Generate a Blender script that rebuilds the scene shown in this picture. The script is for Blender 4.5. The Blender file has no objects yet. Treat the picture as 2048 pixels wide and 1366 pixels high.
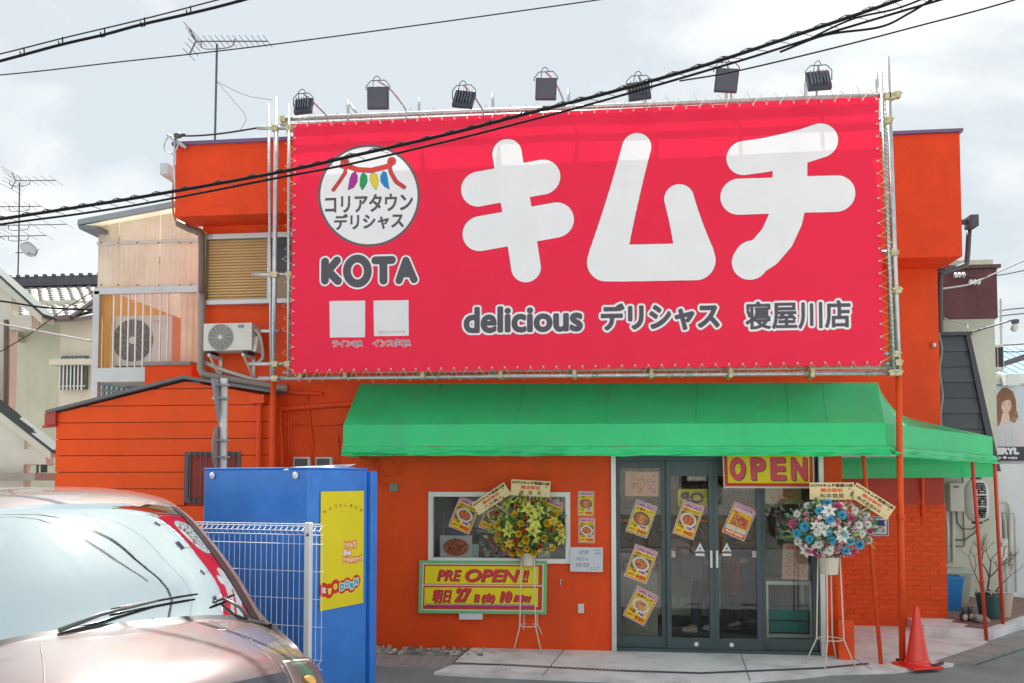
import bpy, bmesh, math, random
import numpy as np
from math import sin, cos, pi, radians, sqrt, atan2, hypot, tan
from mathutils import Vector, Matrix, noise as mnoise

random.seed(7)
S = bpy.context.scene
COL = S.collection

# ------------------------------------------------------------------ camera, sky, sun, exposure
FPX, PPX, PPY = 1700.0, 1024.0, 885.0
CAM = Vector((0.0, -9.6, 1.9))
RC = Matrix.Rotation(radians(6.3), 3, 'Z') @ Matrix.Rotation(radians(92.5), 3, 'X')
cd = bpy.data.cameras.new('camera')
cam = bpy.data.objects.new('camera', cd); COL.objects.link(cam)
cam.location = CAM; cam.rotation_euler = (radians(92.5), 0, radians(6.3))
cd.sensor_width = 36; cd.lens = 36 * FPX / 2048
cd.shift_x = 0; cd.shift_y = (PPY - 683) / 2048
cd.clip_start = 0.05; cd.clip_end = 3000
S.camera = cam

SUN_EL, SUN_AZ = radians(64), radians(-20)      # azimuth measured from +Y towards +X: the sun stands behind the shop
sd = Vector((sin(SUN_AZ) * cos(SUN_EL), cos(SUN_AZ) * cos(SUN_EL), sin(SUN_EL)))
sl = bpy.data.lights.new('sun', 'SUN'); sl.energy = 4.8; sl.angle = radians(0.6); sl.color = (1, .95, .87)
so = bpy.data.objects.new('sun', sl); COL.objects.link(so)
so.rotation_euler = sd.to_track_quat('Z', 'Y').to_euler(); so.location = (0, 0, 30)

W = bpy.data.worlds.new('World'); S.world = W; W.use_nodes = True
wn, wl = W.node_tree.nodes, W.node_tree.links
wn.clear()
wo = wn.new('ShaderNodeOutputWorld'); bg = wn.new('ShaderNodeBackground')
sky = wn.new('ShaderNodeTexSky'); sky.sky_type = 'NISHITA'; sky.sun_disc = False
sky.sun_elevation = SUN_EL; sky.sun_rotation = SUN_AZ
sky.air_density = 1.0; sky.dust_density = 2.0; sky.ozone_density = 1.5
bg.inputs['Strength'].default_value = 0.053
# thin high cloud: a bright veil mixed over the blue by direction
tc = wn.new('ShaderNodeTexCoord'); mp = wn.new('ShaderNodeMapping')
mp.inputs['Scale'].default_value = (1.0, 1.0, 2.4); mp.inputs['Rotation'].default_value = (0.3, -0.55, 0.2)
mp.inputs['Location'].default_value = (0.35, 0.1, 0.2)
n1 = wn.new('ShaderNodeTexNoise'); n1.inputs['Scale'].default_value = 2.1; n1.inputs['Detail'].default_value = 9
n1.inputs['Roughness'].default_value = .55; n1.inputs['Distortion'].default_value = .35
cr = wn.new('ShaderNodeValToRGB')
cr.color_ramp.elements[0].position = .46; cr.color_ramp.elements[0].color = (.10, .10, .10, 1)
cr.color_ramp.elements[1].position = .66; cr.color_ramp.elements[1].color = (1, 1, 1, 1)
veil = wn.new('ShaderNodeMix'); veil.data_type = 'RGBA'
veil.inputs[0].default_value = .80
veil.inputs['B'].default_value = (4.7, 5.12, 5.2, 1)      # pale haze over the whole sky, same units as the sky texture
mixc = wn.new('ShaderNodeMix'); mixc.data_type = 'RGBA'
mixc.inputs['B'].default_value = (7.6, 7.7, 7.5, 1)
wl.new(tc.outputs['Generated'], mp.inputs['Vector']); wl.new(mp.outputs[0], n1.inputs['Vector'])
wl.new(n1.outputs['Fac'], cr.inputs['Fac'])
wl.new(sky.outputs[0], veil.inputs['A'])
wl.new(veil.outputs['Result'], mixc.inputs['A']); wl.new(cr.outputs['Color'], mixc.inputs[0])
wl.new(mixc.outputs['Result'], bg.inputs['Color']); wl.new(bg.outputs[0], wo.inputs['Surface'])

S.view_settings.view_transform = 'Standard'
S.view_settings.look = 'None'
S.view_settings.gamma = 1.0
S.view_settings.exposure = 1.55
S.view_settings.use_curve_mapping = False
S.render.engine = 'CYCLES'
S.cycles.max_bounces = 8; S.cycles.transparent_max_bounces = 12
S.cycles.caustics_reflective = False; S.cycles.caustics_refractive = False
S.cycles.use_denoising = True

# ------------------------------------------------------------------ measuring helpers (photo pixel -> place in the street)
def ray(px, py): return RC @ Vector(((px - PPX) / FPX, -(py - PPY) / FPX, -1.0))
def at(px, py, Y=0.0):
    d = ray(px, py); return CAM + d * ((Y - CAM.y) / d.y)
def dep(px, py, d): return CAM + ray(px, py) * d
def gnd(px, py, z=0.0):
    d = ray(px, py); return CAM + d * ((z - CAM.z) / d.z)

# ------------------------------------------------------------------ materials
MATS = {}
def nodes_of(m):
    m.use_nodes = True
    return m.node_tree.nodes, m.node_tree.links
def pbr(name, col, rough=.6, metal=0., var=.12, vs=2.5, bump=0., bs=60., coat=0., spec=.5, rnd=0., stain=0., sc=(1, 1, 1), trans=0., spot=None):
    if name in MATS: return MATS[name]
    m = bpy.data.materials.new(name); N, L = nodes_of(m); b = N['Principled BSDF']
    b.inputs['Roughness'].default_value = rough; b.inputs['Metallic'].default_value = metal
    b.inputs['Coat Weight'].default_value = coat; b.inputs['Coat Roughness'].default_value = .05
    b.inputs['Specular IOR Level'].default_value = spec if not name.startswith('orange') else .22
    t = N.new('ShaderNodeTexCoord'); mpn = N.new('ShaderNodeMapping'); mpn.inputs['Scale'].default_value = sc
    L.new(t.outputs['Object'], mpn.inputs['Vector'])
    v = N.new('ShaderNodeTexNoise'); v.inputs['Scale'].default_value = vs; v.inputs['Detail'].default_value = 7; v.inputs['Roughness'].default_value = .6
    L.new(mpn.outputs[0], v.inputs['Vector'])
    mr = N.new('ShaderNodeMapRange'); mr.inputs['From Min'].default_value = .3; mr.inputs['From Max'].default_value = .7
    mr.inputs['To Min'].default_value = 1 - var; mr.inputs['To Max'].default_value = 1 + var
    L.new(v.outputs['Fac'], mr.inputs['Value'])
    hs = N.new('ShaderNodeHueSaturation'); hs.inputs['Color'].default_value = (*col, 1)
    last = mr.outputs[0]
    if rnd:
        oi = N.new('ShaderNodeObjectInfo'); r2 = N.new('ShaderNodeMapRange')
        r2.inputs['To Min'].default_value = 1 - rnd; r2.inputs['To Max'].default_value = 1 + rnd
        L.new(oi.outputs['Random'], r2.inputs['Value'])
        mu = N.new('ShaderNodeMath'); mu.operation = 'MULTIPLY'; L.new(last, mu.inputs[0]); L.new(r2.outputs[0], mu.inputs[1]); last = mu.outputs[0]
    L.new(last, hs.inputs['Value'])
    out = hs.outputs[0]
    if stain:
        w = N.new('ShaderNodeTexNoise'); w.inputs['Scale'].default_value = 1.3; w.inputs['Detail'].default_value = 8
        mp2 = N.new('ShaderNodeMapping'); mp2.inputs['Scale'].default_value = (2.2, 2.2, .5); mp2.inputs['Location'].default_value = (5, 3, 1)
        L.new(t.outputs['Object'], mp2.inputs['Vector']); L.new(mp2.outputs[0], w.inputs['Vector'])
        c2 = N.new('ShaderNodeValToRGB'); c2.color_ramp.elements[0].position = .5; c2.color_ramp.elements[1].position = .72
        c2.color_ramp.elements[0].color = (0, 0, 0, 1); c2.color_ramp.elements[1].color = (stain,) * 3 + (1,)
        L.new(w.outputs['Fac'], c2.inputs['Fac'])
        mx = N.new('ShaderNodeMix'); mx.data_type = 'RGBA'; L.new(c2.outputs['Color'], mx.inputs[0]); L.new(out, mx.inputs['A'])
        mx.inputs['B'].default_value = (*(spot or tuple(c * .55 for c in col)), 1); out = mx.outputs['Result']
    L.new(out, b.inputs['Base Color'])
    r3 = N.new('ShaderNodeMapRange'); r3.inputs['To Min'].default_value = max(.02, rough - .08); r3.inputs['To Max'].default_value = min(1, rough + .08)
    L.new(v.outputs['Fac'], r3.inputs['Value']); L.new(r3.outputs[0], b.inputs['Roughness'])
    if bump:
        bn = N.new('ShaderNodeTexNoise'); bn.inputs['Scale'].default_value = bs; bn.inputs['Detail'].default_value = 4
        L.new(mpn.outputs[0], bn.inputs['Vector'])
        bp = N.new('ShaderNodeBump'); bp.inputs['Strength'].default_value = bump; bp.inputs['Distance'].default_value = .01
        L.new(bn.outputs['Fac'], bp.inputs['Height']); L.new(bp.outputs[0], b.inputs['Normal'])
    if trans:
        tr = N.new('ShaderNodeBsdfTranslucent'); ms = N.new('ShaderNodeMixShader'); ms.inputs[0].default_value = trans
        L.new(out, tr.inputs['Color']); L.new(b.outputs[0], ms.inputs[1]); L.new(tr.outputs[0], ms.inputs[2])
        L.new(ms.outputs[0], N['Material Output'].inputs['Surface'])
    MATS[name] = m
    return m
def flat(name, col, rough=.6, **k): return pbr(name, col, rough, var=.04, **k)
def glass(name, tint=(1, 1, 1), ior=1.5, rough=.0, refl=0., gtint=(1, 1, 1)):
    m = bpy.data.materials.new(name); N, L = nodes_of(m); N.remove(N['Principled BSDF'])
    tr = N.new('ShaderNodeBsdfTransparent'); tr.inputs['Color'].default_value = (*tint, 1)
    gl = N.new('ShaderNodeBsdfGlossy'); gl.inputs['Roughness'].default_value = rough; gl.inputs['Color'].default_value = (*gtint, 1)
    fr = N.new('ShaderNodeFresnel'); fr.inputs['IOR'].default_value = ior
    ad = N.new('ShaderNodeMath'); ad.operation = 'ADD'; ad.inputs[1].default_value = refl; ad.use_clamp = True
    ms = N.new('ShaderNodeMixShader')
    L.new(fr.outputs[0], ad.inputs[0]); L.new(ad.outputs[0], ms.inputs[0]); L.new(tr.outputs[0], ms.inputs[1]); L.new(gl.outputs[0], ms.inputs[2])
    L.new(ms.outputs[0], N['Material Output'].inputs['Surface'])
    return m

# ------------------------------------------------------------------ mesh helpers
ORG = {}
def root_of(o):
    while o.parent: o = o.parent
    return o
def setp(o, label=None, cat=None, group=None, kind=None):
    if label: o['label'] = label
    if cat: o['category'] = cat
    if group: o['group'] = group
    if kind: o['kind'] = kind
    return o
def thing(name, label, cat, loc=(0, 0, 0), group=None):
    o = bpy.data.objects.new(name, None); COL.objects.link(o); o.location = loc
    o.empty_display_size = .1
    ORG[o.name] = Vector(loc)
    return setp(o, label, cat, group)
class MB:
    def __init__(s): s.v = []; s.f = []; s.mi = []; s.uv = {}; s.cur = 0
    def m(s, i): s.cur = i; return s
    def face(s, idx): s.f.append(tuple(idx)); s.mi.append(s.cur)
    def poly(s, pts):
        n = len(s.v); s.v += [tuple(p) for p in pts]; s.face(range(n, n + len(pts))); return s
    def quad(s, a, b, c, d): return s.poly([a, b, c, d])
    def box(s, x0, x1, y0, y1, z0, z1, M=None):
        n = len(s.v)
        P = [(x, y, z) for z in (z0, z1) for y in (y0, y1) for x in (x0, x1)]
        if M: P = [tuple(M @ Vector(p)) for p in P]
        s.v += P
        for q in ((0, 2, 3, 1), (4, 5, 7, 6), (0, 1, 5, 4), (2, 6, 7, 3), (0, 4, 6, 2), (1, 3, 7, 5)): s.face([n + i for i in q])
        return s
    def prism(s, pts, d):
        """closed outline pts (3-D, planar) extruded by vector d"""
        n = len(s.v); k = len(pts); d = Vector(d)
        s.v += [tuple(p) for p in pts] + [tuple(Vector(p) + d) for p in pts]
        s.face(range(n, n + k)); s.face(range(n + 2 * k - 1, n + k - 1, -1))
        for i in range(k): j = (i + 1) % k; s.face((n + j, n + i, n + k + i, n + k + j))
        return s
    def tube(s, pts, r, n=8, cap=True, closed=False):
        pts = [Vector(p) for p in pts]; rs = r if isinstance(r, (list, tuple)) else [r] * len(pts)
        rings = []; up = None; k = len(pts)
        for i, p in enumerate(pts):
            a = pts[(i - 1) % k] if (i > 0 or closed) else p; b = pts[(i + 1) % k] if (i < k - 1 or closed) else p
            t = (b - a)
            if t.length < 1e-9: t = Vector((0, 0, 1))
            t.normalize()
            if up is None: up = Vector((0, 0, 1)) if abs(t.z) < .9 else Vector((1, 0, 0))
            x = t.cross(up)
            if x.length < 1e-6: x = t.cross(Vector((1, 0, .1)))
            x.normalize(); y = t.cross(x).normalized(); up = -y
            st = len(s.v)
            for j in range(n):
                an = 2 * pi * j / n; s.v.append(tuple(p + (x * cos(an) + y * sin(an)) * rs[i]))
            rings.append(st)
        for i in range(k - (0 if closed else 1)):
            A, B_ = rings[i], rings[(i + 1) % k]
            for j in range(n): q = (j + 1) % n; s.face((A + j, A + q, B_ + q, B_ + j))
        if cap and not closed:
            s.face([rings[0] + j for j in range(n - 1, -1, -1)]); s.face([rings[-1] + j for j in range(n)])
        return s
    def lathe(s, prof, c=(0, 0, 0), n=16, M=None):
        """prof: list of (r, z)"""
        st = len(s.v); c = Vector(c)
        for (r, z) in prof:
            for j in range(n):
                p = Vector((r * cos(2 * pi * j / n), r * sin(2 * pi * j / n), z))
                if M: p = M @ p
                s.v.append(tuple(c + p))
        for i in range(len(prof) - 1):
            for j in range(n):
                q = (j + 1) % n; s.face((st + i * n + j, st + i * n + q, st + (i + 1) * n + q, st + (i + 1) * n + j))
        s.face([st + j for j in range(n - 1, -1, -1)]); s.face([st + (len(prof) - 1) * n + j for j in range(n)])
        return s
    def ball(s, c, r, n=10, m=6, sz=1., sx=1., sy=1.):
        prof = [(r * sin(pi * (i + .001) / m) + 1e-4, -r * sz * cos(pi * i / m)) for i in range(m + 1)]
        st = len(s.v); s.lathe(prof, c, n)
        if sx != 1 or sy != 1:
            for i in range(st, len(s.v)):
                p = s.v[i]; s.v[i] = (c[0] + (p[0] - c[0]) * sx, c[1] + (p[1] - c[1]) * sy, p[2])
        return s
    def grid(s, rows):
        st = len(s.v); R_, C_ = len(rows), len(rows[0])
        for r in rows: s.v += [tuple(p) for p in r]
        for i in range(R_ - 1):
            for j in range(C_ - 1):
                a = st + i * C_ + j; s.face((a, a + 1, a + C_ + 1, a + C_))
        return s
    def build(s, name, mat, parent=None, bev=0, smooth=False, solid=0, label=None, kind=None, uvf=None, wn_=False):
        me = bpy.data.meshes.new(name)
        o0 = ORG.get(root_of(parent).name, Vector()) if parent else Vector()
        me.from_pydata([(p[0] - o0.x, p[1] - o0.y, p[2] - o0.z) for p in s.v], [], s.f)
        mats = mat if isinstance(mat, (list, tuple)) else [mat]
        for q in mats: me.materials.append(q)
        if len(mats) > 1: me.polygons.foreach_set('material_index', s.mi)
        if smooth: me.polygons.foreach_set('use_smooth', [True] * len(s.f))
        if uvf:
            ul = me.uv_layers.new(name='UVMap')
            for lp in me.loops: ul.data[lp.index].uv = uvf(Vector(s.v[lp.vertex_index]))
        o = bpy.data.objects.new(name, me); COL.objects.link(o)
        if parent: o.parent = parent
        if solid:
            md = o.modifiers.new('solid', 'SOLIDIFY'); md.thickness = solid; md.offset = 0
        if bev:
            md = o.modifiers.new('bevel', 'BEVEL'); md.width = bev; md.segments = 2; md.limit_method = 'ANGLE'
        if smooth == 'auto': pass
        return setp(o, label, None, None, kind)
def fixn(o):
    bm = bmesh.new(); bm.from_mesh(o.data); bmesh.ops.recalc_face_normals(bm, faces=bm.faces); bm.to_mesh(o.data); bm.free(); return o
def inst(o, parent, loc=None, rot=None, scale=None, name=None):
    c = o.copy(); COL.objects.link(c); c.parent = parent
    if loc is not None: c.location = loc
    if rot is not None: c.rotation_euler = rot
    if scale is not None: c.scale = scale if isinstance(scale, (tuple, list)) else (scale,) * 3
    return c
def copytree(o, parent=None):
    c = o.copy(); COL.objects.link(c); c.parent = parent
    for ch in list(o.children): copytree(ch, c)
    return c
def arc(c, r, a0, a1, n, ax='xz'):
    out = []
    for i in range(n + 1):
        a = radians(a0 + (a1 - a0) * i / n); u, w = r * cos(a), r * sin(a)
        out.append(Vector((c[0] + u, c[1], c[2] + w)) if ax == 'xz' else Vector((c[0] + u, c[1] + w, c[2])))
    return out
def catmull(P, n):
    P = [Vector(p) for p in P]; out = []
    for i in range(len(P) - 1):
        p0 = P[i - 1] if i else P[0] * 2 - P[1]; p1, p2 = P[i], P[i + 1]; p3 = P[i + 2] if i + 2 < len(P) else P[-1] * 2 - P[-2]
        for k in range(n):
            t = k / n; out.append(.5 * ((2 * p1) + (p2 - p0) * t + (2 * p0 - 5 * p1 + 4 * p2 - p3) * t * t + (3 * p1 - p0 - 3 * p2 + p3) * t ** 3))
    out.append(P[-1]); return out

# ------------------------------------------------------------------ print: a small painter for lettering and posters
_txc = {}
def text_tris(s_, skew=0.):
    k = (s_, skew)
    if k in _txc: return _txc[k]
    cu = bpy.data.curves.new('t', 'FONT'); cu.body = s_; cu.resolution_u = 4; cu.shear = skew
    ob = bpy.data.objects.new('t', cu); COL.objects.link(ob)
    dg = bpy.context.evaluated_depsgraph_get(); me = ob.evaluated_get(dg).to_mesh(); me.calc_loop_triangles()
    v = np.empty(len(me.vertices) * 3); me.vertices.foreach_get('co', v); v = v.reshape(-1, 3)[:, :2]
    t = np.empty(len(me.loop_triangles) * 3, dtype=np.int32); me.loop_triangles.foreach_get('vertices', t)
    tri = v[t.reshape(-1, 3)].copy()
    ob.evaluated_get(dg).to_mesh_clear(); bpy.data.objects.remove(ob); bpy.data.curves.remove(cu)
    _txc[k] = tri; return tri
def dilate(mk, r):
    r = float(r)
    if r < .5: return mk
    out = np.zeros_like(mk); H, W_ = mk.shape; R = int(r)
    for dy in range(-R, R + 1):
        w = int(sqrt(max(0, r * r - dy * dy)))
        y0, y1 = max(0, dy), min(H, H + dy)
        src = mk[y0 - dy:y1 - dy]
        if not src.size: continue
        cs = np.cumsum(np.pad(src.astype(np.int32), ((0, 0), (w + 1, w))), axis=1)
        run = (cs[:, 2 * w + 1:] - cs[:, :cs.shape[1] - 2 * w - 1]) > 0
        out[y0:y1] |= run
    return out
class Pic:
    """picture painted in code; coordinates in its own units, supersampled"""
    def __init__(s, w, h, bg_, res=1., ss=2, mp=None):
        s.k = res * ss; s.ss = ss; s.W = int(round(w * s.k / ss)) * ss; s.H = int(round(h * s.k / ss)) * ss
        s.mp = mp or (lambda x, y: (x, y))
        s.a = np.empty((s.H, s.W, 3), np.float32); s.a[:] = bg_
    def P(s, x, y): x, y = s.mp(x, y); return x * s.k, y * s.k
    def put(s, mk, c, x0=0, y0=0):
        sub = s.a[y0:y0 + mk.shape[0], x0:x0 + mk.shape[1]]
        sub[mk] = c if not callable(c) else c(sub[mk])
    def win(s, X, Y, pad=2):
        x0 = max(0, int(min(X) - pad)); x1 = min(s.W, int(max(X) + pad) + 1); y0 = max(0, int(min(Y) - pad)); y1 = min(s.H, int(max(Y) + pad) + 1)
        return x0, max(x0, x1), y0, max(y0, y1)
    def mpoly(s, pts, pad=0):
        q = [s.P(*p) for p in pts]; x0, x1, y0, y1 = s.win([a for a, b in q], [b for a, b in q], pad + 2)
        yy, xx = np.mgrid[y0:y1, x0:x1] + .5; mk = np.zeros(xx.shape, bool)
        for i in range(len(q)):
            (xa, ya), (xb, yb) = q[i], q[(i + 1) % len(q)]
            if ya == yb: continue
            c = ((ya <= yy) & (yb > yy)) | ((yb <= yy) & (ya > yy))
            mk ^= c & (xx < (xb - xa) * (yy - ya) / (yb - ya) + xa)
        return mk, x0, y0
    def poly(s, pts, c, out=None, ow=0):
        if out is not None:
            mk, x0, y0 = s.mpoly(pts, ow * s.k + 2); s.put(dilate(mk, ow * s.k), out, x0, y0)
        mk, x0, y0 = s.mpoly(pts); s.put(mk, c, x0, y0); return s
    def rect(s, x0, y0, x1, y1, c): return s.poly([(x0, y0), (x1, y0), (x1, y1), (x0, y1)], c)
    def ell(s, cx, cy, rx, ry, c, rot=0.):
        n = 40; cr_, sr = cos(rot), sin(rot)
        return s.poly([(cx + rx * cos(2 * pi * i / n) * cr_ - ry * sin(2 * pi * i / n) * sr, cy + rx * cos(2 * pi * i / n) * sr + ry * sin(2 * pi * i / n) * cr_) for i in range(n)], c)
    def strokes(s, lines, r, c, grow=0.):
        for ln in lines:
            rr = r
            if isinstance(ln, tuple): ln, rr = ln
            q = [s.P(*p) for p in ln]; R = (rr + grow) * s.k
            x0, x1, y0, y1 = s.win([a for a, b in q], [b for a, b in q], R + 2)
            if x1 <= x0 or y1 <= y0: continue
            yy, xx = np.mgrid[y0:y1, x0:x1] + .5; mk = np.zeros(xx.shape, bool)
            for i in range(max(1, len(q) - 1)):
                (xa, ya), (xb, yb) = q[i], q[min(i + 1, len(q) - 1)]
                dx, dy = xb - xa, yb - ya; L2 = dx * dx + dy * dy or 1e-9
                t = np.clip(((xx - xa) * dx + (yy - ya) * dy) / L2, 0, 1)
                mk |= (xx - xa - t * dx) ** 2 + (yy - ya - t * dy) ** 2 <= R * R
            s.put(mk, c, x0, y0)
        return s
    def text(s, st, x0, y0, x1, y1, c, grow=0., outs=(), skew=0., rot=0.):
        """outs: list of (extra grow, colour) drawn widest first"""
        tri = text_tris(st, skew)
        if not len(tri): return s
        lo = tri.reshape(-1, 2).min(0); hi = tri.reshape(-1, 2).max(0)
        g = grow; cxm, cym = (x0 + x1) / 2, (y0 + y1) / 2; cr_, sr = cos(rot), sin(rot)
        def tf(p):
            u = (p[..., 0] - lo[0]) / (hi[0] - lo[0]); w = (p[..., 1] - lo[1]) / (hi[1] - lo[1])
            X = x0 + g + u * (x1 - x0 - 2 * g); Y = y1 - g - w * (y1 - y0 - 2 * g)
            X2 = cxm + (X - cxm) * cr_ - (Y - cym) * sr; Y2 = cym + (X - cxm) * sr + (Y - cym) * cr_
            return X2, Y2
        X, Y = tf(tri); q = np.array([[s.P(X[i, j], Y[i, j]) for j in range(3)] for i in range(len(tri))])
        mg = max([g] + [g + e for e, _ in outs]) * s.k + 3
        wx0, wx1, wy0, wy1 = s.win(q[..., 0].ravel(), q[..., 1].ravel(), mg)
        if wx1 <= wx0 or wy1 <= wy0: return s
        mk = np.zeros((wy1 - wy0, wx1 - wx0), bool)
        for t in q:
            ax0 = max(wx0, int(t[:, 0].min()) - 1); ax1 = min(wx1, int(t[:, 0].max()) + 2); ay0 = max(wy0, int(t[:, 1].min()) - 1); ay1 = min(wy1, int(t[:, 1].max()) + 2)
            if ax1 <= ax0 or ay1 <= ay0: continue
            xx = np.arange(ax0, ax1)[None, :] + .5; yy = np.arange(ay0, ay1)[:, None] + .5
            e = [(t[(i + 1) % 3, 0] - t[i, 0]) * (yy - t[i, 1]) - (t[(i + 1) % 3, 1] - t[i, 1]) * (xx - t[i, 0]) for i in range(3)]
            ins = ((e[0] >= 0) & (e[1] >= 0) & (e[2] >= 0)) | ((e[0] <= 0) & (e[1] <= 0) & (e[2] <= 0))
            mk[ay0 - wy0:ay1 - wy0, ax0 - wx0:ax1 - wx0] |= ins
        for e, oc in outs: s.put(dilate(mk, (g + e) * s.k), oc, wx0, wy0)
        s.put(dilate(mk, g * s.k), c, wx0, wy0); return s
    def vtext(s, st, cx, y0, y1, size, c, grow=0., outs=()):
        n = len(st); h = (y1 - y0) / n
        for i, ch in enumerate(st): s.text(ch, cx - size / 2, y0 + i * h + (h - size) / 2, cx + size / 2, y0 + i * h + (h + size) / 2, c, grow, outs)
        return s
    def food(s, cx, cy, rx, ry, seed=0, rot=0., base=(.55, .09, .04)):
        rg = random.Random(seed)
        s.ell(cx, cy, rx, ry, base, rot)
        for i in range(46):
            a = rg.uniform(0, 2 * pi); q = sqrt(rg.random()) * .88
            ux, uy = rx * q * cos(a), ry * q * sin(a)
            x = cx + ux * cos(rot) - uy * sin(rot); y = cy + ux * sin(rot) + uy * cos(rot)
            c = rg.choice([(.62, .12, .05), (.45, .05, .03), (.75, .22, .08), (.70, .33, .12), (.32, .04, .02), (.55, .35, .12), (.3, .3, .08)])
            s.ell(x, y, rx * rg.uniform(.07, .2), ry * rg.uniform(.06, .15), c, rg.uniform(0, pi))
        return s
    def image(s, name):
        H, W_, k = s.H // s.ss, s.W // s.ss, s.ss
        a = s.a[:H * k, :W_ * k].reshape(H, k, W_, k, 3).mean((1, 3))
        im = bpy.data.images.new(name, W_, H, alpha=False, float_buffer=True); im.colorspace_settings.name = 'Linear Rec.709'
        b = np.ones((H, W_, 4), np.float32); b[..., :3] = a[::-1]
        im.pixels.foreach_set(b.ravel()); im.update(); im.pack() if False else None
        return im
def printmat(name, pic, rough=.55, trans=0., bump=.0, coat=0.):
    m = bpy.data.materials.new(name); N, L = nodes_of(m); b = N['Principled BSDF']; b.inputs['Specular IOR Level'].default_value = .25
    ti = N.new('ShaderNodeTexImage'); ti.image = pic.image(name); ti.extension = 'EXTEND'
    uv = N.new('ShaderNodeUVMap'); uv.uv_map = 'UVMap'; L.new(uv.outputs[0], ti.inputs[0])
    v = N.new('ShaderNodeTexNoise'); v.inputs['Scale'].default_value = 3; v.inputs['Detail'].default_value = 6
    tcn = N.new('ShaderNodeTexCoord'); L.new(tcn.outputs['Object'], v.inputs['Vector'])
    mr = N.new('ShaderNodeMapRange'); mr.inputs['To Min'].default_value = .92; mr.inputs['To Max'].default_value = 1.06; L.new(v.outputs['Fac'], mr.inputs['Value'])
    hs = N.new('ShaderNodeHueSaturation'); L.new(ti.outputs['Color'], hs.inputs['Color']); L.new(mr.outputs[0], hs.inputs['Value'])
    L.new(hs.outputs[0], b.inputs['Base Color']); b.inputs['Roughness'].default_value = rough; b.inputs['Coat Weight'].default_value = coat
    if bump:
        bp = N.new('ShaderNodeBump'); bp.inputs['Strength'].default_value = bump; bp.inputs['Distance'].default_value = .02
        v2 = N.new('ShaderNodeTexNoise'); v2.inputs['Scale'].default_value = 2.2; v2.inputs['Detail'].default_value = 3; L.new(tcn.outputs['Object'], v2.inputs['Vector'])
        L.new(v2.outputs['Fac'], bp.inputs['Height']); L.new(bp.outputs[0], b.inputs['Normal'])
    if trans:
        tr = N.new('ShaderNodeBsdfTranslucent'); ms = N.new('ShaderNodeMixShader'); ms.inputs[0].default_value = trans
        L.new(hs.outputs[0], tr.inputs['Color']); L.new(b.outputs[0], ms.inputs[1]); L.new(tr.outputs[0], ms.inputs[2])
        L.new(ms.outputs[0], N['Material Output'].inputs['Surface'])
    return m
def card(name, tl, tr, bl, mat, parent=None, th=.003, nx=1, ny=1, wob=None):
    """a flat printed sheet of thickness th between three corners, picture mapped on its face"""
    tl, tr, bl = Vector(tl), Vector(tr), Vector(bl); U, V = tr - tl, bl - tl; n = U.cross(V).normalized()
    if n.dot(CAM - tl) < 0: n = -n
    b = MB(); rows = []
    for i in range(ny + 1):
        r = []
        for j in range(nx + 1):
            u, v = j / nx, i / ny; p = tl + U * u + V * v
            if wob: p = p + n * wob(u, v)
            r.append(p)
        rows.append(r)
    b.grid(rows)
    if not wob:
        e = -n * th; c = [tl, tr, tr + V, bl]
        b.poly([p + e for p in reversed(c)])
        for i in range(4): b.poly([c[i], c[i] + e, c[(i + 1) % 4] + e, c[(i + 1) % 4]])
    uu, vv = U.length_squared, V.length_squared
    G = Matrix(((U.dot(U), U.dot(V)), (U.dot(V), V.dot(V)))).inverted()
    def uvf(p):
        d = p - tl; q = G @ Vector((d.dot(U), d.dot(V))); return (q[0], 1 - q[1])
    return b.build(name, mat, parent, uvf=uvf, smooth=bool(wob))
# ------------------------------------------------------------------ palette
OR = pbr('orange_paint', (.78, .078, .012), .55, var=.10, vs=1.6, bump=.25, bs=45, stain=.55, spot=(.58, .065, .02))
ORS = pbr('orange_stipple', (.76, .06, .012), .6, var=.10, vs=3, bump=.9, bs=26)
ORB = pbr('orange_brick', (.76, .09, .018), .6, var=.12, vs=6, bump=.5, bs=70, rnd=.07)
ORP = pbr('orange_pipe', (.78, .085, .018), .42, var=.10, vs=5)
ORSID = pbr('orange_siding', (.78, .082, .010), .5, var=.07, vs=1.5, bump=.15, bs=70, rnd=.03, stain=.2)
DRED = pbr('dark_red_paint', (.42, .035, .018), .6, var=.1, bump=.2)
CREAM = pbr('cream_render', (.56, .57, .47), .8, var=.07, vs=2, bump=.3, bs=50, stain=.35, spot=(.42, .38, .31))
CREAM2 = pbr('pale_render', (.62, .60, .53), .8, var=.07, vs=2, bump=.3, bs=50, stain=.3, spot=(.45, .43, .38))
WHT = pbr('white_paint', (.74, .75, .74), .45, var=.06, stain=.2, spot=(.5, .49, .45))
WHM = pbr('white_metal', (.72, .73, .73), .35, var=.05)
STEEL = pbr('galvanised_steel', (.52, .54, .56), .35, .7, var=.18, vs=14)
ALU = pbr('aluminium', (.56, .58, .60), .38, .5, var=.08)
DGM = pbr('dark_green_metal', (.052, .085, .095), .42, .2, var=.10)
DK = flat('black_plastic', (.02, .021, .023), .5)
DKG = flat('dark_grey', (.075, .078, .09), .5)
GRN = pbr('green_awning', (.035, .77, .28), .38, var=.10, vs=1.3, trans=.34, bump=.15, bs=5, coat=.3, stain=.3, spot=(.10, .50, .28))
CONC = pbr('concrete', (.75, .75, .78), .85, var=.12, vs=1.5, bump=.35, bs=35, stain=.5, spot=(.33, .31, .31))
CONC2 = pbr('old_concrete', (.30, .30, .29), .9, var=.2, vs=3, bump=.6, bs=30, stain=.5)
ASPH = pbr('asphalt', (.27, .29, .30), .85, var=.18, vs=1.2, bump=.9, bs=160, stain=.45, spot=(.17, .18, .185))
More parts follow.
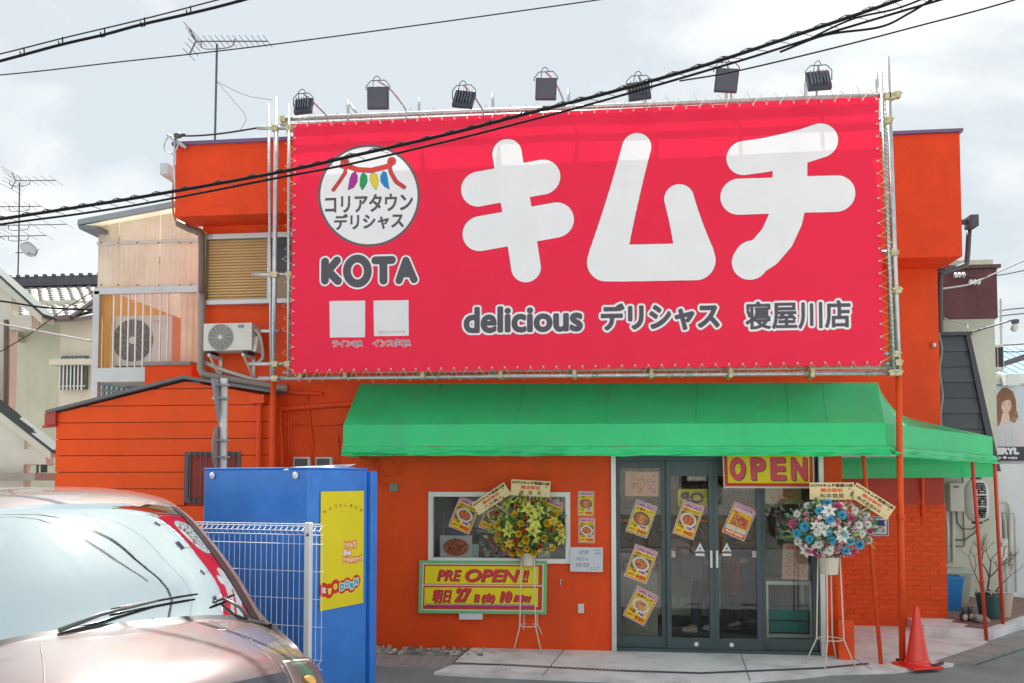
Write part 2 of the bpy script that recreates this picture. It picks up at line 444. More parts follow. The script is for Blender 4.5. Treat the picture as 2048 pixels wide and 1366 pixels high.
LINE = pbr('road_paint', (.72, .73, .72), .7, var=.1, vs=12, stain=.5, spot=(.35, .36, .36))
ROPE = pbr('rope', (.55, .48, .30), .8, var=.25, vs=20)
TAPE = pbr('green_wire', (.03, .28, .14), .6)
SLATE = pbr('slate_panel', (.066, .074, .088), .6, var=.14, vs=5, bump=.4, bs=50, rnd=.12)
PURP = pbr('maroon_render', (.125, .045, .05), .8, var=.18, vs=5, bump=.5, bs=40, stain=.4, spot=(.2, .11, .11))
TANS = pbr('tan_slat', (.68, .47, .24), .5, var=.06, rnd=.04)
SHOPGLASS = glass('shop_glass', (.90, .94, .92), 1.5, 0., .015)
WINGLASS = glass('window_glass', (.5, .55, .56), 1.5, 0., .12)
POLY = pbr('polycarbonate', (.78, .78, .70), .35, var=.12, vs=2, trans=.5, stain=.35, spot=(.55, .38, .22))
POLY2 = pbr('polycarbonate_amber', (.70, .45, .17), .4, var=.12, vs=2, trans=.5)
MFIT = pbr('cream_metal', (.62, .61, .56), .4, var=.06)
BROWN = pbr('brown_pipe', (.16, .105, .085), .5, var=.15, vs=6)

# ------------------------------------------------------------------ the ground
b = MB(); b.box(-60, 60, -60, 120, -.5, -.06); b.build('ground', ASPH, kind='structure')
b = MB(); b.quad((-40, -30, -.03), (40, -30, -.03), (40, -.2, -.03), (-40, -.2, -.03)); b.build('road', ASPH, kind='structure')
# concrete apron in front of the doors: outline read off the kerb line
ap = [gnd(*p) for p in [(945, 1294), (902, 1330), (868, 1344), (960, 1349), (1240, 1360), (1420, 1366), (1600, 1352), (1660, 1345), (1790, 1341), (1905, 1328), (1965, 1290), (1990, 1272)]]
ap = [Vector((p.x, p.y, 0)) for p in ap] + [Vector((4.9, 2.2, 0)), Vector((-1.5, 2.2, 0)), Vector((-1.5, .1, 0))]
b = MB(); b.prism([p + Vector((0, 0, -.045)) for p in ap], (0, 0, .045)); b.build('concrete_apron', CONC, kind='structure')
b = MB()   # drain channel sunk line along the apron, its grating bars
q = [gnd(*p) for p in [(905, 1326), (1000, 1328), (1240, 1340), (1400, 1345), (1640, 1335), (1735, 1326)]]
q2 = [p + Vector((0, -.075, 0)) for p in q]
for i in range(len(q) - 1): b.quad(q[i] + Vector((0, 0, .004)), q2[i] + Vector((0, 0, .004)), q2[i + 1] + Vector((0, 0, .004)), q[i + 1] + Vector((0, 0, .004)))
b.build('drain_channel', pbr('wet_steel', (.12, .15, .18), .45, .4, var=.25, vs=12), kind='structure')
b = MB()
for i in range(70):
    t = i / 69; p = q[0].lerp(q[1], t) if t < .5 else q[1].lerp(q[2], (t - .5) * 2)
    b.box(p.x - .006, p.x + .006, p.y - .07, p.y - .004, .004, .009)
b.build('drain_grating', STEEL, kind='stuff')
# broken strip of old concrete against the wall, checker plate cover, road paint
rg = random.Random(3); rows = []
for i in range(9):
    r = []
    for j in range(40):
        x = -3.2 + j * 2.05 / 39; y = .0 - i * .062
        r.append(Vector((x, y, -.02 + .05 * mnoise.noise(Vector((x * 7, y * 9, 0))) + .03 * mnoise.noise(Vector((x * 23, y * 21, 3))) - (.02 if i == 8 else 0))))
    rows.append(r)
b = MB(); b.grid(rows); b.build('broken_ground', pbr('rubble', (.27, .27, .25), .95, var=.4, vs=9, bump=1., bs=60, stain=.6, spot=(.12, .12, .1)), kind='structure')
b = MB()
for k in range(60):
    x = rg.uniform(-2.7, -1.2); y = rg.uniform(-.42, -.04); s_ = rg.uniform(.008, .035)
    M = Matrix.Translation((x, y, .0)) @ Matrix.Rotation(rg.uniform(0, 3), 4, (rg.random(), rg.random(), 1))
    b.box(-s_, s_, -s_ * .6, s_ * .6, -s_ * .3, s_ * .4, M)
b.build('rubble_chips', pbr('chips', (.38, .36, .33), .9, var=.4, vs=6, rnd=.2), kind='stuff')
b = MB(); b.box(-3.4, gnd(868, 1344).x + .1, -1.02, -.46, -.04, -.006); b.build('drain_cover', pbr('cover_plate', (.36, .35, .36), .6, .2, var=.15, vs=6), kind='structure')
b = MB()
for i in range(30):
    for j in range(16):
        x = -2.95 + i * .062 + (j % 2) * .031; y = -.99 + j * .033
        if x > -1.05: continue
        M = Matrix.Translation((x, y, -.006)) @ Matrix.Rotation(radians(38 if (i + j) % 2 else -38), 4, 'Z'); b.box(-.02, .02, -.004, .004, 0, .004, M)
b.build('cover_treads', STEEL, kind='stuff')
b = MB()
w0 = gnd(735, 1366); b.quad((-4, w0.y + .12, -.022), (-4, w0.y - .2, -.022), (gnd(860, 1366).x, w0.y - .2, -.022), (gnd(878, 1362).x, w0.y + .1, -.022))
b.quad((.28, -1.78, -.022), (.28, -1.50, -.022), (.42, -1.46, -.022), (2.2, -1.62, -.022))
b.build('road_marking', LINE, kind='structure')
# concrete edge slab along the side road at the right
es = [gnd(1870, 1323), (gnd(1925, 1328)), gnd(2048, 1288), gnd(2130, 1262), gnd(2130, 1245), gnd(2010, 1268), gnd(1975, 1288)]
b = MB(); b.prism([Vector((p.x, p.y, -.05)) for p in es], (0, 0, .056)); b.build('kerb_slab', CONC2, kind='structure')
# raised terrace with brown tiles in front of the bar
tz = .12
tp = [gnd(1848, 1250, tz), gnd(1900, 1254, tz), gnd(1988, 1259, tz), gnd(2048, 1238, tz), gnd(2160, 1215, tz)]
tp = [Vector((p.x, p.y, 0)) for p in tp] + [Vector((9, 5.9, 0)), Vector((3.9, 5.9, 0))]
b = MB(); b.prism([p + Vector((0, 0, -.04)) for p in tp], (0, 0, tz + .03)); b.build('terrace', CONC, kind='structure')
TILE = pbr('terrace_tile', (.27, .17, .15), .7, var=.12, vs=8, bump=.3, rnd=.12)
n_t = 0; tile0 = None
dirx = (tp[3] - tp[2]).normalized(); diry = Vector((-dirx.y, dirx.x, 0))
def inside(p, poly):
    c = False
    for i in range(len(poly)):
        a, d = poly[i], poly[(i + 1) % len(poly)]
        if (a.y > p.y) != (d.y > p.y) and p.x < (d.x - a.x) * (p.y - a.y) / (d.y - a.y) + a.x: c = not c
    return c
terr = bpy.data.objects['terrace']
for i in range(-12, 26):
    for j in range(0, 34):
        p = tp[2] + dirx * (i * .235 + .12) + diry * (j * .115 + .16)
        if not inside(p + Vector((.05, -.05, 0)), tp) or not inside(p - Vector((.1, .05, 0)), tp) or p.x > 6.9 or p.x < 4.40 or p.y > 4.1: continue
        if tile0 is None:
            mbt = MB(); mbt.box(-.113, .113, -.053, .053, 0, .012)
            tile0 = mbt.build('paving_tile', TILE, terr); tile0.location = (p.x, p.y, tz - .008); tile0.rotation_euler = (0, 0, atan2(dirx.y, dirx.x))
        else:
            if n_t > 280: break
            inst(tile0, terr, (p.x, p.y, tz - .008 + rg.uniform(0, .002)))
        n_t += 1

# ------------------------------------------------------------------ the shop building
shop = thing('shop_building', 'orange painted two storey kimchi shop with glass doors and a red hoarding', 'shop', (0, 3, 0))
b = MB(); T = .16
zt = 5.7
def wallbox(x0, x1, z0, z1, y0=0, y1=T): b.box(x0, x1, y0, y1, z0, z1)
wallbox(-4.79, -2.02, -.1, zt); wallbox(-2.02, -.40, -.1, .96); wallbox(-2.02, -.40, 1.76, zt); wallbox(-.40, .06, -.1, zt)
wallbox(.06, 2.335, 2.22, zt); wallbox(2.335, 2.56, -.1, zt)
b.build('front_wall', OR, shop)
b = MB(); b.box(-4.79, -4.64, T, 7.8, -.1, zt); b.box(-4.64, 2.4, 7.65, 7.8, -.1, zt); b.box(2.4, 2.56, T, 7.8, -.1, zt); b.build('side_wall', OR, shop)
b = MB(); b.box(-4.64, 2.4, T, 7.65, 5.35, 5.55); b.build('roof', CONC2, shop)
b = MB(); b.box(-4.93, -4.6, -.4, -.0, 4.93, 5.76); b.box(-4.6, 2.56, -.4, -.005, 4.93, 5.76); b.build('parapet', ORS, shop)
b = MB(); b.box(-4.97, 2.6, -.43, 0, 5.76, 5.80); b.build('parapet_cap', pbr('purple_cap', (.17, .10, .22), .5), shop)
b = MB(); b.box(2.56, 4.34, 2.0, 2.2, 1.60, 6.0); b.build('rear_wall', OR, shop)
b = MB(); b.box(2.56, 4.345, 1.965, 2.0, 1.575, 2.25); b.build('wall_band', DRED, shop)
b = MB(); b.box(2.56, 4.375, 2.007, 2.2, .0, 1.6); b.build('brick_backing', OR, shop)
b = MB(); b.box(2.56, 4.42, 1.4, 2.0, 4.67, 6.24); b.build('right_parapet', ORS, shop, bev=.01)
b = MB(); b.box(2.55, 4.45, 1.37, 2.0, 6.24, 6.28); b.build('parapet_cap', bpy.data.materials['purple_cap'], shop)
b = MB(); b.box(4.2, 4.36, 2.2, 7.8, 0, 6.1); b.build('side_wall', CREAM, shop)
# painted bricks, one by one
rg = random.Random(5); br0 = None; cnt = 0
bw, bh = .212, .063
nrow = 25
for r in range(nrow):
    z = .03 + r * bh
    x = 2.58 - (r % 2) * bw * .5
    while x < 4.37:
        xa, xb = max(2.57, x), min(4.375, x + bw - .009)
        if xb - xa > .05:
            full = (xb - xa) > bw - .02
            if not full or br0 is None:
                m_ = MB(); m_.box(-(xb - xa) / 2, (xb - xa) / 2, -.001, .045, -(bh - .009) / 2, (bh - .009) / 2)
                o = m_.build('brick', ORB); o.parent = shop
                if full: br0 = o
            else: o = inst(br0, shop)
            o.location = Vector(((xa + xb) / 2, 2.0 + rg.uniform(-.002, .003), z + bh / 2)) - ORG[shop.name]
            cnt += 1
        x += bw
b = MB(); b.box(3.93, 4.378, 1.955, 1.975, 0.0, .06); b.build('plinth', CONC, shop)
b = MB(); b.box(2.44, 2.60, -.20, .0, -.0, .42); b.build('kicker_board', ORP, shop)
# door jambs
for xx in (.055, 2.30):
    b = MB(); b.box(xx, xx + .055, -.035, .05, -.02, 2.215); b.build('door_jamb', ALU, shop, bev=.004)
# ---- sliding glass doors
x0, x1, zd = .115, 2.295, 2.21
px_ = [1228, 1330, 1432, 1524, 1640]
xs = [at(p, 1100).x for p in [1232, 1333, 1428, 1523, 1636]]
b = MB(); b.box(xs[0] - .02, xs[-1] + .02, .0, .09, 2.11, 2.21); b.build('door_header', DGM, shop, bev=.003)
b = MB(); b.box(xs[0] - .02, xs[-1] + .02, -.01, .1, -.02, .035); b.build('door_sill', DGM, shop, bev=.003)
dz = [2.11, 1.97, 1.97, 2.11]
for i in range(4):
    a, c = xs[i], xs[i + 1]; y = .045 if i in (0, 3) else .01
    w = .052; st = thing  # stile width
    m_ = MB()
    m_.box(a, a + w, y, y + .04, .035, 2.11); m_.box(c - w, c, y, y + .04, .035, 2.11)
    m_.box(a + w, c - w, y, y + .04, .035, .16); m_.box(a + w, c - w, y, y + .04, 2.03 if i in (0, 3) else 1.94, 2.11)
    pn = m_.build('door_panel' if i in (1, 2) else 'side_light', DGM, shop, bev=.003)
    g = MB(); g.quad((a + w - .005, y + .02, .155), (c - w + .005, y + .02, .155), (c - w + .005, y + .02, 2.04 if i in (0, 3) else 1.95), (a + w - .005, y + .02, 2.04 if i in (0, 3) else 1.95))
    g.build('glass_pane', SHOPGLASS, pn)
    if i in (1, 2):
        hx = c - .045 if i == 1 else a + .018
        h = MB(); h.box(hx, hx + .026, y - .03, y, .93, 1.12); h.build('handle', WHM, pn, bev=.006)
        kx = c - .2 if i == 1 else a + .18
        h = MB(); h.lathe([(.001, 0), (.024, 0), (.024, .008), (.014, .012), (.001, .013)], n=16, M=Matrix.Translation((kx, y, .09)) @ Matrix.Rotation(radians(90), 4, 'X')); h.build('lock', WHM, pn)
# ---- shop window
b = MB(); fx0, fx1, fz0, fz1 = -2.02, -.40, .96, 1.76; w = .055
b.box(fx0, fx0 + w, -.03, .06, fz0, fz1); b.box(fx1 - w, fx1, -.03, .06, fz0, fz1); b.box(fx0 + w, fx1 - w, -.03, .06, fz1 - w, fz1); b.box(fx0 + w, fx1 - w, -.045, .06, fz0, fz0 + w)
wf = b.build('window', WHM, shop, bev=.004)
b = MB(); b.quad((fx0 + w, .03, fz0 + w), (fx1 - w, .03, fz0 + w), (fx1 - w, .03, fz1 - w), (fx0 + w, .03, fz1 - w)); b.build('glass_pane', SHOPGLASS, wf)
b = MB(); b.box(-2.3, -.25, .52, .56, .7, 2.0); b.build('window_backboard', pbr('backboard', (.50, .50, .47), .7, var=.1), shop)
for i in range(14): b = MB(); b.box(-1.95 + i * .12, -1.94 + i * .12, .50, .515, .98, 1.5); b.build('rack_bar', MATS['white_metal'], shop)
for z in (1.15, 1.33, 1.5): b = MB(); b.box(-2.0, -.35, .49, .50, z - .005, z + .005); b.build('rack_rail', MATS['white_metal'], shop)
# ---- upstairs window with tan shutter slats
b = MB(); X0, X1, Z0, Z1 = at(409, 540).x, -3.25, at(412, 612).z, at(412, 472).z
b.box(X0, X0 + .04, -.06, .0, Z0, Z1); b.box(X0 + .04, X1, -.07, .0, Z1 - .06, Z1); b.box(X0 + .04, X1, -.08, .0, Z0, Z0 + .055); xm = at(541, 540).x
b.box(xm - .02, xm + .03, -.06, .0, Z0 + .055, Z1 - .06); uw = b.build('upper_window', ALU, shop, bev=.003)
b = MB(); b.box(xm + .03, X1, -.02, -.003, Z0 + .055, Z1 - .06); b.build('window_pane', flat('dark_pane', (.05, .055, .07), .08), uw)
b = MB(); b.box(xm + .06, X1, -.035, -.021, Z0 + .055, Z0 + .36); b.build('lower_pane', flat('tan_pane', (.32, .24, .16), .3), uw)
b = MB(); b.box(X0 + .04, xm - .02, -.02, -.003, Z0 + .055, Z1 - .06); b.box(X0 + .04, X0 + .07, -.045, -.02, Z0 + .055, Z1 - .06); b.build('shutter_backing', flat('shutter_back', (.25, .15, .05), .6), uw)
ns = 21; hh = (Z1 - Z0 - .125) / ns; s0 = None
for i in range(ns):
    z = Z0 + .06 + i * hh
    if s0 is None:
        m_ = MB(); m_.prism([Vector((X0 + .07, -.024, z)), Vector((X0 + .07, -.050, z + .004)), Vector((X0 + .07, -.030, z + hh - .006)), Vector((X0 + .07, -.022, z + hh - .004))], (xm - .03 - X0 - .07, 0, 0)); s0 = m_.build('shutter_slat', TANS, uw)
    else: inst(s0, uw, (0, 0, i * hh))
# ---- pipes and cables painted with the wall
def pipes(specs, par, mat, name='pipe'):
    for pts, r, Y in specs:
        m_ = MB(); P = [at(x, y, Y - r) for x, y in pts]; P = catmull(P, 4) if len(P) > 2 else P
        m_.tube(P, r, 8); m_.build(name, mat, par, smooth=True)
pipes([([(563, 935), (563, 900), (560, 822), (572, 818), (700, 808), (860, 800)], .030, 0),
       ([(577, 950), (577, 860), (576, 800), (576, 770)], .010, 0),
       ([(612, 925), (625, 900), (622, 862), (618, 830), (612, 790), (596, 776)], .014, 0),
       ([(596, 850), (640, 850), (684, 849)], .010, 0), ([(592, 845), (580, 862), (578, 890), (590, 940)], .010, 0),
       ([(676, 870), (678, 900), (678, 930)], .009, 0), ([(752, 920), (765, 945), (775, 952), (800, 945), (806, 925)], .008, 0),
       ([(755, 915), (755, 960), (770, 968)], .010, 0)], shop, ORP)
pipes([([(568, 779), (592, 786), (630, 787), (645, 787)], .022, 0)], shop, ORP)
pipes([([(404, 722), (440, 738), (500, 757), (545, 772), (568, 779)], .026, 0)], shop, MFIT, 'drain_pipe')
pipes([([(403, 585), (404, 700), (404, 745), (440, 755), (500, 766), (560, 776), (575, 777)], .045, -.06)], shop, pbr('grey_brown', (.28, .24, .22), .5), 'rain_gutter')
pipes([([(355, 446), (380, 458), (395, 464), (403, 478), (403, 585)], .040, -.1)], shop, BROWN, 'downspout')
pipes([([(350, 330), (345, 400), (350, 438), (362, 450), (395, 456), (415, 468)], .012, -.12)], shop, pbr('rust_cable', (.38, .16, .07), .6), 'cable')
for px0 in (587, 631):
    b = MB(); p = at(px0, 914, -.06); q_ = at(px0 + 33, 940, -.06); b.box(p.x, q_.x, -.07, 0, q_.z - .25, p.z); mt = b.build('electric_meter', MFIT, shop, bev=.006)
    b = MB(); b.box(p.x + .02, q_.x - .03, -.085, -.07, p.z - .11, p.z - .02); b.build('meter_window', DKG, mt)
for (cx_, cz_, n_) in (((1162, 1217), None, 0),):
    p = at(*cx_, 0); b = MB(); b.box(p.x - .035, p.x + .035, -.03, 0, p.z - .05, p.z + .055); ot = b.build('outlet_box', MFIT, shop, bev=.006)
    b = MB(); b.box(p.x - .03, p.x + .03, -.04, -.03, p.z - .045, p.z); b.build('outlet_lid', ALU, ot)
p = at(1122, 1165, 0); b = MB(); b.tube([p + Vector((0, 0, .03)), p + Vector((0, -.05, .02)), p + Vector((-.005, -.06, -.03))], .008, 8); b.tube([p + Vector((-.02, -.045, .03)), p + Vector((.02, -.045, .035))], .006, 6); b.build('water_tap', STEEL, shop, smooth=True)
p = at(775, 975, 0)
b = MB(); b.box(at(780, 975).x, at(796, 975).x, -.03, 0, at(780, 983).z, at(780, 968).z); b.build('socket_plate', pbr('grey_plate', (.2, .25, .25), .5), shop)
# roof cable bracket at the parapet corner
b = MB(); c = at(342, 290, -.5)
b.tube([c + Vector((.085 * cos(a * pi / 9), .01 * sin(a), .1 * sin(a * pi / 9))) for a in range(18)], .008, 6, closed=True)
b.tube([at(335, 270, -.5), at(372, 296, -.45)], .02, 6); b.tube([at(350, 275, -.5), at(348, 330, -.5), at(350, 380, -.5)], .012, 6)
b.build('service_bracket', ALU, shop, smooth=True)
b = MB(); c = at(356, 271, -.5); b.ball(c, .035, sx=1.6); b.ball(c + Vector((.07, 0, .01)), .02); b.build('insulator', DKG, shop)
b = MB(); b.box(at(337, 340, .2).x, at(352, 340, .2).x, .0, .3, at(340, 360, .2).z, at(340, 338, .2).z); b.build('gutter_hopper', ALU, shop)
# right hand downspout
pipes([([(1938, 460), (1934, 520), (1926, 532), (1888, 545), (1881, 560), (1881, 665)], .035, 2.1)], shop, DKG, 'downspout')
b = MB(); p = at(1918, 436, 2.0); q_ = at(1944, 458, 2.0); b.box(p.x + .08, q_.x + .03, 1.85, 2.05, q_.z, p.z); b.box(p.x, p.x + .08, 1.92, 1.98, q_.z + .05, p.z - .04); b.build('gutter_hopper', DKG, shop, bev=.01)

# ------------------------------------------------------------------ the orange shed at the left
shed = thing('shed', 'orange board clad lean-to with a shallow gable beside the shop', 'shed', (-5, 1, 0))
sl_, sp_, sr_ = at(113, 822, -.3), at(370, 758, -.3), at(540, 786, -.3)
xL, xR = sl_.x, at(537, 860, -.3).x
zp = lambda x: (sl_.z + (sp_.z - sl_.z) * (x - xL) / (sp_.x - xL)) if x < sp_.x else sp_.z + (sr_.z - sp_.z) * (x - sp_.x) / (sr_.x - sp_.x)
b = MB(); b.prism([Vector((xL + .01, -.27, -.05)), Vector((xR - .01, -.27, -.05)), Vector((xR - .01, -.27, zp(xR) - .03)), Vector((sp_.x, -.27, sp_.z - .03)), Vector((xL + .01, -.27, zp(xL) - .03))], (0, .25, 0)); b.build('wall_core', DRED, shed)
b = MB(); b.box(xL, xL + .1, -.02, 2.4, -.05, zp(xL) - .05); b.build('side_wall', OR, shed)
zs = [at(120, 850 + 0, -.3).z]; step = .1925
z = at(200, 1010, -.3).z - step * 9; i = 0
while z < sp_.z:
    z1_ = z + step - .010
    # clip the board by the gable
    pts = []
    def cl(x0_, x1_, za, zb):
        top = []
        xsamp = sorted(set([x0_, x1_] + ([sp_.x] if x0_ < sp_.x < x1_ else [])))
        if min(zp(x0_), zp(x1_)) - .03 >= zb: return [Vector((x0_, -.3, za)), Vector((x1_, -.3, za)), Vector((x1_, -.3, zb)), Vector((x0_, -.3, zb))]
        # solve crossing of gable with za and zb
        def xc(zv, left):
            if left:
                t = (zv + .03 - sl_.z) / (sp_.z - sl_.z); return xL + t * (sp_.x - xL)
            t = (zv + .03 - sp_.z) / (sr_.z - sp_.z); return sp_.x + t * (sr_.x - sp_.x)
        if za + .03 >= sp_.z: return []
        L0 = max(x0_, xc(za, True)); R0 = min(x1_, xc(za, False)); out = [Vector((L0, -.3, za)), Vector((R0, -.3, za))]
        zR = min(zb, zp(R0) - .03)
        if zR > za + .005: out.append(Vector((R0, -.3, zR)))
        if zb + .03 < sp_.z: out += [Vector((min(x1_, xc(zb, False)), -.3, zb)), Vector((max(x0_, xc(zb, True)), -.3, zb))]
        else: out.append(Vector((sp_.x, -.3, sp_.z - .03)))
        zL = min(zb, zp(L0) - .03)
        if zL > za + .005: out.append(Vector((L0, -.3, zL)))
        return out
    gx0, gx1, gz0, gz1 = at(370, 905, -.3).x, at(482, 905, -.3).x, at(370, 1005, -.3).z, at(370, 904, -.3).z
    segs = [(xL, xR - .0)] if (z1_ < gz0 or z > gz1) else [(xL, gx0), (gx1, xR)]
    for (xa, xb) in segs:
        P_ = cl(xa, xb, z, z1_)
        if xa == gx1 and z1_ > gz1 + .02:
            m_ = MB(); m_.box(gx0, gx1, -.3, -.265, gz1, z1_); m_.build('siding_board', ORSID, shed)
        if len(P_) >= 3:
            m_ = MB(); m_.prism(P_, (0, .035, 0)); fixn(m_.build('siding_board', ORSID, shed))
    z += step
b = MB(); n_ = Vector((0, 0, .035))
for (A, B_) in ((Vector((xL - .1, -.36, zp(xL) - .03)), Vector((sp_.x, -.36, sp_.z))), (Vector((sp_.x, -.36, sp_.z)), Vector((sr_.x + .02, -.36, sr_.z)))):
    b.prism([A, B_, B_ + n_, A + n_], (0, .34 if A.x >= sp_.x else 2.6, 0))
fixn(b.build('roof', pbr('roof_edge', (.13, .14, .15), .5, var=.1), shed))
b = MB(); b.box(gx0, gx0 + .05, -.31, -.24, gz0, gz1); b.box(gx1 - .04, gx1, -.31, -.24, gz0, gz1); b.box(gx0 + .05, gx1 - .04, -.31, -.24, gz1 - .04, gz1); b.box(gx0 + .05, gx1 - .04, -.31, -.24, gz0, gz0 + .04)
gw = b.build('window', DKG, shed)
b = MB(); b.box(gx0 + .05, gx1 - .04, -.262, -.25, gz0 + .04, gz1 - .04); b.build('window_pane', flat('grey_pane', (.16, .16, .16), .15), gw)
for i in range(9):
    x = gx0 + .08 + i * (gx1 - gx0 - .15) / 8; b = MB(); b.box(x - .006, x + .006, -.335, -.322, gz0, gz1); b.build('window_bar', DKG, gw)
b = MB(); P_ = [at(x, y, -.35) for x, y in [(505, 792), (512, 812), (519, 820), (519, 940)]]; c = at(519, 797, -.35)
b.box(c.x - .08, c.x + .08, -.42, -.31, c.z - .06, c.z + .04); b.tube([c + Vector((0, 0, -.05)), Vector((c.x, -.36, .3))], .032, 10); b.build('downspout', ORP, shed, bev=.004)
b = MB(); c = at(96, 838, -.3); b.tube([c + Vector((-.06, 0, -.09)), c + Vector((.12, 0, -.08))], .02, 6); b.box(c.x + .0, c.x + .12, -.34, -.24, c.z - .07, c.z + .1); b.box(c.x - .03, c.x + .02, -.32, -.3, c.z - .09, c.z + .06); b.build('gutter_end', pbr('red_gutter', (.4, .05, .04), .5), shed)
b = MB(); b.box(xR, xR + .035, -.3, 0, 0, zp(xR) - .04); b.build('corner_trim', ORP, shed)

# ------------------------------------------------------------------ awning
aw = thing('awning', 'green fabric awning over the shop front wrapping round to the right', 'awning', (0, -.3, 2))
YF = -.6
tl, tr = at(720, 768, 0), at(1755, 765, 0); fl, frr = at(687, 843, YF), at(1770, 849, YF)
zf = (fl.z + frr.z) / 2; fl.z = zf; frr.z = zf - .02
ztop = tl.z; NA = 120
def wr(x, z, s_=1.): return s_ * (.020 * mnoise.noise(Vector((x * 1.3, z * 7, 1))) + .014 * mnoise.noise(Vector((x * 5 + z * 9, z * 14, 4))))
b = MB(); rows = []
for i in range(9):
    t = i / 8; rows.append([tl.lerp(tr, j / NA).lerp(fl.lerp(frr, j / NA), t) + Vector((0, -.0, -.03 * sin(pi * t) + .012 * mnoise.noise(Vector((j * .07, t * 1.4, 0))) * sin(pi * t) - .016 * abs(sin(pi * 6 * j / NA)) * sin(pi * t))) for j in range(NA + 1)])
rows[0] = [p + Vector((0, -.002, 0)) for p in rows[0]]
b.grid(rows); b.build('canopy_top', GRN, aw, smooth=True)
for j in (20, 40, 60, 80, 100, 108): b = MB(); b.tube([r[j] + Vector((0, -.003, .002)) for r in rows], .0035, 5); b.build('seam', GRN, aw)
zb1 = zf - .235; zb0 = at(683, 912, YF).z
# front valance: taut band then loose drape
b = MB(); rows = [[fl.lerp(frr, j / NA) * 1 + Vector((0, -.004 * i, (zb1 - zf) * i / 4 + .004 * mnoise.noise(Vector((j * .4, i, 9))))) for j in range(NA + 1)] for i in range(5)]
b.grid(rows); b.build('valance_band', GRN, aw, smooth=True)
def drape(A, B_, n, seed, topz=None, dz0=0):
    rows = []
    for i in range(13):
        t = i / 12; r = []
        nv = (B_ - A).normalized().cross(Vector((0, 0, 1)))
        for j in range(n + 1):
            p = A.lerp(B_, j / n); x = p.x * 1.0 + seed
            d = .030 + .045 * t + (.35 + t) * (.040 * mnoise.noise(Vector((x * 1.7 - t * 1.4, t * 2.2, seed))) + .034 * mnoise.noise(Vector((x * 4.5 + t * 3, t * 4.0, seed + 3))))
            if i == 0: d = -.002
            z = p.z + (zb0 - zb1) * t + (.012 * mnoise.noise(Vector((x * 3, t, 7))) if i in (0, 12) else .006 * mnoise.noise(Vector((x * 6, t * 3, 2))))
            r.append(Vector((p.x, p.y, z)) + nv * d)
        rows.append(r)
    return rows
A = Vector((fl.x, YF - .016, zb1)); B_ = Vector((frr.x + .03, YF - .016, zb1 - .02))
b = MB(); b.grid(drape(A, B_, 240, 0.)); b.build('valance_drape', GRN, aw, smooth=True)
b = MB()
b.poly([tl, fl, Vector((fl.x, -.0, zf))]); b.grid([[Vector((fl.x, YF + .6 * j / 8, zf - (zf - zb0) * i / 4)) for j in range(9)] for i in range(5)]); b.build('side_curtain', GRN, aw)
# right wing
we = at(1985, 874, 1.6); wing = [frr.lerp(we, i / 30) for i in range(31)]
up = catmull([tr, at(1764, 787, .1), at(1782, 815, .3), at(1815, 834, .7), at(1880, 851, 1.1), at(1985, 873.5, 1.6)], 6)
up = [up[int(i * (len(up) - 1) / 30)] for i in range(31)]
b = MB(); b.grid([[up[j].lerp(wing[j], t) + Vector((0, 0, -.05 * sin(pi * t) * (1 - j / 30))) for j in range(31)] for t in [k / 8 for k in range(9)]]); b.build('wing_top', GRN, aw, smooth=True)
b = MB(); b.grid([[w_ + Vector((0, 0, -.235 * t + .004 * mnoise.noise(w_ * 3))) for w_ in wing] for t in (0, .33, .66, 1)]); b.build('wing_band', GRN, aw, smooth=True)
b = MB(); b.grid(drape(Vector((frr.x, frr.y, frr.z - .235)) + Vector((0.01, 0, 0)), Vector((we.x, we.y, we.z - .235)), 100, 5.)); b.build('wing_drape', GRN, aw, smooth=True)
b = MB(); wb = Vector((3.0, 1.95, we.z - .02)); b.grid([[we.lerp(wb, j / 8) + Vector((0, 0, -.5 * i / 3 * (1 if i else 1))) for j in range(9)] for i in range(4)]); b.build('rear_curtain', GRN, aw, smooth=True)
b = MB(); b.tube([Vector((2.6, .05, 2.2)), Vector((2.9, -.4, 2.2))], .012, 6); b.tube([Vector((2.7, -.35, 2.17)), Vector((we.x - .05, we.y - .03, 2.17))], .014, 6); b.tube([Vector((2.6, 1.9, 2.2)), Vector((we.x, we.y, 2.2))], .014, 6)
b.build('frame_rail', STEEL, aw)
PR = pbr('red_pipe', (.60, .055, .03), .42, var=.12, vs=8)
for top, Yt, foot in (((1727, 916), -.15, (1762, 1328)), ((1845, 905), 1.85, (1846, 1247)), ((1945, 928), 1.35, (1973, 1281)), ((1989, 925), 1.6, (2007, 1266)), ((1656, 905), .05, (1676, 1312))):
    f_ = gnd(*foot); t_ = at(*top, Yt)
    b = MB(); b.tube([f_, t_, t_ + Vector((0, 0, .06))], .021, 10); b.tube([f_.lerp(t_, .32), f_.lerp(t_, .34)], .026, 10); b.build('support_pole', PR if top[0] > 1900 else ORP, aw, smooth=True)
# ------------------------------------------------------------------ the red hoarding: printed sheet
YB = -.72
c_tl, c_tr, c_br, c_bl = at(583, 247, YB), at(1757, 195, YB), at(1769, 737, YB), at(585, 740, YB)
bx0, bx1 = (c_tl.x + c_bl.x) / 2, (c_tr.x + c_br.x) / 2; bz0, bz1 = (c_bl.z + c_br.z) / 2, (c_tl.z + c_tr.z) / 2
def bmap(px, py):
    p = at(px, py, YB); return (p.x - bx0) * 100, (bz1 - p.z) * 100      # centimetres on the sheet
RED = (.90, .022, .075); WH = (.88, .89, .92); GR = (.105, .10, .125)
pic = Pic((bx1 - bx0) * 100, (bz1 - bz0) * 100, RED, res=2.6, ss=2, mp=bmap)
def K(pts): return [tuple(p) for p in pts]
def z2(o, s_, pts): return [(o[0] + x / s_, o[1] + y / s_) for x, y in pts]
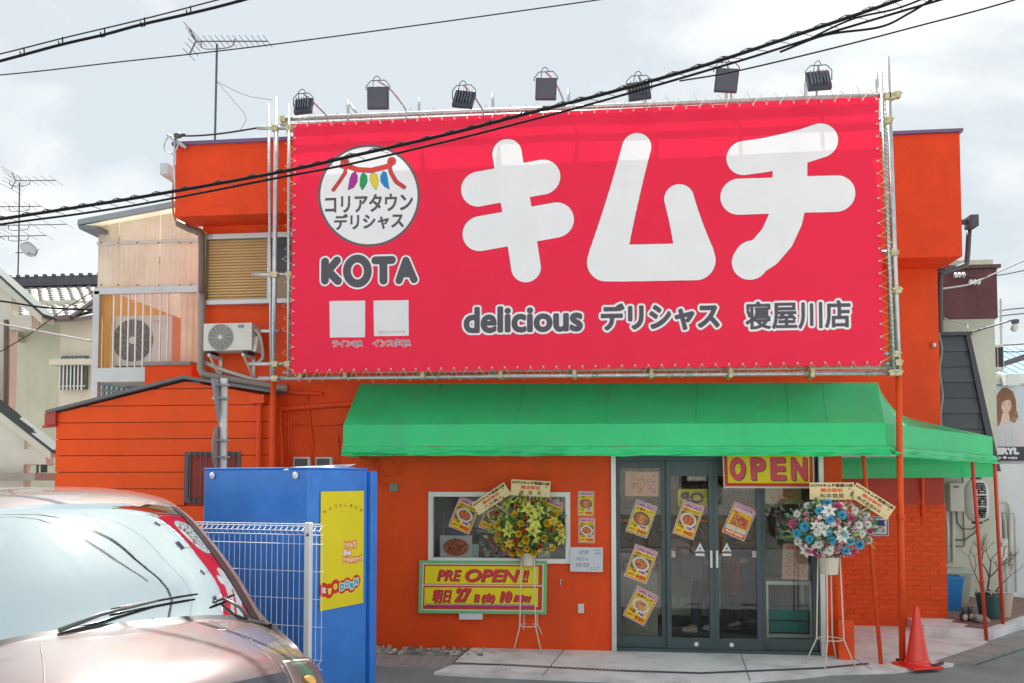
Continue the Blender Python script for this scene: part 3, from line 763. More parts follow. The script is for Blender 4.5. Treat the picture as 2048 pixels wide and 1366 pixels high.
# three big katakana as rounded strokes (photo-pixel spine lines, half width)
EDGE = (.93, .90, .93)
kimu = [([(957, 378), (1085, 354)], 36), ([(960, 467), (1112, 440)], 36), ([(1014, 307), (1020, 345), (1036, 430), (1052, 535)], 30),
        ]
kimu_mu = [([(1273 + (1212 - 1273) * i / 14, 295 + (524 - 295) * i / 14), (1273 + (1212 - 1273) * (i + 1) / 14, 295 + (524 - 295) * (i + 1) / 14)], 29 + 9 * ((i + 1) / 14) ** 2) for i in range(14)] + [([(1358 + (1392 - 1358) * i / 10, 397 + (521 - 397) * i / 10), (1358 + (1392 - 1358) * (i + 1) / 10, 397 + (521 - 397) * (i + 1) / 10)], 29 + 9 * ((i + 1) / 10) ** 2) for i in range(10)] + [([(1212, 526), (1240, 526), (1392, 523)], 37)]
chi_top = [(1488, 316), (1530, 310), (1575, 300), (1610, 291), (1640, 281)]
kimu_chi = [(chi_top, 34), ([(1478, 393), (1672, 387)], 36), ([(1580, 320), (1579, 400), (1570, 440), (1554, 475), (1530, 503), (1500, 522)], 33), ([(1505, 516), (1500, 524)], 35)]
allk = kimu + kimu_mu + kimu_chi
cm = lambda r: r * (bx1 - bx0) * 100 / 1180.
for grow, col in ((1.1, (.45, .01, .04)), (.0, EDGE), (-1.2, WH)):
    pic.strokes([(l, cm(r)) for l, r in allk], 0, col, cm(grow))
# inner corner of mu
# round logo
lx, ly, lr = 738, 391, 102
n = 72
circ = lambda r: [(lx + r * cos(2 * pi * i / n), ly + r * 1.005 * sin(2 * pi * i / n)) for i in range(n)]
pic.poly(circ(102), (.14, .12, .14)); pic.poly(circ(97), WH)
O = (560, 240); s_ = 968 / 340
TR_ = (.66, .06, .055); OL = (.17, .06, .06)
tbl = [z2(O, s_, catm) for catm in ([(352, 262), (385, 262), (440, 282), (520, 286), (585, 270), (625, 258)], [(372, 275), (372, 300), (340, 350), (305, 398)], [(622, 265), (632, 300), (660, 350), (706, 382)])]
rr = [4.6, 3.3, 3.6]
for g, c in ((1.0, OL), (0, TR_)):
    pic.strokes([(l, cm(r)) for l, r in zip(tbl, rr)], 0, c, cm(g))
    pic.strokes([(z2(O, s_, [(635, 235)]), cm(8.5)), (z2(O, s_, [(368, 238)]), cm(8.0))], 0, c, cm(g))
pic.strokes([(z2(O, s_, [(635, 236)]), cm(2.2)), (z2(O, s_, [(368, 240)]), cm(2.2))], 0, OL)
for pts, c in (([(428, 293), (441, 318), (440, 350), (420, 385), (388, 398), (392, 370), (398, 335), (410, 305)], (.42, .04, .32)),
               ([(475, 300), (494, 318), (496, 350), (482, 380), (468, 398), (455, 372), (457, 330), (464, 308)], (.02, .36, .12)),
               ([(528, 298), (548, 310), (558, 345), (552, 385), (545, 397), (528, 375), (514, 340), (517, 312)], (.80, .68, .03)),
               ([(588, 290), (604, 300), (612, 335), (616, 365), (622, 393), (595, 378), (574, 352), (572, 318)], (.02, .26, .62))):
    pic.poly(z2(O, s_, pts), c, (.10, .06, .14), .45)
def ptext(st, px0, py0, px1, py1, c, g=0., outs=(), skew=0., tilt=True):
    """text into a photo-pixel box on the hoarding (left edge heights; the mapping takes care of the perspective)"""
    pic.text(st, px0, py0, px1, py1, c, 0, (), skew) if False else _pt(pic, st, px0, py0, px1, py1, c, g, outs, skew)
def _pt(P_, st, px0, py0, px1, py1, c, g, outs, skew):
    a = bmap(px0, py0); d = bmap(px1, py1); mp_ = P_.mp; P_.mp = lambda x, y: (x, y)
    P_.text(st, a[0], a[1], d[0], d[1], c, g, outs, skew); P_.mp = mp_
ptext('コリアタウン', 650, 391, 826, 421, GR, .75)
ptext('デリシャス', 668, 428, 808, 457, GR, .75)
ptext('KOTA', 641, 516, 836, 568, GR, 3.0, ((1.5, (.90, .84, .87)), (2.1, (.45, .02, .06)))) if False else None
for ch, q in zip('KOTA', ((636, 688, 512, 574), (684, 746, 508, 577), (741, 792, 509, 573), (782, 838, 509, 573))):
    pass
kota = {'K': [[(650, 523), (650, 561)], [(674, 521), (656, 542), (676, 562)]], 'O': [[(715 + 21 * cos(a * pi / 14), 542 + 25 * sin(a * pi / 14)) for a in range(29)]], 'T': [[(751, 521), (784, 520)], [(767, 521), (767, 561)]], 'A': [[(798, 561), (812, 521), (828, 559)], [(804, 548), (822, 547)]]}
for g, c in ((5.2, (.40, .02, .05)), (3.8, (.92, .86, .89)), (.3, GR)):
    for k_, ls in kota.items(): pic.strokes([(l, cm(8.2 if k_ != 'A' else 7.4)) for l in ls], 0, c, cm(g))
# two white cards (their codes are left out) with captions
for (x0_, y0_, x1_, y1_) in ((659, 602, 730, 674), (747, 601, 817, 671)):
    pic.poly([(x0_, y0_), (x1_, y0_ - 1), (x1_, y1_), (x0_ + 1, y1_ + 1)], (.80, .80, .82))
ptext('@KOTA.1118.INSTAR', 757, 661, 810, 668, (.35, .3, .3), .08)
ptext('ラインQR', 665, 681, 725, 694, GR, .22, ((.5, (.85, .75, .8)),)); ptext('インスタQR', 746, 679, 821, 693, GR, .22, ((.5, (.85, .75, .8)),))
ou = ((2.6, (.35, .03, .09)), (2.1, (.90, .88, .91)))
x = 930
for ch, wdt, y0_, y1_ in (('d', 29, 615, 662), ('e', 28, 628, 662), ('l', 12, 613, 662), ('i', 12, 614, 660), ('c', 24, 628, 661), ('i', 12, 613, 660), ('o', 31, 627, 661), ('u', 29, 628, 661), ('s', 26, 626, 660)): pass
ptext('delicious', 927, 614, 1166, 663, GR, 1.55, ou)
ptext('デリシャス', 1201, 607, 1440, 659, GR, 1.45, ou)
ptext('寝屋川店', 1490, 603, 1702, 656, GR, .85, ou)
hoard = thing('hoarding', 'huge red printed banner sheet reading kimchi in white katakana, laced in the pipe frame', 'banner', (bx0, YB, bz0))
def wobb(u, v): return .006 * (math.exp(-min(v, 1 - v) * 22) * sin(u * 2 * pi * 45 * .5) + math.exp(-min(u, 1 - u) * 45) * sin(v * 2 * pi * 10.5)) + .010 * mnoise.noise(Vector((u * 9, v * 4, 0))) + .004 * mnoise.noise(Vector((u * 30, v * 3, 5)))
BANNER = printmat('hoarding_print', pic, .5, trans=.11, bump=.1)
card('printed_sheet', Vector((bx0, YB, bz1)), Vector((bx1, YB, bz1)), Vector((bx0, YB, bz0)), BANNER, hoard, nx=160, ny=70, wob=wobb)
# ---- grommets, rope lacing
b = MB(); g1 = MB(); rp = MB(); gw_ = MB()
def ring(m_, c): m_.lathe([(.004, 0), (.009, 0), (.009, .004), (.004, .005)], n=8, M=Matrix.Translation(c) @ Matrix.Rotation(radians(90), 4, 'X'))
rails = {'top': (bz1 + .07), 'bot': (bz0 - .085)}
rg = random.Random(11)
n = 46
tops = [Vector((bx0 + .03 + (bx1 - bx0 - .06) * i / (n - 1), YB - .012, bz1 - .03)) for i in range(n)]
bots = [Vector((p.x, p.y, bz0 + .03)) for p in tops]
m = 22
lefts = [Vector((bx0 + .03, YB - .012, bz0 + .03 + (bz1 - bz0 - .06) * i / (m - 1))) for i in range(m)]
rights = [Vector((bx1 - .03, p.y, p.z)) for p in lefts]
for c in tops + bots + lefts[1:-1] + rights[1:-1]: ring(g1, c)
g1.build('grommets', WHM, hoard, kind='stuff')
def lace(pts, off):
    L_ = []
    for i, p in enumerate(pts[:-1]):
        q = p.lerp(pts[i + 1], .5) + off * rg.uniform(.85, 1.1)
        L_ += [p + Vector((0, -.01, 0)), q + Vector((rg.uniform(-.02, .02), -.03 if i % 2 else .03, 0))]
    L_.append(pts[-1]); return L_
for pts, off in ((tops, Vector((0, 0, .13))), (bots, Vector((0, 0, -.13))), (lefts, Vector((-.12, 0, 0))), (rights, Vector((.13, 0, 0)))): rp.tube(lace(pts, off), .0045, 4, cap=False)
rp.build('lacing_rope', ROPE, hoard)
# ------------------------------------------------------------------ pipe scaffold that carries it
scf = thing('scaffold', 'galvanised pipe scaffold frame round the red hoarding, right pole painted red below', 'scaffold', (0, -.6, 0))
def pole(p0, p1, r=.0243, mat=STEEL, name='scaffold_pipe', par=None, n=10):
    m_ = MB(); m_.tube([p0, p1], r, n); return m_.build(name, mat, par or scf, smooth=True)
YS = -.64
zl = lambda px, py, Y=YS: at(px, py, Y)
pole(zl(566, 238), zl(1795, 189)); pole(zl(560, 249, -.56), zl(1790, 197, -.56), .018)
pole(zl(516, 757), zl(1797, 745)); pole(zl(566, 745, -.5), zl(1788, 735, -.5), .016, MFIT)
for (x0_, y0_, x1_, y1_, Y, r, mt) in ((553, 195, 547, 757, -.62, .026, STEEL), (537, 208, 543, 760, -.5, .018, STEEL), (578, 208, 577, 752, -.66, .018, STEEL),
                                  (1774, 115, 1797, 745, -.6, .028, STEEL), (1762, 145, 1787, 742, -.66, .020, STEEL), (1769, 240, 1783, 745, -.5, .018, STEEL),
                                  (695, 200, 698, 250, -.45, .018, STEEL), (985, 186, 987, 240, -.45, .018, STEEL), (838, 196, 838, 240, -.45, .016, STEEL), (1137, 178, 1137, 230, -.45, .018, STEEL), (1610, 150, 1612, 205, -.45, .018, STEEL), (1752, 146, 1757, 200, -.5, .018, STEEL), (1452, 165, 1453, 215, -.45, .018, STEEL), (1290, 185, 1291, 225, -.45, .018, STEEL)):
    pole(zl(x0_, y0_, Y), zl(x1_, y1_, Y), r, mt)
for x_ in (838, 985, 1137, 1290, 1452, 1612):   # uprights behind the sheet
    a = at(x_, 240, -.55); pole(Vector((a.x, -.50, a.z)), Vector((a.x, -.50, bz0 - .05)), .022)
    pole(Vector((a.x, -.48, a.z)), Vector((a.x + .05, 1.6, 5.5)), .02, name='brace_pipe')
    pole(Vector((a.x + .25, -.46, a.z - .1)), Vector((a.x - .1, .6, 5.57)), .02, name='brace_pipe')
pole(Vector((bx0, -.52, 5.62)), Vector((bx1, -.52, 5.66)), .022); pole(at(700, 208, .2), at(722, 240, .2), .02, name='brace_pipe')
for x0_, x1_, y_, Y in ((515, 600, 256, -.58), (505, 592, 549, -.58), (497, 578, 728, -.6), (1752, 1795, 192, -.62), (1763, 1797, 505, -.6), (1758, 1795, 708, -.6), (1765, 1793, 727, -.6), (1755, 1785, 240, -.5), (523, 560, 662, -.45)):
    pole(zl(x0_, y_, Y), zl(x1_, y_, Y), .021)
rp_ = at(1797, 745, -.6); ft = gnd(1805, 1325)
m_ = MB(); m_.tube([Vector((ft.x, ft.y, 0)), Vector((ft.x, ft.y, 0)).lerp(rp_, .45), rp_], [.034, .034, .030], 12); m_.build('painted_pole', ORP, scf, smooth=True)
m_ = MB(); m_.tube([Vector((ft.x, ft.y, 0)).lerp(rp_, .5), Vector((ft.x, ft.y, 0)).lerp(rp_, .515)], .041, 12); m_.build('pole_joint', ORP, scf, smooth=True)
lp = at(547, 757, -.45); m_ = MB(); m_.tube([Vector((lp.x - .01, -.45, 0)), lp], .032, 12); m_.build('painted_pole', ORP, scf, smooth=True)
CL = pbr('coupler', (.55, .50, .30), .5, .4, var=.3, vs=30)
for (x_, y_) in ((549, 256), (578, 256), (549, 549), (578, 549), (549, 728), (575, 728), (549, 757), (1784, 192), (1778, 240), (1788, 505), (1796, 580), (1793, 708), (1797, 725), (1797, 745), (1785, 745), (566, 238), (1795, 189), (1775, 192)):
    c = zl(x_, y_, -.66); m_ = MB(); s1 = .032
    m_.box(c.x - s1, c.x + s1, c.y - .02, c.y + .05, c.z - s1, c.z + s1); m_.tube([c + Vector((-.05, -.01, .01)), c + Vector((.05, -.01, .01))], .009, 6); m_.build('coupler', CL, scf, bev=.008)
for x_ in (1001, 1149, 1303, 1461, 1625, 845, 690, 600):
    c = zl(x_, 748 - (x_ - 600) * .003, -.66); m_ = MB(); m_.box(c.x - .022, c.x + .022, -.68, -.5, c.z - .05, c.z + .05); m_.build('coupler', CL, scf, bev=.008)
m_ = MB()
for i in range(60):
    x_ = 1771 + rg.uniform(-1, 1) * .0; y_ = 210 + i * 9; c = zl(1765 + (y_ - 145) * .039, y_, -.67)
    m_.tube([c + Vector((-.02, -.012, .02)), c + Vector((.02, -.012, -.02))], .003, 4)
for x_, y_ in ((1340, 749), (1190, 751), (873, 753), (1736, 748), (1380, 748), (1768, 735)):
    c = zl(x_, y_, -.66); m_.tube([c + Vector((.035 * cos(a), -.03 + .01 * sin(3 * a), .02 * sin(a) + .01 * cos(2 * a))) for a in range(9)], .004, 4)
m_.build('green_ties', TAPE, scf, kind='stuff')
# ------------------------------------------------------------------ floodlights over the hoarding
FB = pbr('flood_body', (.06, .062, .085), .45, .2, var=.1)
FG = pbr('flood_glass', (.045, .045, .06), .12, var=.05)
fl_spec = [(607, 212, 0, (655, 236), 34, 'leftmost floodlight, low and showing its cooling fins, over the hoarding'),
           (756, 196, 1, (812, 228), 40, 'square floodlight on a long hooked arm over the round logo'),
           (928, 198, 0, (966, 226), 38, 'tilted finned floodlight above the left edge of the first katakana'),
           (1092, 178, 1, (1128, 214), 38, 'raised square floodlight with a tall bracket, fourth from the left'),
           (1278, 181, 0, (1290, 205), 40, 'floodlight crossed by the overhead cables above the hoarding'),
           (1453, 161, 1, (1462, 208), 40, 'square floodlight hanging just below the cables on the right half'),
           (1637, 161, 0, (1632, 198), 40, 'rightmost finned floodlight near the end of the hoarding')]
for cx, cy, kind_, foot, sz, lab in fl_spec:
    Yf = -1.15; c = at(cx, cy, Yf); w = sz * .0056 * .5
    t = thing('floodlight', lab, 'floodlight', tuple(c), 'floodlights along the top of the hoarding')
    ORG[t.name] = Vector()
    tilt = radians(20 if kind_ else 24) ; rz = radians({607: -4, 756: 2, 928: 9, 1092: 3, 1278: -5, 1453: 6, 1637: -2}[cx])
    M = Matrix.Rotation(rz, 4, 'Y') @ Matrix.Rotation(-tilt if not kind_ else tilt * .5, 4, 'X')
    h = w * 1.0
    b = MB(); b.box(-w, w, -.02, .03, -h, h, M); b.build('housing', FB, t, bev=.006)
    b = MB(); b.box(-w + .012, w - .012, .03, .034, -h + .012, h - .012, M); b.build('lens', FG, t)
    if not kind_:
        for k in range(6):
            x_ = -w * .68 + k * w * 1.36 / 5; b = MB(); b.box(x_ - .004, x_ + .004, -.055, -.02, -h * .75, h * .75, M); b.build('cooling_fin', pbr('fin', (.16, .17, .22), .4, .4), t)
    else:
        b = MB(); b.box(-w * .9, w * .9, -.026, -.02, -h * .9, h * .9, M); b.build('back_plate', pbr('flood_plate', (.085, .08, .11), .5, .1), t)
    br = w * 1.12; zt_ = h * (1.35 if kind_ else 1.05)
    b = MB(); b.tube([Vector((-br, 0, 0)) if not kind_ else Vector((-br, 0, h * .8)), Vector((-br, -.01, zt_ * .8)), Vector((-br * .6, -.01, zt_ + .03)), Vector((br * .6, -.01, zt_ + .03)), Vector((br, -.01, zt_ * .8)), Vector((br, 0, 0)) if not kind_ else Vector((br, 0, h * .8))], .005, 6); b.build('bracket', FB, t)
    b = MB(); b.tube(catmull([Vector((-.05, -.02, h * .8)), Vector((-.04, -.03, zt_ + .04)), Vector((0, -.02, zt_ + .07)), Vector((.03, .0, zt_ + .03))], 4), .004, 5); b.build('lamp_cable', DK, t)
    fo = at(foot[0], foot[1], -.64) - c; hd = Vector((0, 0, zt_ + .03))
    P_ = [hd, hd.lerp(Vector((fo.x, 0, hd.z)), .5) + Vector((0, .2, -.01)), Vector((fo.x * .93, fo.y - .06, fo.z + (hd.z - fo.z) * .45)), fo + Vector((0, 0, .02)), fo + Vector((0, 0, -.06))]
    b = MB(); b.tube(catmull(P_, 5), .011, 7); b.build('arm', STEEL, t, smooth=True)
# ------------------------------------------------------------------ balcony enclosure at the left, behind the shed
YL = 1.5
bal = thing('balcony', 'raised balcony boxed in with peach corrugated plastic and white railings', 'balcony', (-6.3, 2, 0))
def B3(px, py, Y=YL): return at(px, py, Y)
# corrugated sheet: upper front
def corr(name, x0, x1, z0f, z1f, Y, mat, par, pitch=.076, amp=.005, n=None, alongY=False):
    n = n or int(abs(x1 - x0) / pitch * 6); rows = []
    for k in range(7):
        r = []
        for j in range(n + 1):
            x = x0 + (x1 - x0) * j / n; z = z0f(x) + (z1f(x) - z0f(x)) * k / 6
            d = amp * sin(2 * pi * (x - x0) / pitch); r.append(Vector((Y + d, x, z)) if alongY else Vector((x, Y + d, z)))
        rows.append(r)
    b = MB(); b.grid(rows); return b.build(name, mat, par, smooth=True)
xa, xb = B3(196, 500).x, B3(404, 500).x; zA, zBm, zC = B3(196, 440).z, B3(196, 500).z, B3(196, 576).z
ztopL, ztopR = B3(196, 436).z, B3(404, 418).z
f_top = lambda x: ztopL + (ztopR - ztopL) * (x - xa) / (xb - xa)
b0, b1_, b2_, b3_ = xa, B3(238, 500).x, B3(320, 500).x, xb
for u0, u1 in ((b0, b1_), (b1_, b2_), (b2_, b3_)):
    corr('plastic_sheet', u0 + .004, u1 - .004, lambda x: zC, f_top, YL, POLY, bal)
b = MB(); b.box(xa, xb, YL - .03, YL - .012, B3(196, 488).z - .022, B3(196, 488).z + .022); b.build('sheet_batten', pbr('pale_batten', (.55, .53, .50), .5), bal)
for px in (205, 239, 277, 320, 361, 384):
    for py in (487, 571):
        p = B3(px, py); b = MB(); b.ball(p + Vector((0, -.035, 0)), .011, 6, 4); b.build('sheet_screw', DK, bal)
b = MB(); b.box(xa - .02, xb, YL - .04, YL + .03, B3(196, 590).z, B3(196, 577).z); b.build('top_rail', ALU, bal, bev=.004)
p = B3(197, 590); q = B3(186, 800); b = MB(); b.box(q.x - .01, q.x + .085, YL - .04, YL + .04, q.z - .3, p.z + .05); b.build('corner_post', ALU, bal, bev=.004)
b = MB(); zz0, zz1 = B3(200, 765).z, B3(200, 737).z; b.box(B3(193, 750).x, B3(313, 750).x, YL - .06, YL + .02, zz0, zz1); b.build('floor_beam', ALU, bal, bev=.006)
b = MB(); b.box(xa, xb, YL - .02, 4.4, zz0 + .02, zz1 - .03); b.build('floor_slab', CONC2, bal)
# side sheets (amber, seen from inside at the left)
corr('side_sheet', YL + .05, 4.4, lambda x: zz1, lambda x: zC, xa + .06, POLY2, bal, alongY=True)
corr('side_sheet', YL + .05, 4.4, lambda x: zC, lambda x: zC + .95, xa + .02, POLY, bal, alongY=True)
corr('plastic_sheet', B3(360, 650).x, B3(398, 650).x, lambda x: B3(380, 728).z, lambda x: zC - .05, YL + .02, POLY, bal, pitch=.09, amp=.014)
corr('plastic_sheet', B3(200, 650).x, B3(219, 650).x, lambda x: zz1, lambda x: zC - .05, YL + .04, POLY2, bal, pitch=.07, amp=.012)
corr('rear_sheet', xa + .1, xb + .6, lambda x: zz1, lambda x: zz1 + 1.15, 4.4, POLY2, bal)
zr1, zr0 = B3(220, 588).z, B3(220, 738).z
for i, px in enumerate((228, 243, 257.5, 272, 287, 302.5, 321, 336)):
    x = B3(px, 650).x; b = MB(); b.box(x - .009, x + .009, YL - .02, YL, zr0 if i < 7 else zr0 + .06, zr1); b.build('railing_bar', WHM, bal)
b = MB(); b.box(B3(222, 736).x, B3(322, 736).x, YL - .022, YL + .002, zr0 - .01, zr0 + .018); b.build('bottom_rail', WHM, bal)
# roof over the balcony
b = MB(); A = at(155, 439, YL - .25); B_ = at(348, 402, YL - .25); h = Vector((0, 0, -.075))
b.prism([A, B_, B_ + h, A + h], (0, .05, 0)); fixn(b.build('roof_fascia', pbr('blue_grey', (.26, .30, .34), .5), bal))
b = MB(); b.prism([A + Vector((0, .05, -.02)), B_ + Vector((0, .05, -.02)), B_ + Vector((.5, .05, .04)), B_ + Vector((.5, .05, 0)), B_ + Vector((0, .05, -.06)), A + Vector((0, .05, -.06))], (0, 3.2, 0)); fixn(b.build('roof_sheet', POLY, bal))
b = MB(); b.prism([A + h, A + h + Vector((.30, 0, -.02)), A + h + Vector((.30, 0, -.07)), A + h + Vector((.03, 0, -.06))], (0, 2.5, 0)); fixn(b.build('gutter', pbr('blue_grey2', (.16, .18, .21), .5), bal))
# parapet under the sheets, red
b = MB(); b.box(B3(313, 745).x, B3(404, 745).x, YL - .3, YL + .3, B3(320, 775).z - .3, B3(320, 737).z); b.build('parapet', OR, bal)
b = MB(); b.box(B3(311, 745).x, B3(404, 745).x, YL - .33, YL + .3, B3(320, 737).z, B3(320, 730).z); b.build('parapet_cap', CONC2, bal)
# ---- condenser unit on the balcony
def condenser(name_lab, c, w, h, d, grp, side_right=True, kindf=0):
    """c: front lower left corner"""
    t = thing('air_conditioner', name_lab, 'air conditioner', tuple(c), grp); c = Vector(c)
    b = MB(); b.box(c.x, c.x + w, c.y, c.y + d, c.z + .03, c.z + h); b.build('casing', MFIT, t, bev=.008)
    for fx in (.1, .85):
        b = MB(); b.box(c.x + w * fx - .03, c.x + w * fx + .03, c.y + .02, c.y + d - .02, c.z, c.z + .03); b.build('foot', DK, t)
    R_ = min(h * .43, w * .33); fc = Vector((c.x + w * .36, c.y, c.z + h * .53))
    b = MB(); b.lathe([(.001, 0), (R_, 0), (R_, .004), (.001, .004)], n=32, M=Matrix.Translation(fc + Vector((0, -.001, 0))) @ Matrix.Rotation(radians(90), 4, 'X')); b.build('fan_opening', flat('fan_dark', (.10, .11, .12), .6), t)
    b = MB()
    for k in range(16):
        r = R_ * (.18 + .82 * k / 15); b.tube([fc + Vector((r * cos(a * pi / 14), -.012, r * sin(a * pi / 14))) for a in range(28)], .0016, 4, closed=True)
    for k in range(12):
        a = k * pi / 6; b.tube([fc + Vector((.02 * cos(a), -.013, .02 * sin(a))), fc + Vector((R_ * cos(a), -.013, R_ * sin(a)))], .0022, 4)
    b.build('grille_wires', MFIT, t, kind='stuff')
    b = MB(); b.lathe([(.001, 0), (R_ * .18, 0), (R_ * .15, .008), (.001, .01)], n=20, M=Matrix.Translation(fc + Vector((0, -.010, 0))) @ Matrix.Rotation(radians(90), 4, 'X')); b.build('grille_hub', MFIT, t)
    return t
p0 = B3(221, 737, YL + .12); p1 = B3(345, 630, YL + .12)
ac1 = condenser('air conditioner outdoor unit standing behind the white bars of the balcony', p0, p1.x - p0.x, p1.z - p0.z, .28, None)
pp = Pic(30, 6, (.62, .61, .56), res=4); pp.text('TOSHIBA', 1, .5, 20, 3, (.5, .02, .05), .12).text('INVERTER', 1, 4, 17, 5.4, (.3, .3, .3), .03)
q = B3(303, 640, YL + .112); card('nameplate', q + Vector((0, -.004, 0)), q + Vector((.21, -.004, 0)), q + Vector((0, -.004, -.05)), printmat('plate_a', pp), ac1)
# ---- second condenser on wall brackets by the upper window
p0 = at(406, 707, -.32); p1 = at(504, 645, -.32)
ac2 = condenser('white air conditioner outdoor unit on wall brackets under the shuttered window', p0, p1.x - p0.x, p1.z - p0.z + .0, .24, None)
pp = Pic(12, 5, (.05, .10, .22), res=4); pp.text('TOSHIBA', 1, 1, 11, 4, (.8, .8, .8), .1)
q = at(477, 650, -.325); card('badge', q + Vector((0, -.004, 0)), q + Vector((.06, -.004, 0)), q + Vector((0, -.004, -.03)), printmat('plate_b', pp), ac2)
b = MB(); xr = p1.x + .008; b.tube(catmull([Vector((xr, -.25, p0.z + .28)), Vector((xr + .04, -.2, p0.z + .2)), Vector((xr + .05, -.15, p0.z + .05)), Vector((xr + .03, -.1, p0.z - .03)), Vector((xr - .05, -.05, p0.z - .08))], 5), .02, 8); b.build('refrigerant_pipe', MFIT, ac2, smooth=True)
b = MB(); b.prism([Vector((xr - .005, -.3, p0.z + .02)), Vector((xr - .005, -.14, p0.z + .02)), Vector((xr - .005, -.14, p0.z + .2)), Vector((xr - .005, -.24, p0.z + .2))], (.04, 0, 0)); fixn(b.build('valve_cover', MFIT, ac2))
for fx in (.12, .82):
    x = p0.x + (p1.x - p0.x) * fx; b = MB(); b.box(x - .015, x + .015, -.32, -.01, p0.z - .035, p0.z - .004); b.tube([Vector((x, -.29, p0.z - .03)), Vector((x, -.02, p0.z - .26))], .014, 6); b.box(x - .02, x + .02, -.02, -.002, p0.z - .3, p0.z); b.build('wall_bracket', MFIT, ac2)
b = MB(); q = at(516, 662, -.05); b.tube([q, at(556, 661, -.05)], .02, 6); b.build('conduit', MFIT, shop)

# ------------------------------------------------------------------ left houses
YH = 6.0
h1 = thing('house', 'cream rendered house with a glazed tile roof behind the balcony', 'house', (-11, 8, 0))
def H(px, py, Y=YH): return at(px, py, Y)
zg = 0
xw0, xw1, xc = H(-60, 800).x, H(205, 800).x, H(118, 800).x
b = MB(); b.box(xw0, xc, YH + .5, YH + 6, 0, H(60, 626, YH + .5).z + .25); b.build('wall', CREAM, h1)
b = MB(); b.prism([Vector((xc, YH, 0)), Vector((xw1 + 1.5, YH, 0)), Vector((xw1 + 1.5, YH, H(190, 590).z + .4)), Vector((xc, YH, H(118, 620).z - .1))], (0, 5, 0)); fixn(b.build('wing_wall', CREAM2, h1))
b = MB(); b.box(H(120, 690).x - .05, H(186, 690).x + .4, YH - .25, YH - .002, H(120, 733).z, H(120, 722).z); b.build('window_hood', CREAM2, h1)
wx0, wx1, wz0, wz1 = H(127, 700).x, H(178, 700).x, H(127, 780).z, H(127, 713).z
b = MB(); b.box(wx0, wx1, YH - .06, YH - .003, wz0, wz1); hw = b.build('window', flat('teal_frame', (.10, .17, .18), .4), h1)
b = MB(); b.box(wx0 + .04, wx1 - .04, YH - .065, YH - .061, wz0 + .04, wz1 - .05); b.build('window_pane', flat('pane_b', (.10, .15, .17), .15), hw)
for i in range(7):
    x = wx0 + .04 + i * (wx1 - wx0 - .08) / 6; b = MB(); b.box(x - .014, x + .014, YH - .16, YH - .14, wz0 - .02, wz1 - .06); b.build('window_bar', ALU, hw)
for zz in (wz0 + .06, wz1 - .12):
    b = MB(); b.box(wx0 - .02, wx1 + .02, YH - .14, YH - .12, zz - .012, zz + .012); b.build('bar_rail', ALU, hw)
# tiled slope: eave from (15,635) ... ridge along y~570
TILE_R = pbr('glazed_roof_tile', (.30, .29, .29), .28, var=.15, vs=5, coat=.6, rnd=.15)
e0, e1 = H(20, 640, YH - .4), H(118, 640, YH - .4)
r0 = H(40, 574, YH + 2.6); r1 = H(205, 564, YH + 2.6)
RL = e0 + Vector((-.9, 0, 0)); b = MB()
ev0 = H(18, 632, YH - .5); slope_h = r0.z - ev0.z; dY = 3.2
base_z = ev0.z
b.prism([Vector((xw0 - 3, YH - .45, base_z - .05)), Vector((xc + .6, YH - .45, base_z - .05)), Vector((xw1 + 1.2, YH + 1.2, base_z - .05 + slope_h * 1.65 / 3.1)), Vector((xw1 + 1.2, YH + 2.6, r0.z - .05)), Vector((xw0 - 3, YH + 2.6, r0.z - .05))], (0, 0, -.08)); fixn(b.build('roof_deck', flat('deck_grey', (.2, .2, .2), .7), h1))
t0 = None; nt = 0
import itertools
for i in range(0, 15):
    for j in range(0, 27):
        v = i / 14.; y = YH - .47 + v * 3.05; z = base_z - .03 + (y - YH + .45) * slope_h / 3.05
        x = H(20, 600, y).x - .25 + j * .24
        lim = xc + .6 + max(0, (y - YH + .45)) / 1.65 * (xw1 + 1.2 - xc - .6)
        if x > lim - .05 or x > xw1 + 1.0 or x < H(14, 600, y).x: continue
        if t0 is None:
            m_ = MB(); rows = []
            for k in range(7):
                u = -.118 + .236 * k / 6; hgt = .035 * (sin(pi * (k / 6)) ** 2) if k < 5 else .012
                rows.append([Vector((u, 0, hgt + .02)), Vector((u, .24, hgt))])
            m_.grid(rows); m_.grid([[Vector((-.118 + .236 * k / 6, 0, .0)) for k in range(7)], [Vector((-.118 + .236 * k / 6, 0, (.035 * (sin(pi * (k / 6)) ** 2) if k < 5 else .012) + .02)) for k in range(7)]])
            t0 = m_.build('roof_tile', TILE_R); t0.data.transform(Matrix.Rotation(atan2(slope_h, 3.05), 4, 'X')); t0.parent = h1
            base0 = ORG[h1.name]; t0.location = Vector((x, y, z)) - base0
        else:
            if nt > 285: break
            inst(t0, h1, Vector((x, y, z)) - base0)
        nt += 1
b = MB(); b.box(xw0 - 4, xw1 + 1.2, YH + 2.45, YH + 2.8, r0.z - .02, r0.z + .20); b.build('roof_ridge', pbr('dark_ridge', (.07, .07, .085), .4, var=.2, vs=8), h1); b = MB()
for i in range(36):
    x = r0.x - .6 + i * .22; b.tube([Vector((x, YH + 2.45, r0.z + .18)), Vector((x, YH + 2.45, r0.z + .24))], .045, 6)
b.build('ridge_tiles', MATS['dark_ridge'], h1, kind='stuff')
b = MB(); b.box(xw0, xc + .55, YH - .56, YH - .44, base_z - .10, base_z - .02); b.build('gutter', pbr('brown_gutter', (.12, .09, .10), .5), h1)
b = MB(); b.tube([Vector((xc + .55, YH - .5, base_z - .05)), H(205, 588, YH + .3)], .05, 6); b.build('gutter', bpy.data.materials['brown_gutter'], h1)
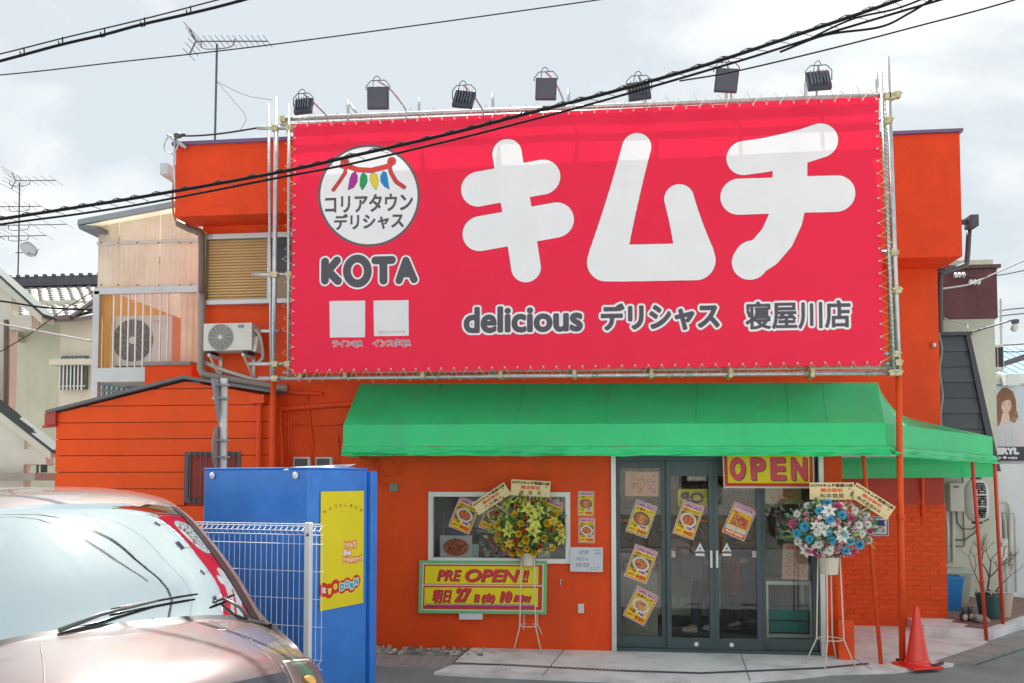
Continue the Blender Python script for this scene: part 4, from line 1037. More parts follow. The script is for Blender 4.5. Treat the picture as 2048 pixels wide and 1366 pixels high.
b = MB(); q = H(30, 690, YH + .45); b.box(q.x - .5, H(47, 690, YH + .45).x, YH + .2, YH + .5, H(30, 686, YH + .45).z, H(30, 676, YH + .45).z); b.build('vent_hood', CREAM2, h1)
b = MB(); b.tube([H(12, 690, 4.9), H(12, 960, 4.9)], .05, 8); 
# near left house
YN = 3.6
h2 = thing('house', 'pale house at the left edge with two steep gable eaves', 'house', (-9.5, 5, 0))
def Nn(px, py, Y=YN): return at(px, py, Y)
xr_ = Nn(18, 800, YN + .3).x
b = MB(); b.tube([Nn(12, 640, YN - .1), Nn(12, 850, YN - .1)], .035, 8); b.build('downspout', BROWN, h2)
GRR = pbr('grey_green_roof', (.04, .06, .06), .7, var=.12)
for a, c, Y0, xe in (((-60, 500), (83, 629), YN - .2, 18), ((-60, 775), (101, 900), YN - .9, 51)):
    A = at(a[0], a[1], Y0); C = at(c[0], c[1], Y0); up_ = Vector((0, 0, .035)); n_ = Vector((0, 0, -.15)); sl2 = (C.z - A.z) / (C.x - A.x)
    A = A - Vector((1.2, 0, 1.2 * sl2))
    b = MB(); b.prism([A, C, C + n_, A + n_], (0, .06, 0)); fixn(b.build('barge_board', CREAM2, h2))
    b = MB(); b.prism([A + up_ - Vector((0, .02, 0)), C + up_ + Vector((.05, -.02, -.03)), C + Vector((.05, -.02, -.05)), A + Vector((0, -.02, .002))], (0, .34, 0)); fixn(b.build('roof', GRR, h2))
    b = MB(); b.prism([A + n_ * .3 + Vector((0, .062, 0)), C + n_ * .3 + Vector((0, .062, 0)), C + n_ * .8 + Vector((0, .062, 0)), A + n_ * .8 + Vector((0, .062, 0))], (0, .25, 0)); fixn(b.build('soffit', CREAM, h2))
    xw_ = at(xe, 800, Y0 + .14).x
    b = MB(); b.prism([Vector((A.x, Y0 + .14, 0)), Vector((xw_, Y0 + .14, 0)), Vector((xw_, Y0 + .14, C.z + (xw_ - C.x) * sl2 - .13)), Vector((A.x, Y0 + .14, A.z - .13))], (0, .17, 0)); fixn(b.build('gable_wall', CREAM2, h2))
    q = A.lerp(C, .88); b = MB(); b.box(xw_ + .002, xw_ + .4, Y0 + .1, Y0 + .28, C.z - .10 - .12, C.z - .10 + .12); b.build('purlin_end', CREAM2, h2)
b = MB(); q = at(-40, 956, YN - .9); b.box(q.x, at(78, 956, YN - .9).x, YN - 1.0, YN - .4, q.z - .04, at(-40, 946, YN - .9).z); b.build('awning_roof', pbr('taupe', (.33, .29, .26), .6), h2)
b = MB(); b.tube([at(88, 905, YN - .5), at(88, 945, YN - .5)], .05, 8); b.tube([at(75, 905, YN - .2), at(75, 960, YN - .2)], .02, 6); b.build('downspout', GRR, h2)
for py in (915, 928):
    b = MB(); q = at(56, py, YN - .1); b.box(q.x, q.x + .25, YN - .2, YN + .2, q.z - .02, q.z + .02); b.build('meter_shelf', CONC2, h2)
# teal lattice screen beneath the balcony
lat = thing('lattice_screen', 'teal lattice block screen tucked under the balcony floor', 'screen', (-6.8, 2.4, 2.6))
TL = flat('teal_paint', (.11, .19, .21), .5)
for i in range(9):
    x = at(196 + i * 10, 775, 2.2).x; b = MB(); b.box(x - .02, x + .02, 2.2, 2.24, at(196, 800, 2.2).z, at(196, 762 + i * 2.2, 2.2).z); b.build('lattice_bar', TL, lat)
for py in (764, 777, 790):
    b = MB(); A = at(190, py, 2.19); C = at(282, py + (12 if py == 764 else 6), 2.19); b.prism([A, C, C + Vector((0, 0, -.035)), A + Vector((0, 0, -.035))], (0, .03, 0)); fixn(b.build('lattice_rail', TL, lat))
# television aerials
def aerial(lab, base, top, boom, n_el, el, par_dir, refl=True, extra=None):
    t = thing('tv_antenna', lab, 'antenna', tuple(base)); M_ = flat('aerial_metal', (.10, .10, .11), .5, metal=.3)
    b = MB(); b.tube([base, base.lerp(top, .5) + Vector((.01, 0, 0)), top], .016, 6); b.build('mast', M_, t)
    for (z_, L0, L1, ysp, nn) in boom:
        z = top.z + z_; b = MB(); a = Vector((top.x + L0, top.y, z)); c = Vector((top.x + L1, top.y + .15, z + .02)); b.tube([a, c], .011, 6); bo = b.build('boom', M_, t)
        for k in range(nn):
            p = a.lerp(c, k / max(1, nn - 1)); b = MB(); b.tube([p + Vector((-.03, -el, .04)), p + Vector((.03, el, -.04))], .006, 4); b.build('element', M_, bo)
        if refl:
            s_ = -1 if L0 < 0 and abs(L0) < abs(L1) else 1
            e_ = a
            for q_ in (1, -1):
                for w_ in (.25, .6, 1.):
                    b = MB(); p = e_ + Vector((-.10 * w_, 0, .20 * w_ * q_)); b.tube([p + Vector((-.02, -el * 1.5, .02)), p + Vector((.02, el * 1.5, -.02))], .007, 4); b.build('reflector_rod', M_, bo)
            b = MB(); b.tube([e_ + Vector((-.10, 0, .2)), e_, e_ + Vector((-.10, 0, -.2))], .012, 5); b.build('reflector_frame', M_, bo)
        b = MB(); b.tube(catmull([Vector((top.x - .25, top.y, z)), Vector((top.x - .2, top.y, z - .12)), Vector((top.x + .2, top.y, z - .12)), Vector((top.x + .28, top.y, z))], 4), .009, 5); b.build('boom_support', M_, bo)
    return t
A = at(426, 300, 2.2); T_ = at(434, 88, 2.2)
aerial('television aerial with a long boom on the flat roof of the shop', Vector((A.x, 2.2, 5.56)), T_, [(.06, -.33, .72, 0, 13)], 13, .10, 1)
A = at(35, 585, 8.6); T_ = at(39, 365, 8.6)
an = aerial('stacked television aerials and small dish on the tiled roof, far left', A, T_, [(.05, -.1, .8, 0, 6), (-.55, -.7, .45, 0, 6), (-1.0, -.5, 1.1, 0, 5), (-1.25, -.9, .6, 0, 5)], 6, .22, 1)
M_ = bpy.data.materials['aerial_metal']
b = MB(); d = at(55, 505, 8.6); b.lathe([(.001, 0), (.12, .015), (.2, .06), (.2, .065), (.12, .022), (.001, .006)], n=20, M=Matrix.Translation(d + Vector((0, 0, .05))) @ Matrix.Rotation(radians(70), 4, 'Y') @ Matrix.Rotation(radians(25), 4, 'X')); b.build('dish', ALU, an, smooth=True)
b = MB(); b.tube([d, d + Vector((.25, -.1, -.1)), d + Vector((.35, -.1, .05))], .01, 5); b.tube([d + Vector((-.3, 0, 0)), d], .012, 5); b.build('dish_arm', M_, an)
for dx in (-.3, .3):
    b = MB(); b.tube([A + Vector((dx, 0, -.05)), A + Vector((0, 0, .25))], .012, 5); b.build('mast_leg', M_, an)
# ------------------------------------------------------------------ right: the bar next door and the hair salon behind it
YW = 4.2
R5 = lambda px, py, Y=YW: at(px, py, Y)
bar = thing('bar_building', 'cream walled bar with a slate clad mansard front and a maroon overhanging box', 'building', (6, 5, 0))
xw = R5(1998, 1000).x
b = MB(); b.box(4.36, xw, YW, YW + 4, 0, R5(1940, 520).z); b.build('wall', CREAM, bar)
b = MB(); b.box(R5(1935, 600, 3.9).x, R5(1966, 600, 3.9).x, 3.9, YW, R5(1940, 920, 3.9).z, R5(1940, 640, 3.9).z + .3); b.build('pier', CREAM2, bar)
# maroon box with chamfered underside
A0, A1 = at(1886, 541, 3.5), at(1994, 536, 3.5); z0, z1 = at(1994, 636, 3.5).z, A1.z
b = MB(); b.box(A0.x - .25, A1.x, 3.5, 6.5, z0, z1); b.build('overhang_box', PURP, bar, bev=.01)
b = MB(); b.box(A0.x - .3, A1.x + .04, 3.46, 6.55, z1, z1 + .05); b.build('box_cap', flat('maroon_cap', (.10, .05, .055), .5), bar)
b = MB(); b.prism([Vector((A0.x - .2, 3.55, z0)), Vector((A1.x, 3.55, z0)), Vector((A1.x - .45, 3.9, z0 - .42)), Vector((A0.x - .2, 3.9, z0 - .42))], (0, 1.8, 0)); fixn(b.build('soffit', CREAM, bar))
# slate front : sloping in at the right
m_tl, m_tr, m_br = at(1873, 668, 3.0), at(1938, 668, 3.0), at(1990, 900, 3.0)
zb_ = m_br.z - .3
xr2 = lambda z: m_tr.x + (m_br.x - m_tr.x) * (m_tr.z - z) / (m_tr.z - m_br.z)
b = MB(); b.prism([Vector((4.4, 3.03, zb_)), Vector((xr2(zb_) - .02, 3.03, zb_)), Vector((m_tr.x - .02, 3.03, m_tr.z - .02)), Vector((4.4, 3.03, m_tr.z - .02))], (0, 1.2, 0)); fixn(b.build('mansard_core', DKG, bar))
z = m_tl.z - .03; ph = .2205; k = 0
while z > zb_ + .05:
    z2_ = z - ph; o = 4.62 - (k % 2) * .3; x = o
    while x < xr2(z2_) - .06:
        xe = min(x + .9, xr2(z2_) - .05); xt = min(xe, xr2(z) - .05)
        if xe - max(x, 4.52) > .04:
            xs_ = max(x, 4.52); b = MB(); b.prism([Vector((xs_, 2.995, z2_)), Vector((xe - .003, 2.995, z2_)), Vector((xt - .003, 3.012, z - .004)), Vector((xs_, 3.012, z - .004))], (0, .02, 0)); fixn(b.build('slate_panel', SLATE, bar))
        x += .9
    z = z2_; k += 1
b = MB(); b.prism([Vector((m_tr.x - .06, 2.96, m_tr.z)), Vector((m_tr.x, 2.96, m_tr.z)), Vector((xr2(zb_), 2.96, zb_)), Vector((xr2(zb_) - .10, 2.96, zb_))], (0, 1.2, 0)); fixn(b.build('verge_trim', flat('slate_trim', (.05, .055, .07), .5), bar))
b = MB(); b.box(4.36, 4.52, 2.97, 3.05, zb_, m_tl.z); b.build('edge_trim', flat('slate_trim2', (.10, .11, .12), .5), bar)
b = MB(); b.box(4.36, m_tr.x + .02, 2.95, 4.2, m_tl.z - .03, m_tl.z + .02); b.build('mansard_cap', flat('slate_trim', (.05, .055, .07)), bar)
b = MB(); b.tube(catmull([at(1878, 668, 2.93), at(1884, 700, 2.93), at(1879, 740, 2.93), at(1885, 790, 2.93), at(1881, 830, 2.93), at(1884, 860, 2.93)], 5), .014, 6); b.build('loose_cable', pbr('grey_cable', (.30, .28, .27), .5), bar, smooth=True)
b = MB(); b.tube(catmull([at(1866, 690, 2.0), at(1870, 672, 2.1), at(1880, 665, 2.6)], 5), .012, 6); b.ball(at(1867, 690, 1.97), .035); b.build('cable_insulator', STEEL, bar)
# swan neck lamp, antenna mast
lmp = thing('wall_lamp', 'long armed lamp with a bare bulb sticking out over the salon sign', 'lamp', tuple(at(1942, 665, 3.0)))
b = MB(); b.tube(catmull([at(1888, 636, 3.3), at(1900, 642, 3.2), at(1928, 646, 3.1), at(1936, 655, 3.0), at(1936, 668, 3.0)], 4), .012, 6); b.build('conduit', CREAM2, bar, smooth=True)
b = MB(); b.tube(catmull([at(1940, 665, 3.0), at(1975, 655, 2.8), at(2022, 641, 2.6)], 5), .012, 6); b.build('arm', DKG, lmp, smooth=True)
q = at(2030, 643, 2.6); b = MB(); b.box(q.x - .04, q.x + .045, q.y - .03, q.y + .03, q.z - .03, q.z + .03); b.build('lamp_holder', DKG, lmp, bev=.01)
b = MB(); b.ball(q + Vector((-.01, 0, -.085)), .05, 12, 8, sz=1.15); b.build('bulb', flat('bulb_glass', (.65, .65, .62), .2), lmp, smooth=True)
# insulators and service cables on the maroon box
for (x_, y_) in ((1920, 550), (1950, 564)):
    q = at(x_, y_, 3.4); t = thing('cable_insulator', {1920: 'white porcelain insulator, upper one on the maroon box', 1950: 'white porcelain insulator, lower one on the maroon box'}[x_], 'insulator', tuple(q), 'insulators on the maroon box')
    b = MB()
    for k in range(3): b.ball(q + Vector((-.06 + k * .055, 0, 0)), .032, 8, 6, sz=1.3)
    b.tube([q, q + Vector((0, .12, 0))], .01, 6); b.build('porcelain', WHT, t, smooth=True)
# rooftop unit, mast
q0, q1 = at(1962, 742, 5.0), at(2002, 690, 5.0)
t = thing('air_conditioner', 'air conditioner outdoor unit seen side-on above the salon sign', 'air conditioner', tuple(q0)); w = q1.x - q0.x
b = MB(); b.box(q0.x + w * .38, q1.x, 4.9, 5.7, q0.z, q1.z); b.build('casing', MFIT, t, bev=.01)
b = MB(); b.box(q0.x, q0.x + w * .38, 4.95, 5.7, q0.z + .02, q1.z - .01); b.build('side_panel', DKG, t)
for i in range(7):
    for j in range(2):
        b = MB(); hx = q0.x + w * (.44 + j * .28); hz = q0.z + .05 + i * (q1.z - q0.z - .1) / 7; b.box(hx, hx + w * .22, 4.89, 4.9, hz, hz + .045); b.build('vent_slot', DK, t)
t = thing('roof_mast', 'thin metal mast rising beside the rooftop air conditioner', 'mast', tuple(at(2003, 745, 5.3)))
b = MB(); b.tube([at(2003, 745, 5.3), at(2001, 598, 5.3)], .018, 6); b.build('pole', STEEL, t); b = MB(); b.tube([at(1998, 655, 5.3), at(2006, 655, 5.3)], .02, 6); b.build('clamp', STEEL, t)
# salon wall with its printed panel
sal = thing('salon_building', 'white hair salon wall with a large printed portrait panel', 'building', (9, 8, 0))
YS2 = 5.4
xs0 = at(1960, 900, YS2).x
b = MB(); b.box(xs0 - .2, 14, YS2, YS2 + 3, 0, at(2000, 752, YS2).z); b.build('wall', pbr('white_wall', (.66, .67, .68), .7, var=.05, stain=.25, spot=(.5, .5, .48)), sal)
b = MB(); b.box(xs0 - .2, 14, YS2 - .08, YS2 + .1, at(2000, 752, YS2).z - .14, at(2000, 748, YS2).z); b.build('coping', WHT, sal)
b = MB(); b.box(at(1992, 1000, YS2).x, at(1992, 1000, YS2).x + .03, YS2 - .03, YS2, 0, at(2000, 930, YS2).z); b.build('joint_trim', ALU, sal)
q = at(2023, 748, YS2 - .2); b = MB(); b.box(q.x - .12, q.x + .10, YS2 - .3, YS2 - .1, q.z - .2, q.z); b.build('sign_light', WHM, sal, bev=.01)
sx0, sx1, sz0, sz1 = at(1966, 900, YS2 - .03).x, at(2150, 900, YS2 - .03).x, at(2020, 921, YS2 - .03).z, at(2020, 772, YS2 - .03).z
def smp(px, py): q = at(px, py, YS2 - .03); return (q.x - sx0) * 100, (sz1 - q.z) * 100
P_ = Pic((sx1 - sx0) * 100, (sz1 - sz0) * 100, (.60, .66, .72), res=1.6, mp=smp)
HR = (.26, .13, .075); HR2 = (.38, .21, .12); SK = (.74, .53, .43); TOP = (.60, .58, .62)
# plain printed portrait: blouse, wavy hair, turned head
P_.poly([(1990, 893), (1988, 858), (1994, 840), (2006, 832), (2030, 826), (2042, 836), (2050, 862), (2052, 893)], TOP)
P_.poly([(2028, 838), (2044, 842), (2052, 870), (2056, 893), (2040, 893), (2034, 860)], (.66, .60, .60))
P_.strokes([([(2002, 860), (1998, 890)], .5), ([(2012, 858), (2012, 890)], .5), ([(2022, 852), (2024, 890)], .5)], 0, (.5, .48, .52))
P_.poly([(1996, 786), (2004, 776), (2014, 775), (2026, 783), (2032, 800), (2033, 820), (2037, 832), (2030, 846), (2020, 842), (2012, 826), (2002, 842), (1998, 852), (1988, 850), (1983, 838), (1986, 822), (1984, 812), (1989, 798)], HR)
for sx_, sy_, r_ in ((1988, 838, 6), (1993, 846, 5), (2028, 838, 6), (2032, 826, 4), (1986, 822, 4)): P_.ell(sx_, sy_, r_, r_ * .8, HR2)
for k in range(16):
    x_ = 1987 + k * 2.9; P_.strokes([[(x_, 800 + abs(k - 8)), (x_ - 2 + (k % 3), 815), (x_ + 2 - (k % 2) * 3, 828), (x_ - 1, 840)]], cm(.7) * .3, HR2 if k % 2 else HR) if not 5 < k < 13 else None
P_.poly([(2005, 826), (2018, 826), (2020, 838), (2010, 848), (2002, 840)], SK)
P_.ell(2013, 812, 9.5, 15, SK, .12)
P_.poly([(2001, 806), (2004, 792), (2014, 787), (2024, 795), (2025, 803), (2016, 799)], HR)
for ex in (2009, 2018.5): P_.ell(ex, 809, 1.9, .8, (.15, .08, .06)); P_.strokes([[(ex - 2, 805.6), (ex + 2, 805.4)]], .3, (.3, .17, .1))
P_.ell(2014.5, 820.5, 2.6, .9, (.62, .25, .24)); P_.strokes([[(2014.5, 812), (2015, 816.5)]], .25, (.6, .4, .32))
P_.poly([(1950, 893), (2160, 893), (2160, 925), (1950, 925)], (.065, .06, .085))
def st_(P_, mpf, st, x0, y0, x1, y1, c, g=0., outs=(), skew=0., rot=0.):
    a, d = mpf(x0, y0), mpf(x1, y1); s0 = P_.mp; P_.mp = lambda x, y: (x, y); P_.text(st, a[0], a[1], d[0], d[1], c, g, outs, skew, rot); P_.mp = s0
st_(P_, smp, 'BERYL', 1981, 895, 2039, 909, (.8, .8, .8), 1.3); st_(P_, smp, 'hair ● make', 1990, 912, 2035, 918, (.8, .8, .8), .5)
card('portrait_panel', Vector((sx0, YS2 - .03, sz1)), Vector((sx1, YS2 - .03, sz1)), Vector((sx0, YS2 - .03, sz0)), printmat('salon_print', P_, .4), sal, th=.025)
# blue tiled roof beyond
bt = thing('house', 'distant house with a blue tiled roof above the salon sign', 'house', (14, 14, 0)); A = at(2003, 742, 12); C = at(2060, 712, 12)
for k in range(20):
    b = MB(); o_ = k * .25; a_ = A + Vector((o_, 0, 0)); q = A.lerp(C, k / 20)
    b.tube([Vector((a_.x, 12 - .3, A.z - .4)), Vector((a_.x, 15.5, A.z + 1.0))], .135, 8); b.build('roof_tile_row', pbr('blue_tile', (.10, .22, .34), .3, var=.2, vs=4, coat=.4), bt)
b = MB(); b.prism([A + Vector((-.3, -.3, 0)), C + Vector((.5, -.3, .1)), C + Vector((.5, -.3, .28)), A + Vector((-.3, -.3, .12))], (0, .3, 0)); fixn(b.build('ridge', DKG, bt))
b = MB(); b.box(A.x - .3, A.x + 6, 12.2, 18, 0, A.z - .4); b.build('wall', CREAM2, bt)
# fittings on the bar wall
b = MB(); p0, p1 = R5(1894, 1022), R5(1921, 966); b.box(p0.x, p1.x, YW - .14, YW, p0.z, p1.z); wb_ = b.build('switch_cabinet', CREAM2, bar, bev=.008)
b = MB(); b.box(p0.x + .05, p1.x - .08, YW - .145, YW - .14, p1.z - .07, p1.z - .045); b.build('cabinet_slot', DKG, wb_)
for pts, r, m_ in (([(1906, 1022), (1907, 1124), (1893, 1124)], .022, CREAM2), ([(1893, 1024), (1896, 1060), (1896, 1120)], .018, WHM), ([(1913, 1022), (1915, 1045), (1925, 1058), (1945, 1058), (1962, 1045), (1978, 1038)], .010, DKG),
                   ([(1925, 930), (1926, 1000), (1929, 1090), (1927, 1093), (1900, 1092)], .009, BROWN), ([(1905, 1080), (1930, 1080), (1950, 1065), (1960, 1055)], .010, DKG), ([(1870, 925), (1878, 940), (1890, 947)], .008, DKG)):
    b = MB(); b.tube([R5(x_, y_, YW - .03) for x_, y_ in pts], r, 6); b.build('wall_pipe', m_, bar, smooth=True)
b = MB(); b.box(4.4, R5(1962, 1000).x, YW - .012, YW, R5(1900, 1146).z - .015, R5(1900, 1146).z + .012); b.build('wall_ledge', CREAM2, bar)
YG = 4.9
G5 = lambda px, py: at(px, py, YG)
b = MB(); b.box(R5(1962, 1000).x, at(2100, 1000, YG).x, YG, YG + .3, 0, G5(2000, 928).z); b.build('return_wall', pbr('white_wall', (.66, .67, .68)), bar)
for x0_, y0_, x1_, y1_, d in ((1978, 1024, 2003, 1080, .05), (1976, 1076, 2008, 1092, .16), (1978, 1092, 2007, 1120, .18), (1966, 950, 1987, 1000, .12), (1958, 935, 1975, 952, .1)):
    a, c = G5(x0_, y1_), G5(x1_, y0_); b = MB(); b.box(a.x, c.x, YG - d, YG, a.z, c.z); b.build('meter_box', MFIT if y0_ > 1000 else WHM, bar, bev=.02)
a, c = G5(1970, 975), G5(1982, 957); b = MB(); b.box(a.x, c.x, YG - .125, YG - .12, a.z, c.z); b.build('meter_face', DKG, bar)
for pts, r, m_ in (([(1985, 1000), (1994, 1003), (2012, 1003), (2018, 1010), (2019, 1026)], .018, CREAM2), ([(2003, 1026), (2028, 1026), (2030, 1040), (2032, 1190)], .012, ALU), ([(2021, 1028), (2023, 1132)], .035, MFIT), ([(2010, 1040), (2013, 1130), (2014, 1185)], .016, CREAM2),
                   ([(1979, 1026), (1977, 1060), (1980, 1076)], .008, DKG), ([(2004, 1026), (2006, 1076)], .008, DKG), ([(1990, 935), (1988, 990), (1995, 1000)], .012, WHM)):
    b = MB(); b.tube([at(x_, y_, YG - .05) for x_, y_ in pts], r, 6); b.build('wall_pipe', m_, bar, smooth=True)
# paper lantern
lc = at(1953, 1001, 2.9); lan = thing('paper_lantern', 'long white paper lantern lettered izakaya in black', 'lantern', tuple(lc))
Rl = (at(1977, 1001, 2.9).x - at(1931, 1001, 2.9).x) / 2; Hl = (at(1953, 960, 2.9).z - at(1953, 1044, 2.9).z) / 2
n = 48; rows = []; prof = []
for i in range(61):
    t = i / 60; z = Hl * (1 - 2 * t); r = Rl * (1 - abs(2 * t - 1) ** 5 * .55) * (1 + .012 * sin(t * 60 * pi / 2)); rows.append([lc + Vector((r * cos(2 * pi * j / n - pi / 2), r * sin(2 * pi * j / n - pi / 2), z)) for j in range(n + 1)])
P_ = Pic(36, 20, (.70, .71, .68), res=10)
P_.vtext('居酒屋', 0, .9, 18.6, 5.2, (.02, .02, .02), .22) if False else None
ang = 30 / 360 * 36
for i, ch in enumerate('居酒屋'): P_.text(ch, 14.4, 1.6 + i * 5.7, 21.4, 6.9 + i * 5.7, (.02, .02, .022), .2)
b = MB(); b.grid(rows)
def luv(p): d = p - lc; a = (atan2(d.y, d.x) + pi / 2); a = (a + pi) % (2 * pi); return (a / (2 * pi), (d.z / Hl + 1) / 2)
b.build('paper_shade', printmat('lantern_print', P_, .6, trans=.2), lan, smooth=True, uvf=luv)
for sgn in (1, -1):
    b = MB(); b.lathe([(.001, 0), (Rl * .45, 0), (Rl * .45, .03 * sgn), (.001, .03 * sgn)] if sgn > 0 else [(.001, -.03), (Rl * .45, -.03), (Rl * .45, 0), (.001, 0)], c=lc + Vector((0, 0, Hl * sgn)), n=16); b.build('lantern_cap', DK, lan)
b = MB(); b.tube([lc + Vector((0, 0, Hl)), lc + Vector((0, 0, Hl + .25)), lc + Vector((0, 1.25, Hl + .27))], .01, 6); b.build('lantern_bracket', DKG, lan)
# bins, pot plant, ornaments on the terrace
def bin_(name, lab, c, w, d, h, mat, taper=.8, lid=None, rz=0.):
    t = thing(name, lab, 'bin', tuple(c)); M = Matrix.Translation(c) @ Matrix.Rotation(rz, 4, 'Z')
    def fr(k, z, e=0): return [M @ Vector(p) for p in ((-w / 2 * k - e, -d / 2 * k - e, z), (w / 2 * k + e, -d / 2 * k - e, z), (w / 2 * k + e, d / 2 * k + e, z), (-w / 2 * k - e, d / 2 * k + e, z))]
    b = MB(); A, C = fr(taper, 0), fr(1, h); n_ = 0
    b.poly(A[::-1]); [b.poly([A[i], A[(i + 1) % 4], C[(i + 1) % 4], C[i]]) for i in range(4)]
    I, J = fr(taper * .95, .02), fr(.95, h); b.poly(I); [b.poly([I[(i + 1) % 4], I[i], J[i], J[(i + 1) % 4]]) for i in range(4)]; [b.poly([C[i], C[(i + 1) % 4], J[(i + 1) % 4], J[i]]) for i in range(4)]
    b.build('body', mat, t)
    b = MB(); A, C, I = fr(1, h - .03, .012), fr(1, h + .005, .012), fr(.93, h + .005); [b.poly([A[i], A[(i + 1) % 4], C[(i + 1) % 4], C[i]]) for i in range(4)]; [b.poly([C[i], C[(i + 1) % 4], I[(i + 1) % 4], I[i]]) for i in range(4)]; b.build('rim', mat, t)
    if lid:
        b = MB(); A, C = fr(1.03, h + .01), fr(.85, h + .08); b.poly(C); b.poly(A[::-1]); [b.poly([A[i], A[(i + 1) % 4], C[(i + 1) % 4], C[i]]) for i in range(4)]; b.build('lid', lid, t)
    return t
c = gnd(1908, 1222, tz); bin_('waste_bin', 'bright blue plastic bin leaning by the brick corner', c + Vector((-.02, .1, 0)), .30, .24, .46, flat('blue_plastic', (.03, .24, .66), .4), .72)
c = gnd(1922, 1207, tz); bin_('waste_bin', 'grey green lidded bin behind the blue one', c + Vector((-.03, .1, 0)), .34, .26, .42, flat('grey_plastic', (.34, .37, .33), .5), .8, flat('grey_plastic2', (.42, .45, .41), .5))
c = gnd(1990, 1240, tz) + Vector((0, .15, 0)); pot = thing('potted_plant', 'bare branched plum tree in a dark green pot with white blossoms at its foot', 'plant', tuple(c)); PGR = flat('pot_green', (.02, .075, .07), .4)
b = MB(); b.lathe([(.12, 0), (.155, .28), (.165, .28), (.165, .31), (.145, .31), (.14, .26), (.001, .26)], c=c, n=24); b.build('pot', PGR, pot, smooth=False)
c2 = c + Vector((.2, .12, 0)); b = MB(); b.lathe([(.10, 0), (.14, .3), (.13, .3), (.001, .27)], c=c2, n=20); t2 = thing('planter', 'terracotta pink planter tucked behind the dark green pot', 'planter', tuple(c2)); b.build('pot', flat('pink_pot', (.5, .38, .33), .7), t2)
rg = random.Random(21); b = MB()
def branch(p, d, L_, r, dep_):
    q = p + d * L_; b.tube([p, p.lerp(q, .5) + Vector((rg.uniform(-.02, .02), rg.uniform(-.02, .02), 0)), q], [r, r * .85, r * .65], 6)
    if dep_ > 0:
        for _ in range(rg.choice((2, 3))):
            nd = (d + Vector((rg.uniform(-.9, .9), rg.uniform(-.7, .7), rg.uniform(-.2, .6)))).normalized(); branch(q, nd, L_ * rg.uniform(.6, .85), r * .62, dep_ - 1)
branch(c + Vector((.0, 0, .26)), Vector((.03, 0, 1)), .26, .016, 4); branch(c + Vector((.04, 0, .26)), Vector((.5, 0, .8)).normalized(), .2, .010, 3); branch(c + Vector((-.05, 0, .26)), Vector((-.35, 0, .9)).normalized(), .34, .008, 2)
b.build('branches', pbr('bark', (.10, .08, .065), .8, var=.2, vs=20), pot)
b = MB(); fl_ = MB()
for k in range(120):
    a = rg.uniform(0, 6.28); r = rg.uniform(0, .17); p = c + Vector((r * cos(a), r * sin(a), .29 + rg.uniform(-.03, .06)))
    d = Vector((rg.uniform(-1, 1), rg.uniform(-1, 1), rg.uniform(.1, 1))).normalized() * .035; s_ = d.cross(Vector((0, 0, 1))).normalized() * .012
    b.poly([p, p + d * .5 + s_, p + d, p + d * .5 - s_])
    if k % 5 == 0: fl_.ball(p + Vector((0, 0, .03)), .014, 6, 4)
b.build('leaves', flat('leaf_mid', (.05, .12, .035), .5), pot, kind='stuff'); fl_.build('blossoms', WHT, pot, kind='stuff')
# two small round ornaments and a stone one
def ornament(lab, c, s_):
    t = thing('garden_ornament', lab, 'ornament', tuple(c)); m1 = flat('ornament_dark', (.06, .06, .06), .5); m2 = flat('ornament_pale', (.5, .48, .42), .5)
    b = MB(); b.ball(c + Vector((0, 0, .06 * s_)), .055 * s_, 12, 8, sz=1.1); b.build('body', m1, t, smooth=True)
    b = MB(); b.ball(c + Vector((0, -.03 * s_, .055 * s_)), .036 * s_, 10, 8, sz=1.2); b.build('belly', m2, t, smooth=True)
    b = MB(); b.ball(c + Vector((0, 0, .135 * s_)), .038 * s_, 12, 8); b.build('head', m1, t, smooth=True)
    for e in (-1, 1): b = MB(); b.ball(c + Vector((e * .022 * s_, 0, .168 * s_)), .013 * s_, 6, 4, sz=1.4); b.build('ear', m1, t)
ornament('small dark owl-like garden ornament, left of the pair by the step', gnd(1928, 1243, tz), 1.); ornament('small dark garden ornament, right of the pair by the step', gnd(1941, 1242, tz), 1.)
c = gnd(1962, 1246, tz); t = thing('stone_frog', 'squat grey stone ornament between the small pair and the pot', 'ornament', tuple(c)); b = MB(); b.ball(c + Vector((0, 0, .05)), .09, 12, 8, sz=.6); b.ball(c + Vector((-.06, -.03, .08)), .04, 10, 6); b.ball(c + Vector((.06, -.04, .03)), .035, 10, 6); b.build('stone_body', CONC2, t, smooth=True)
# ------------------------------------------------------------------ blue locker with the yellow poster
cc = dep(617, 938, 6.8); H_ = cc.z + .0
far_r = dep(750, 943, 7.52); vR = Vector((far_r.x - cc.x, far_r.y - cc.y, 0)); lenR = vR.length; vR.normalize()
vL = Vector((-vR.y, vR.x, 0)); 
far_l = dep(380, 942, 7.5); tL = (Vector((far_l.x, far_l.y, 0)) - Vector((cc.x, cc.y, 0))).length; lenL = 1.22
base = Vector((cc.x, cc.y, -.03))
lock = thing('storage_locker', 'tall blue painted locker standing behind the white mesh fence', 'locker', tuple(base))
BLU = pbr('blue_paint', (.04, .22, .72), .42, var=.10, vs=5, bump=.2, bs=25, coat=.2, stain=.3, spot=(.02, .13, .5))
def LB(u, v, z): return base + vR * u + vL * v + Vector((0, 0, z))
def lbox(b, u0, u1, v0, v1, z0, z1):
    n = len(b.v); b.v += [tuple(LB(u, v, z)) for z in (z0, z1) for v in (v0, v1) for u in (u0, u1)]
    for q in ((0, 2, 3, 1), (4, 5, 7, 6), (0, 1, 5, 4), (2, 6, 7, 3), (0, 4, 6, 2), (1, 3, 7, 5)): b.face([n + i for i in q])
b = MB(); lbox(b, 0, lenR - .10, 0, lenL, 0, H_ + .03); b.build('body', BLU, lock, bev=.012)
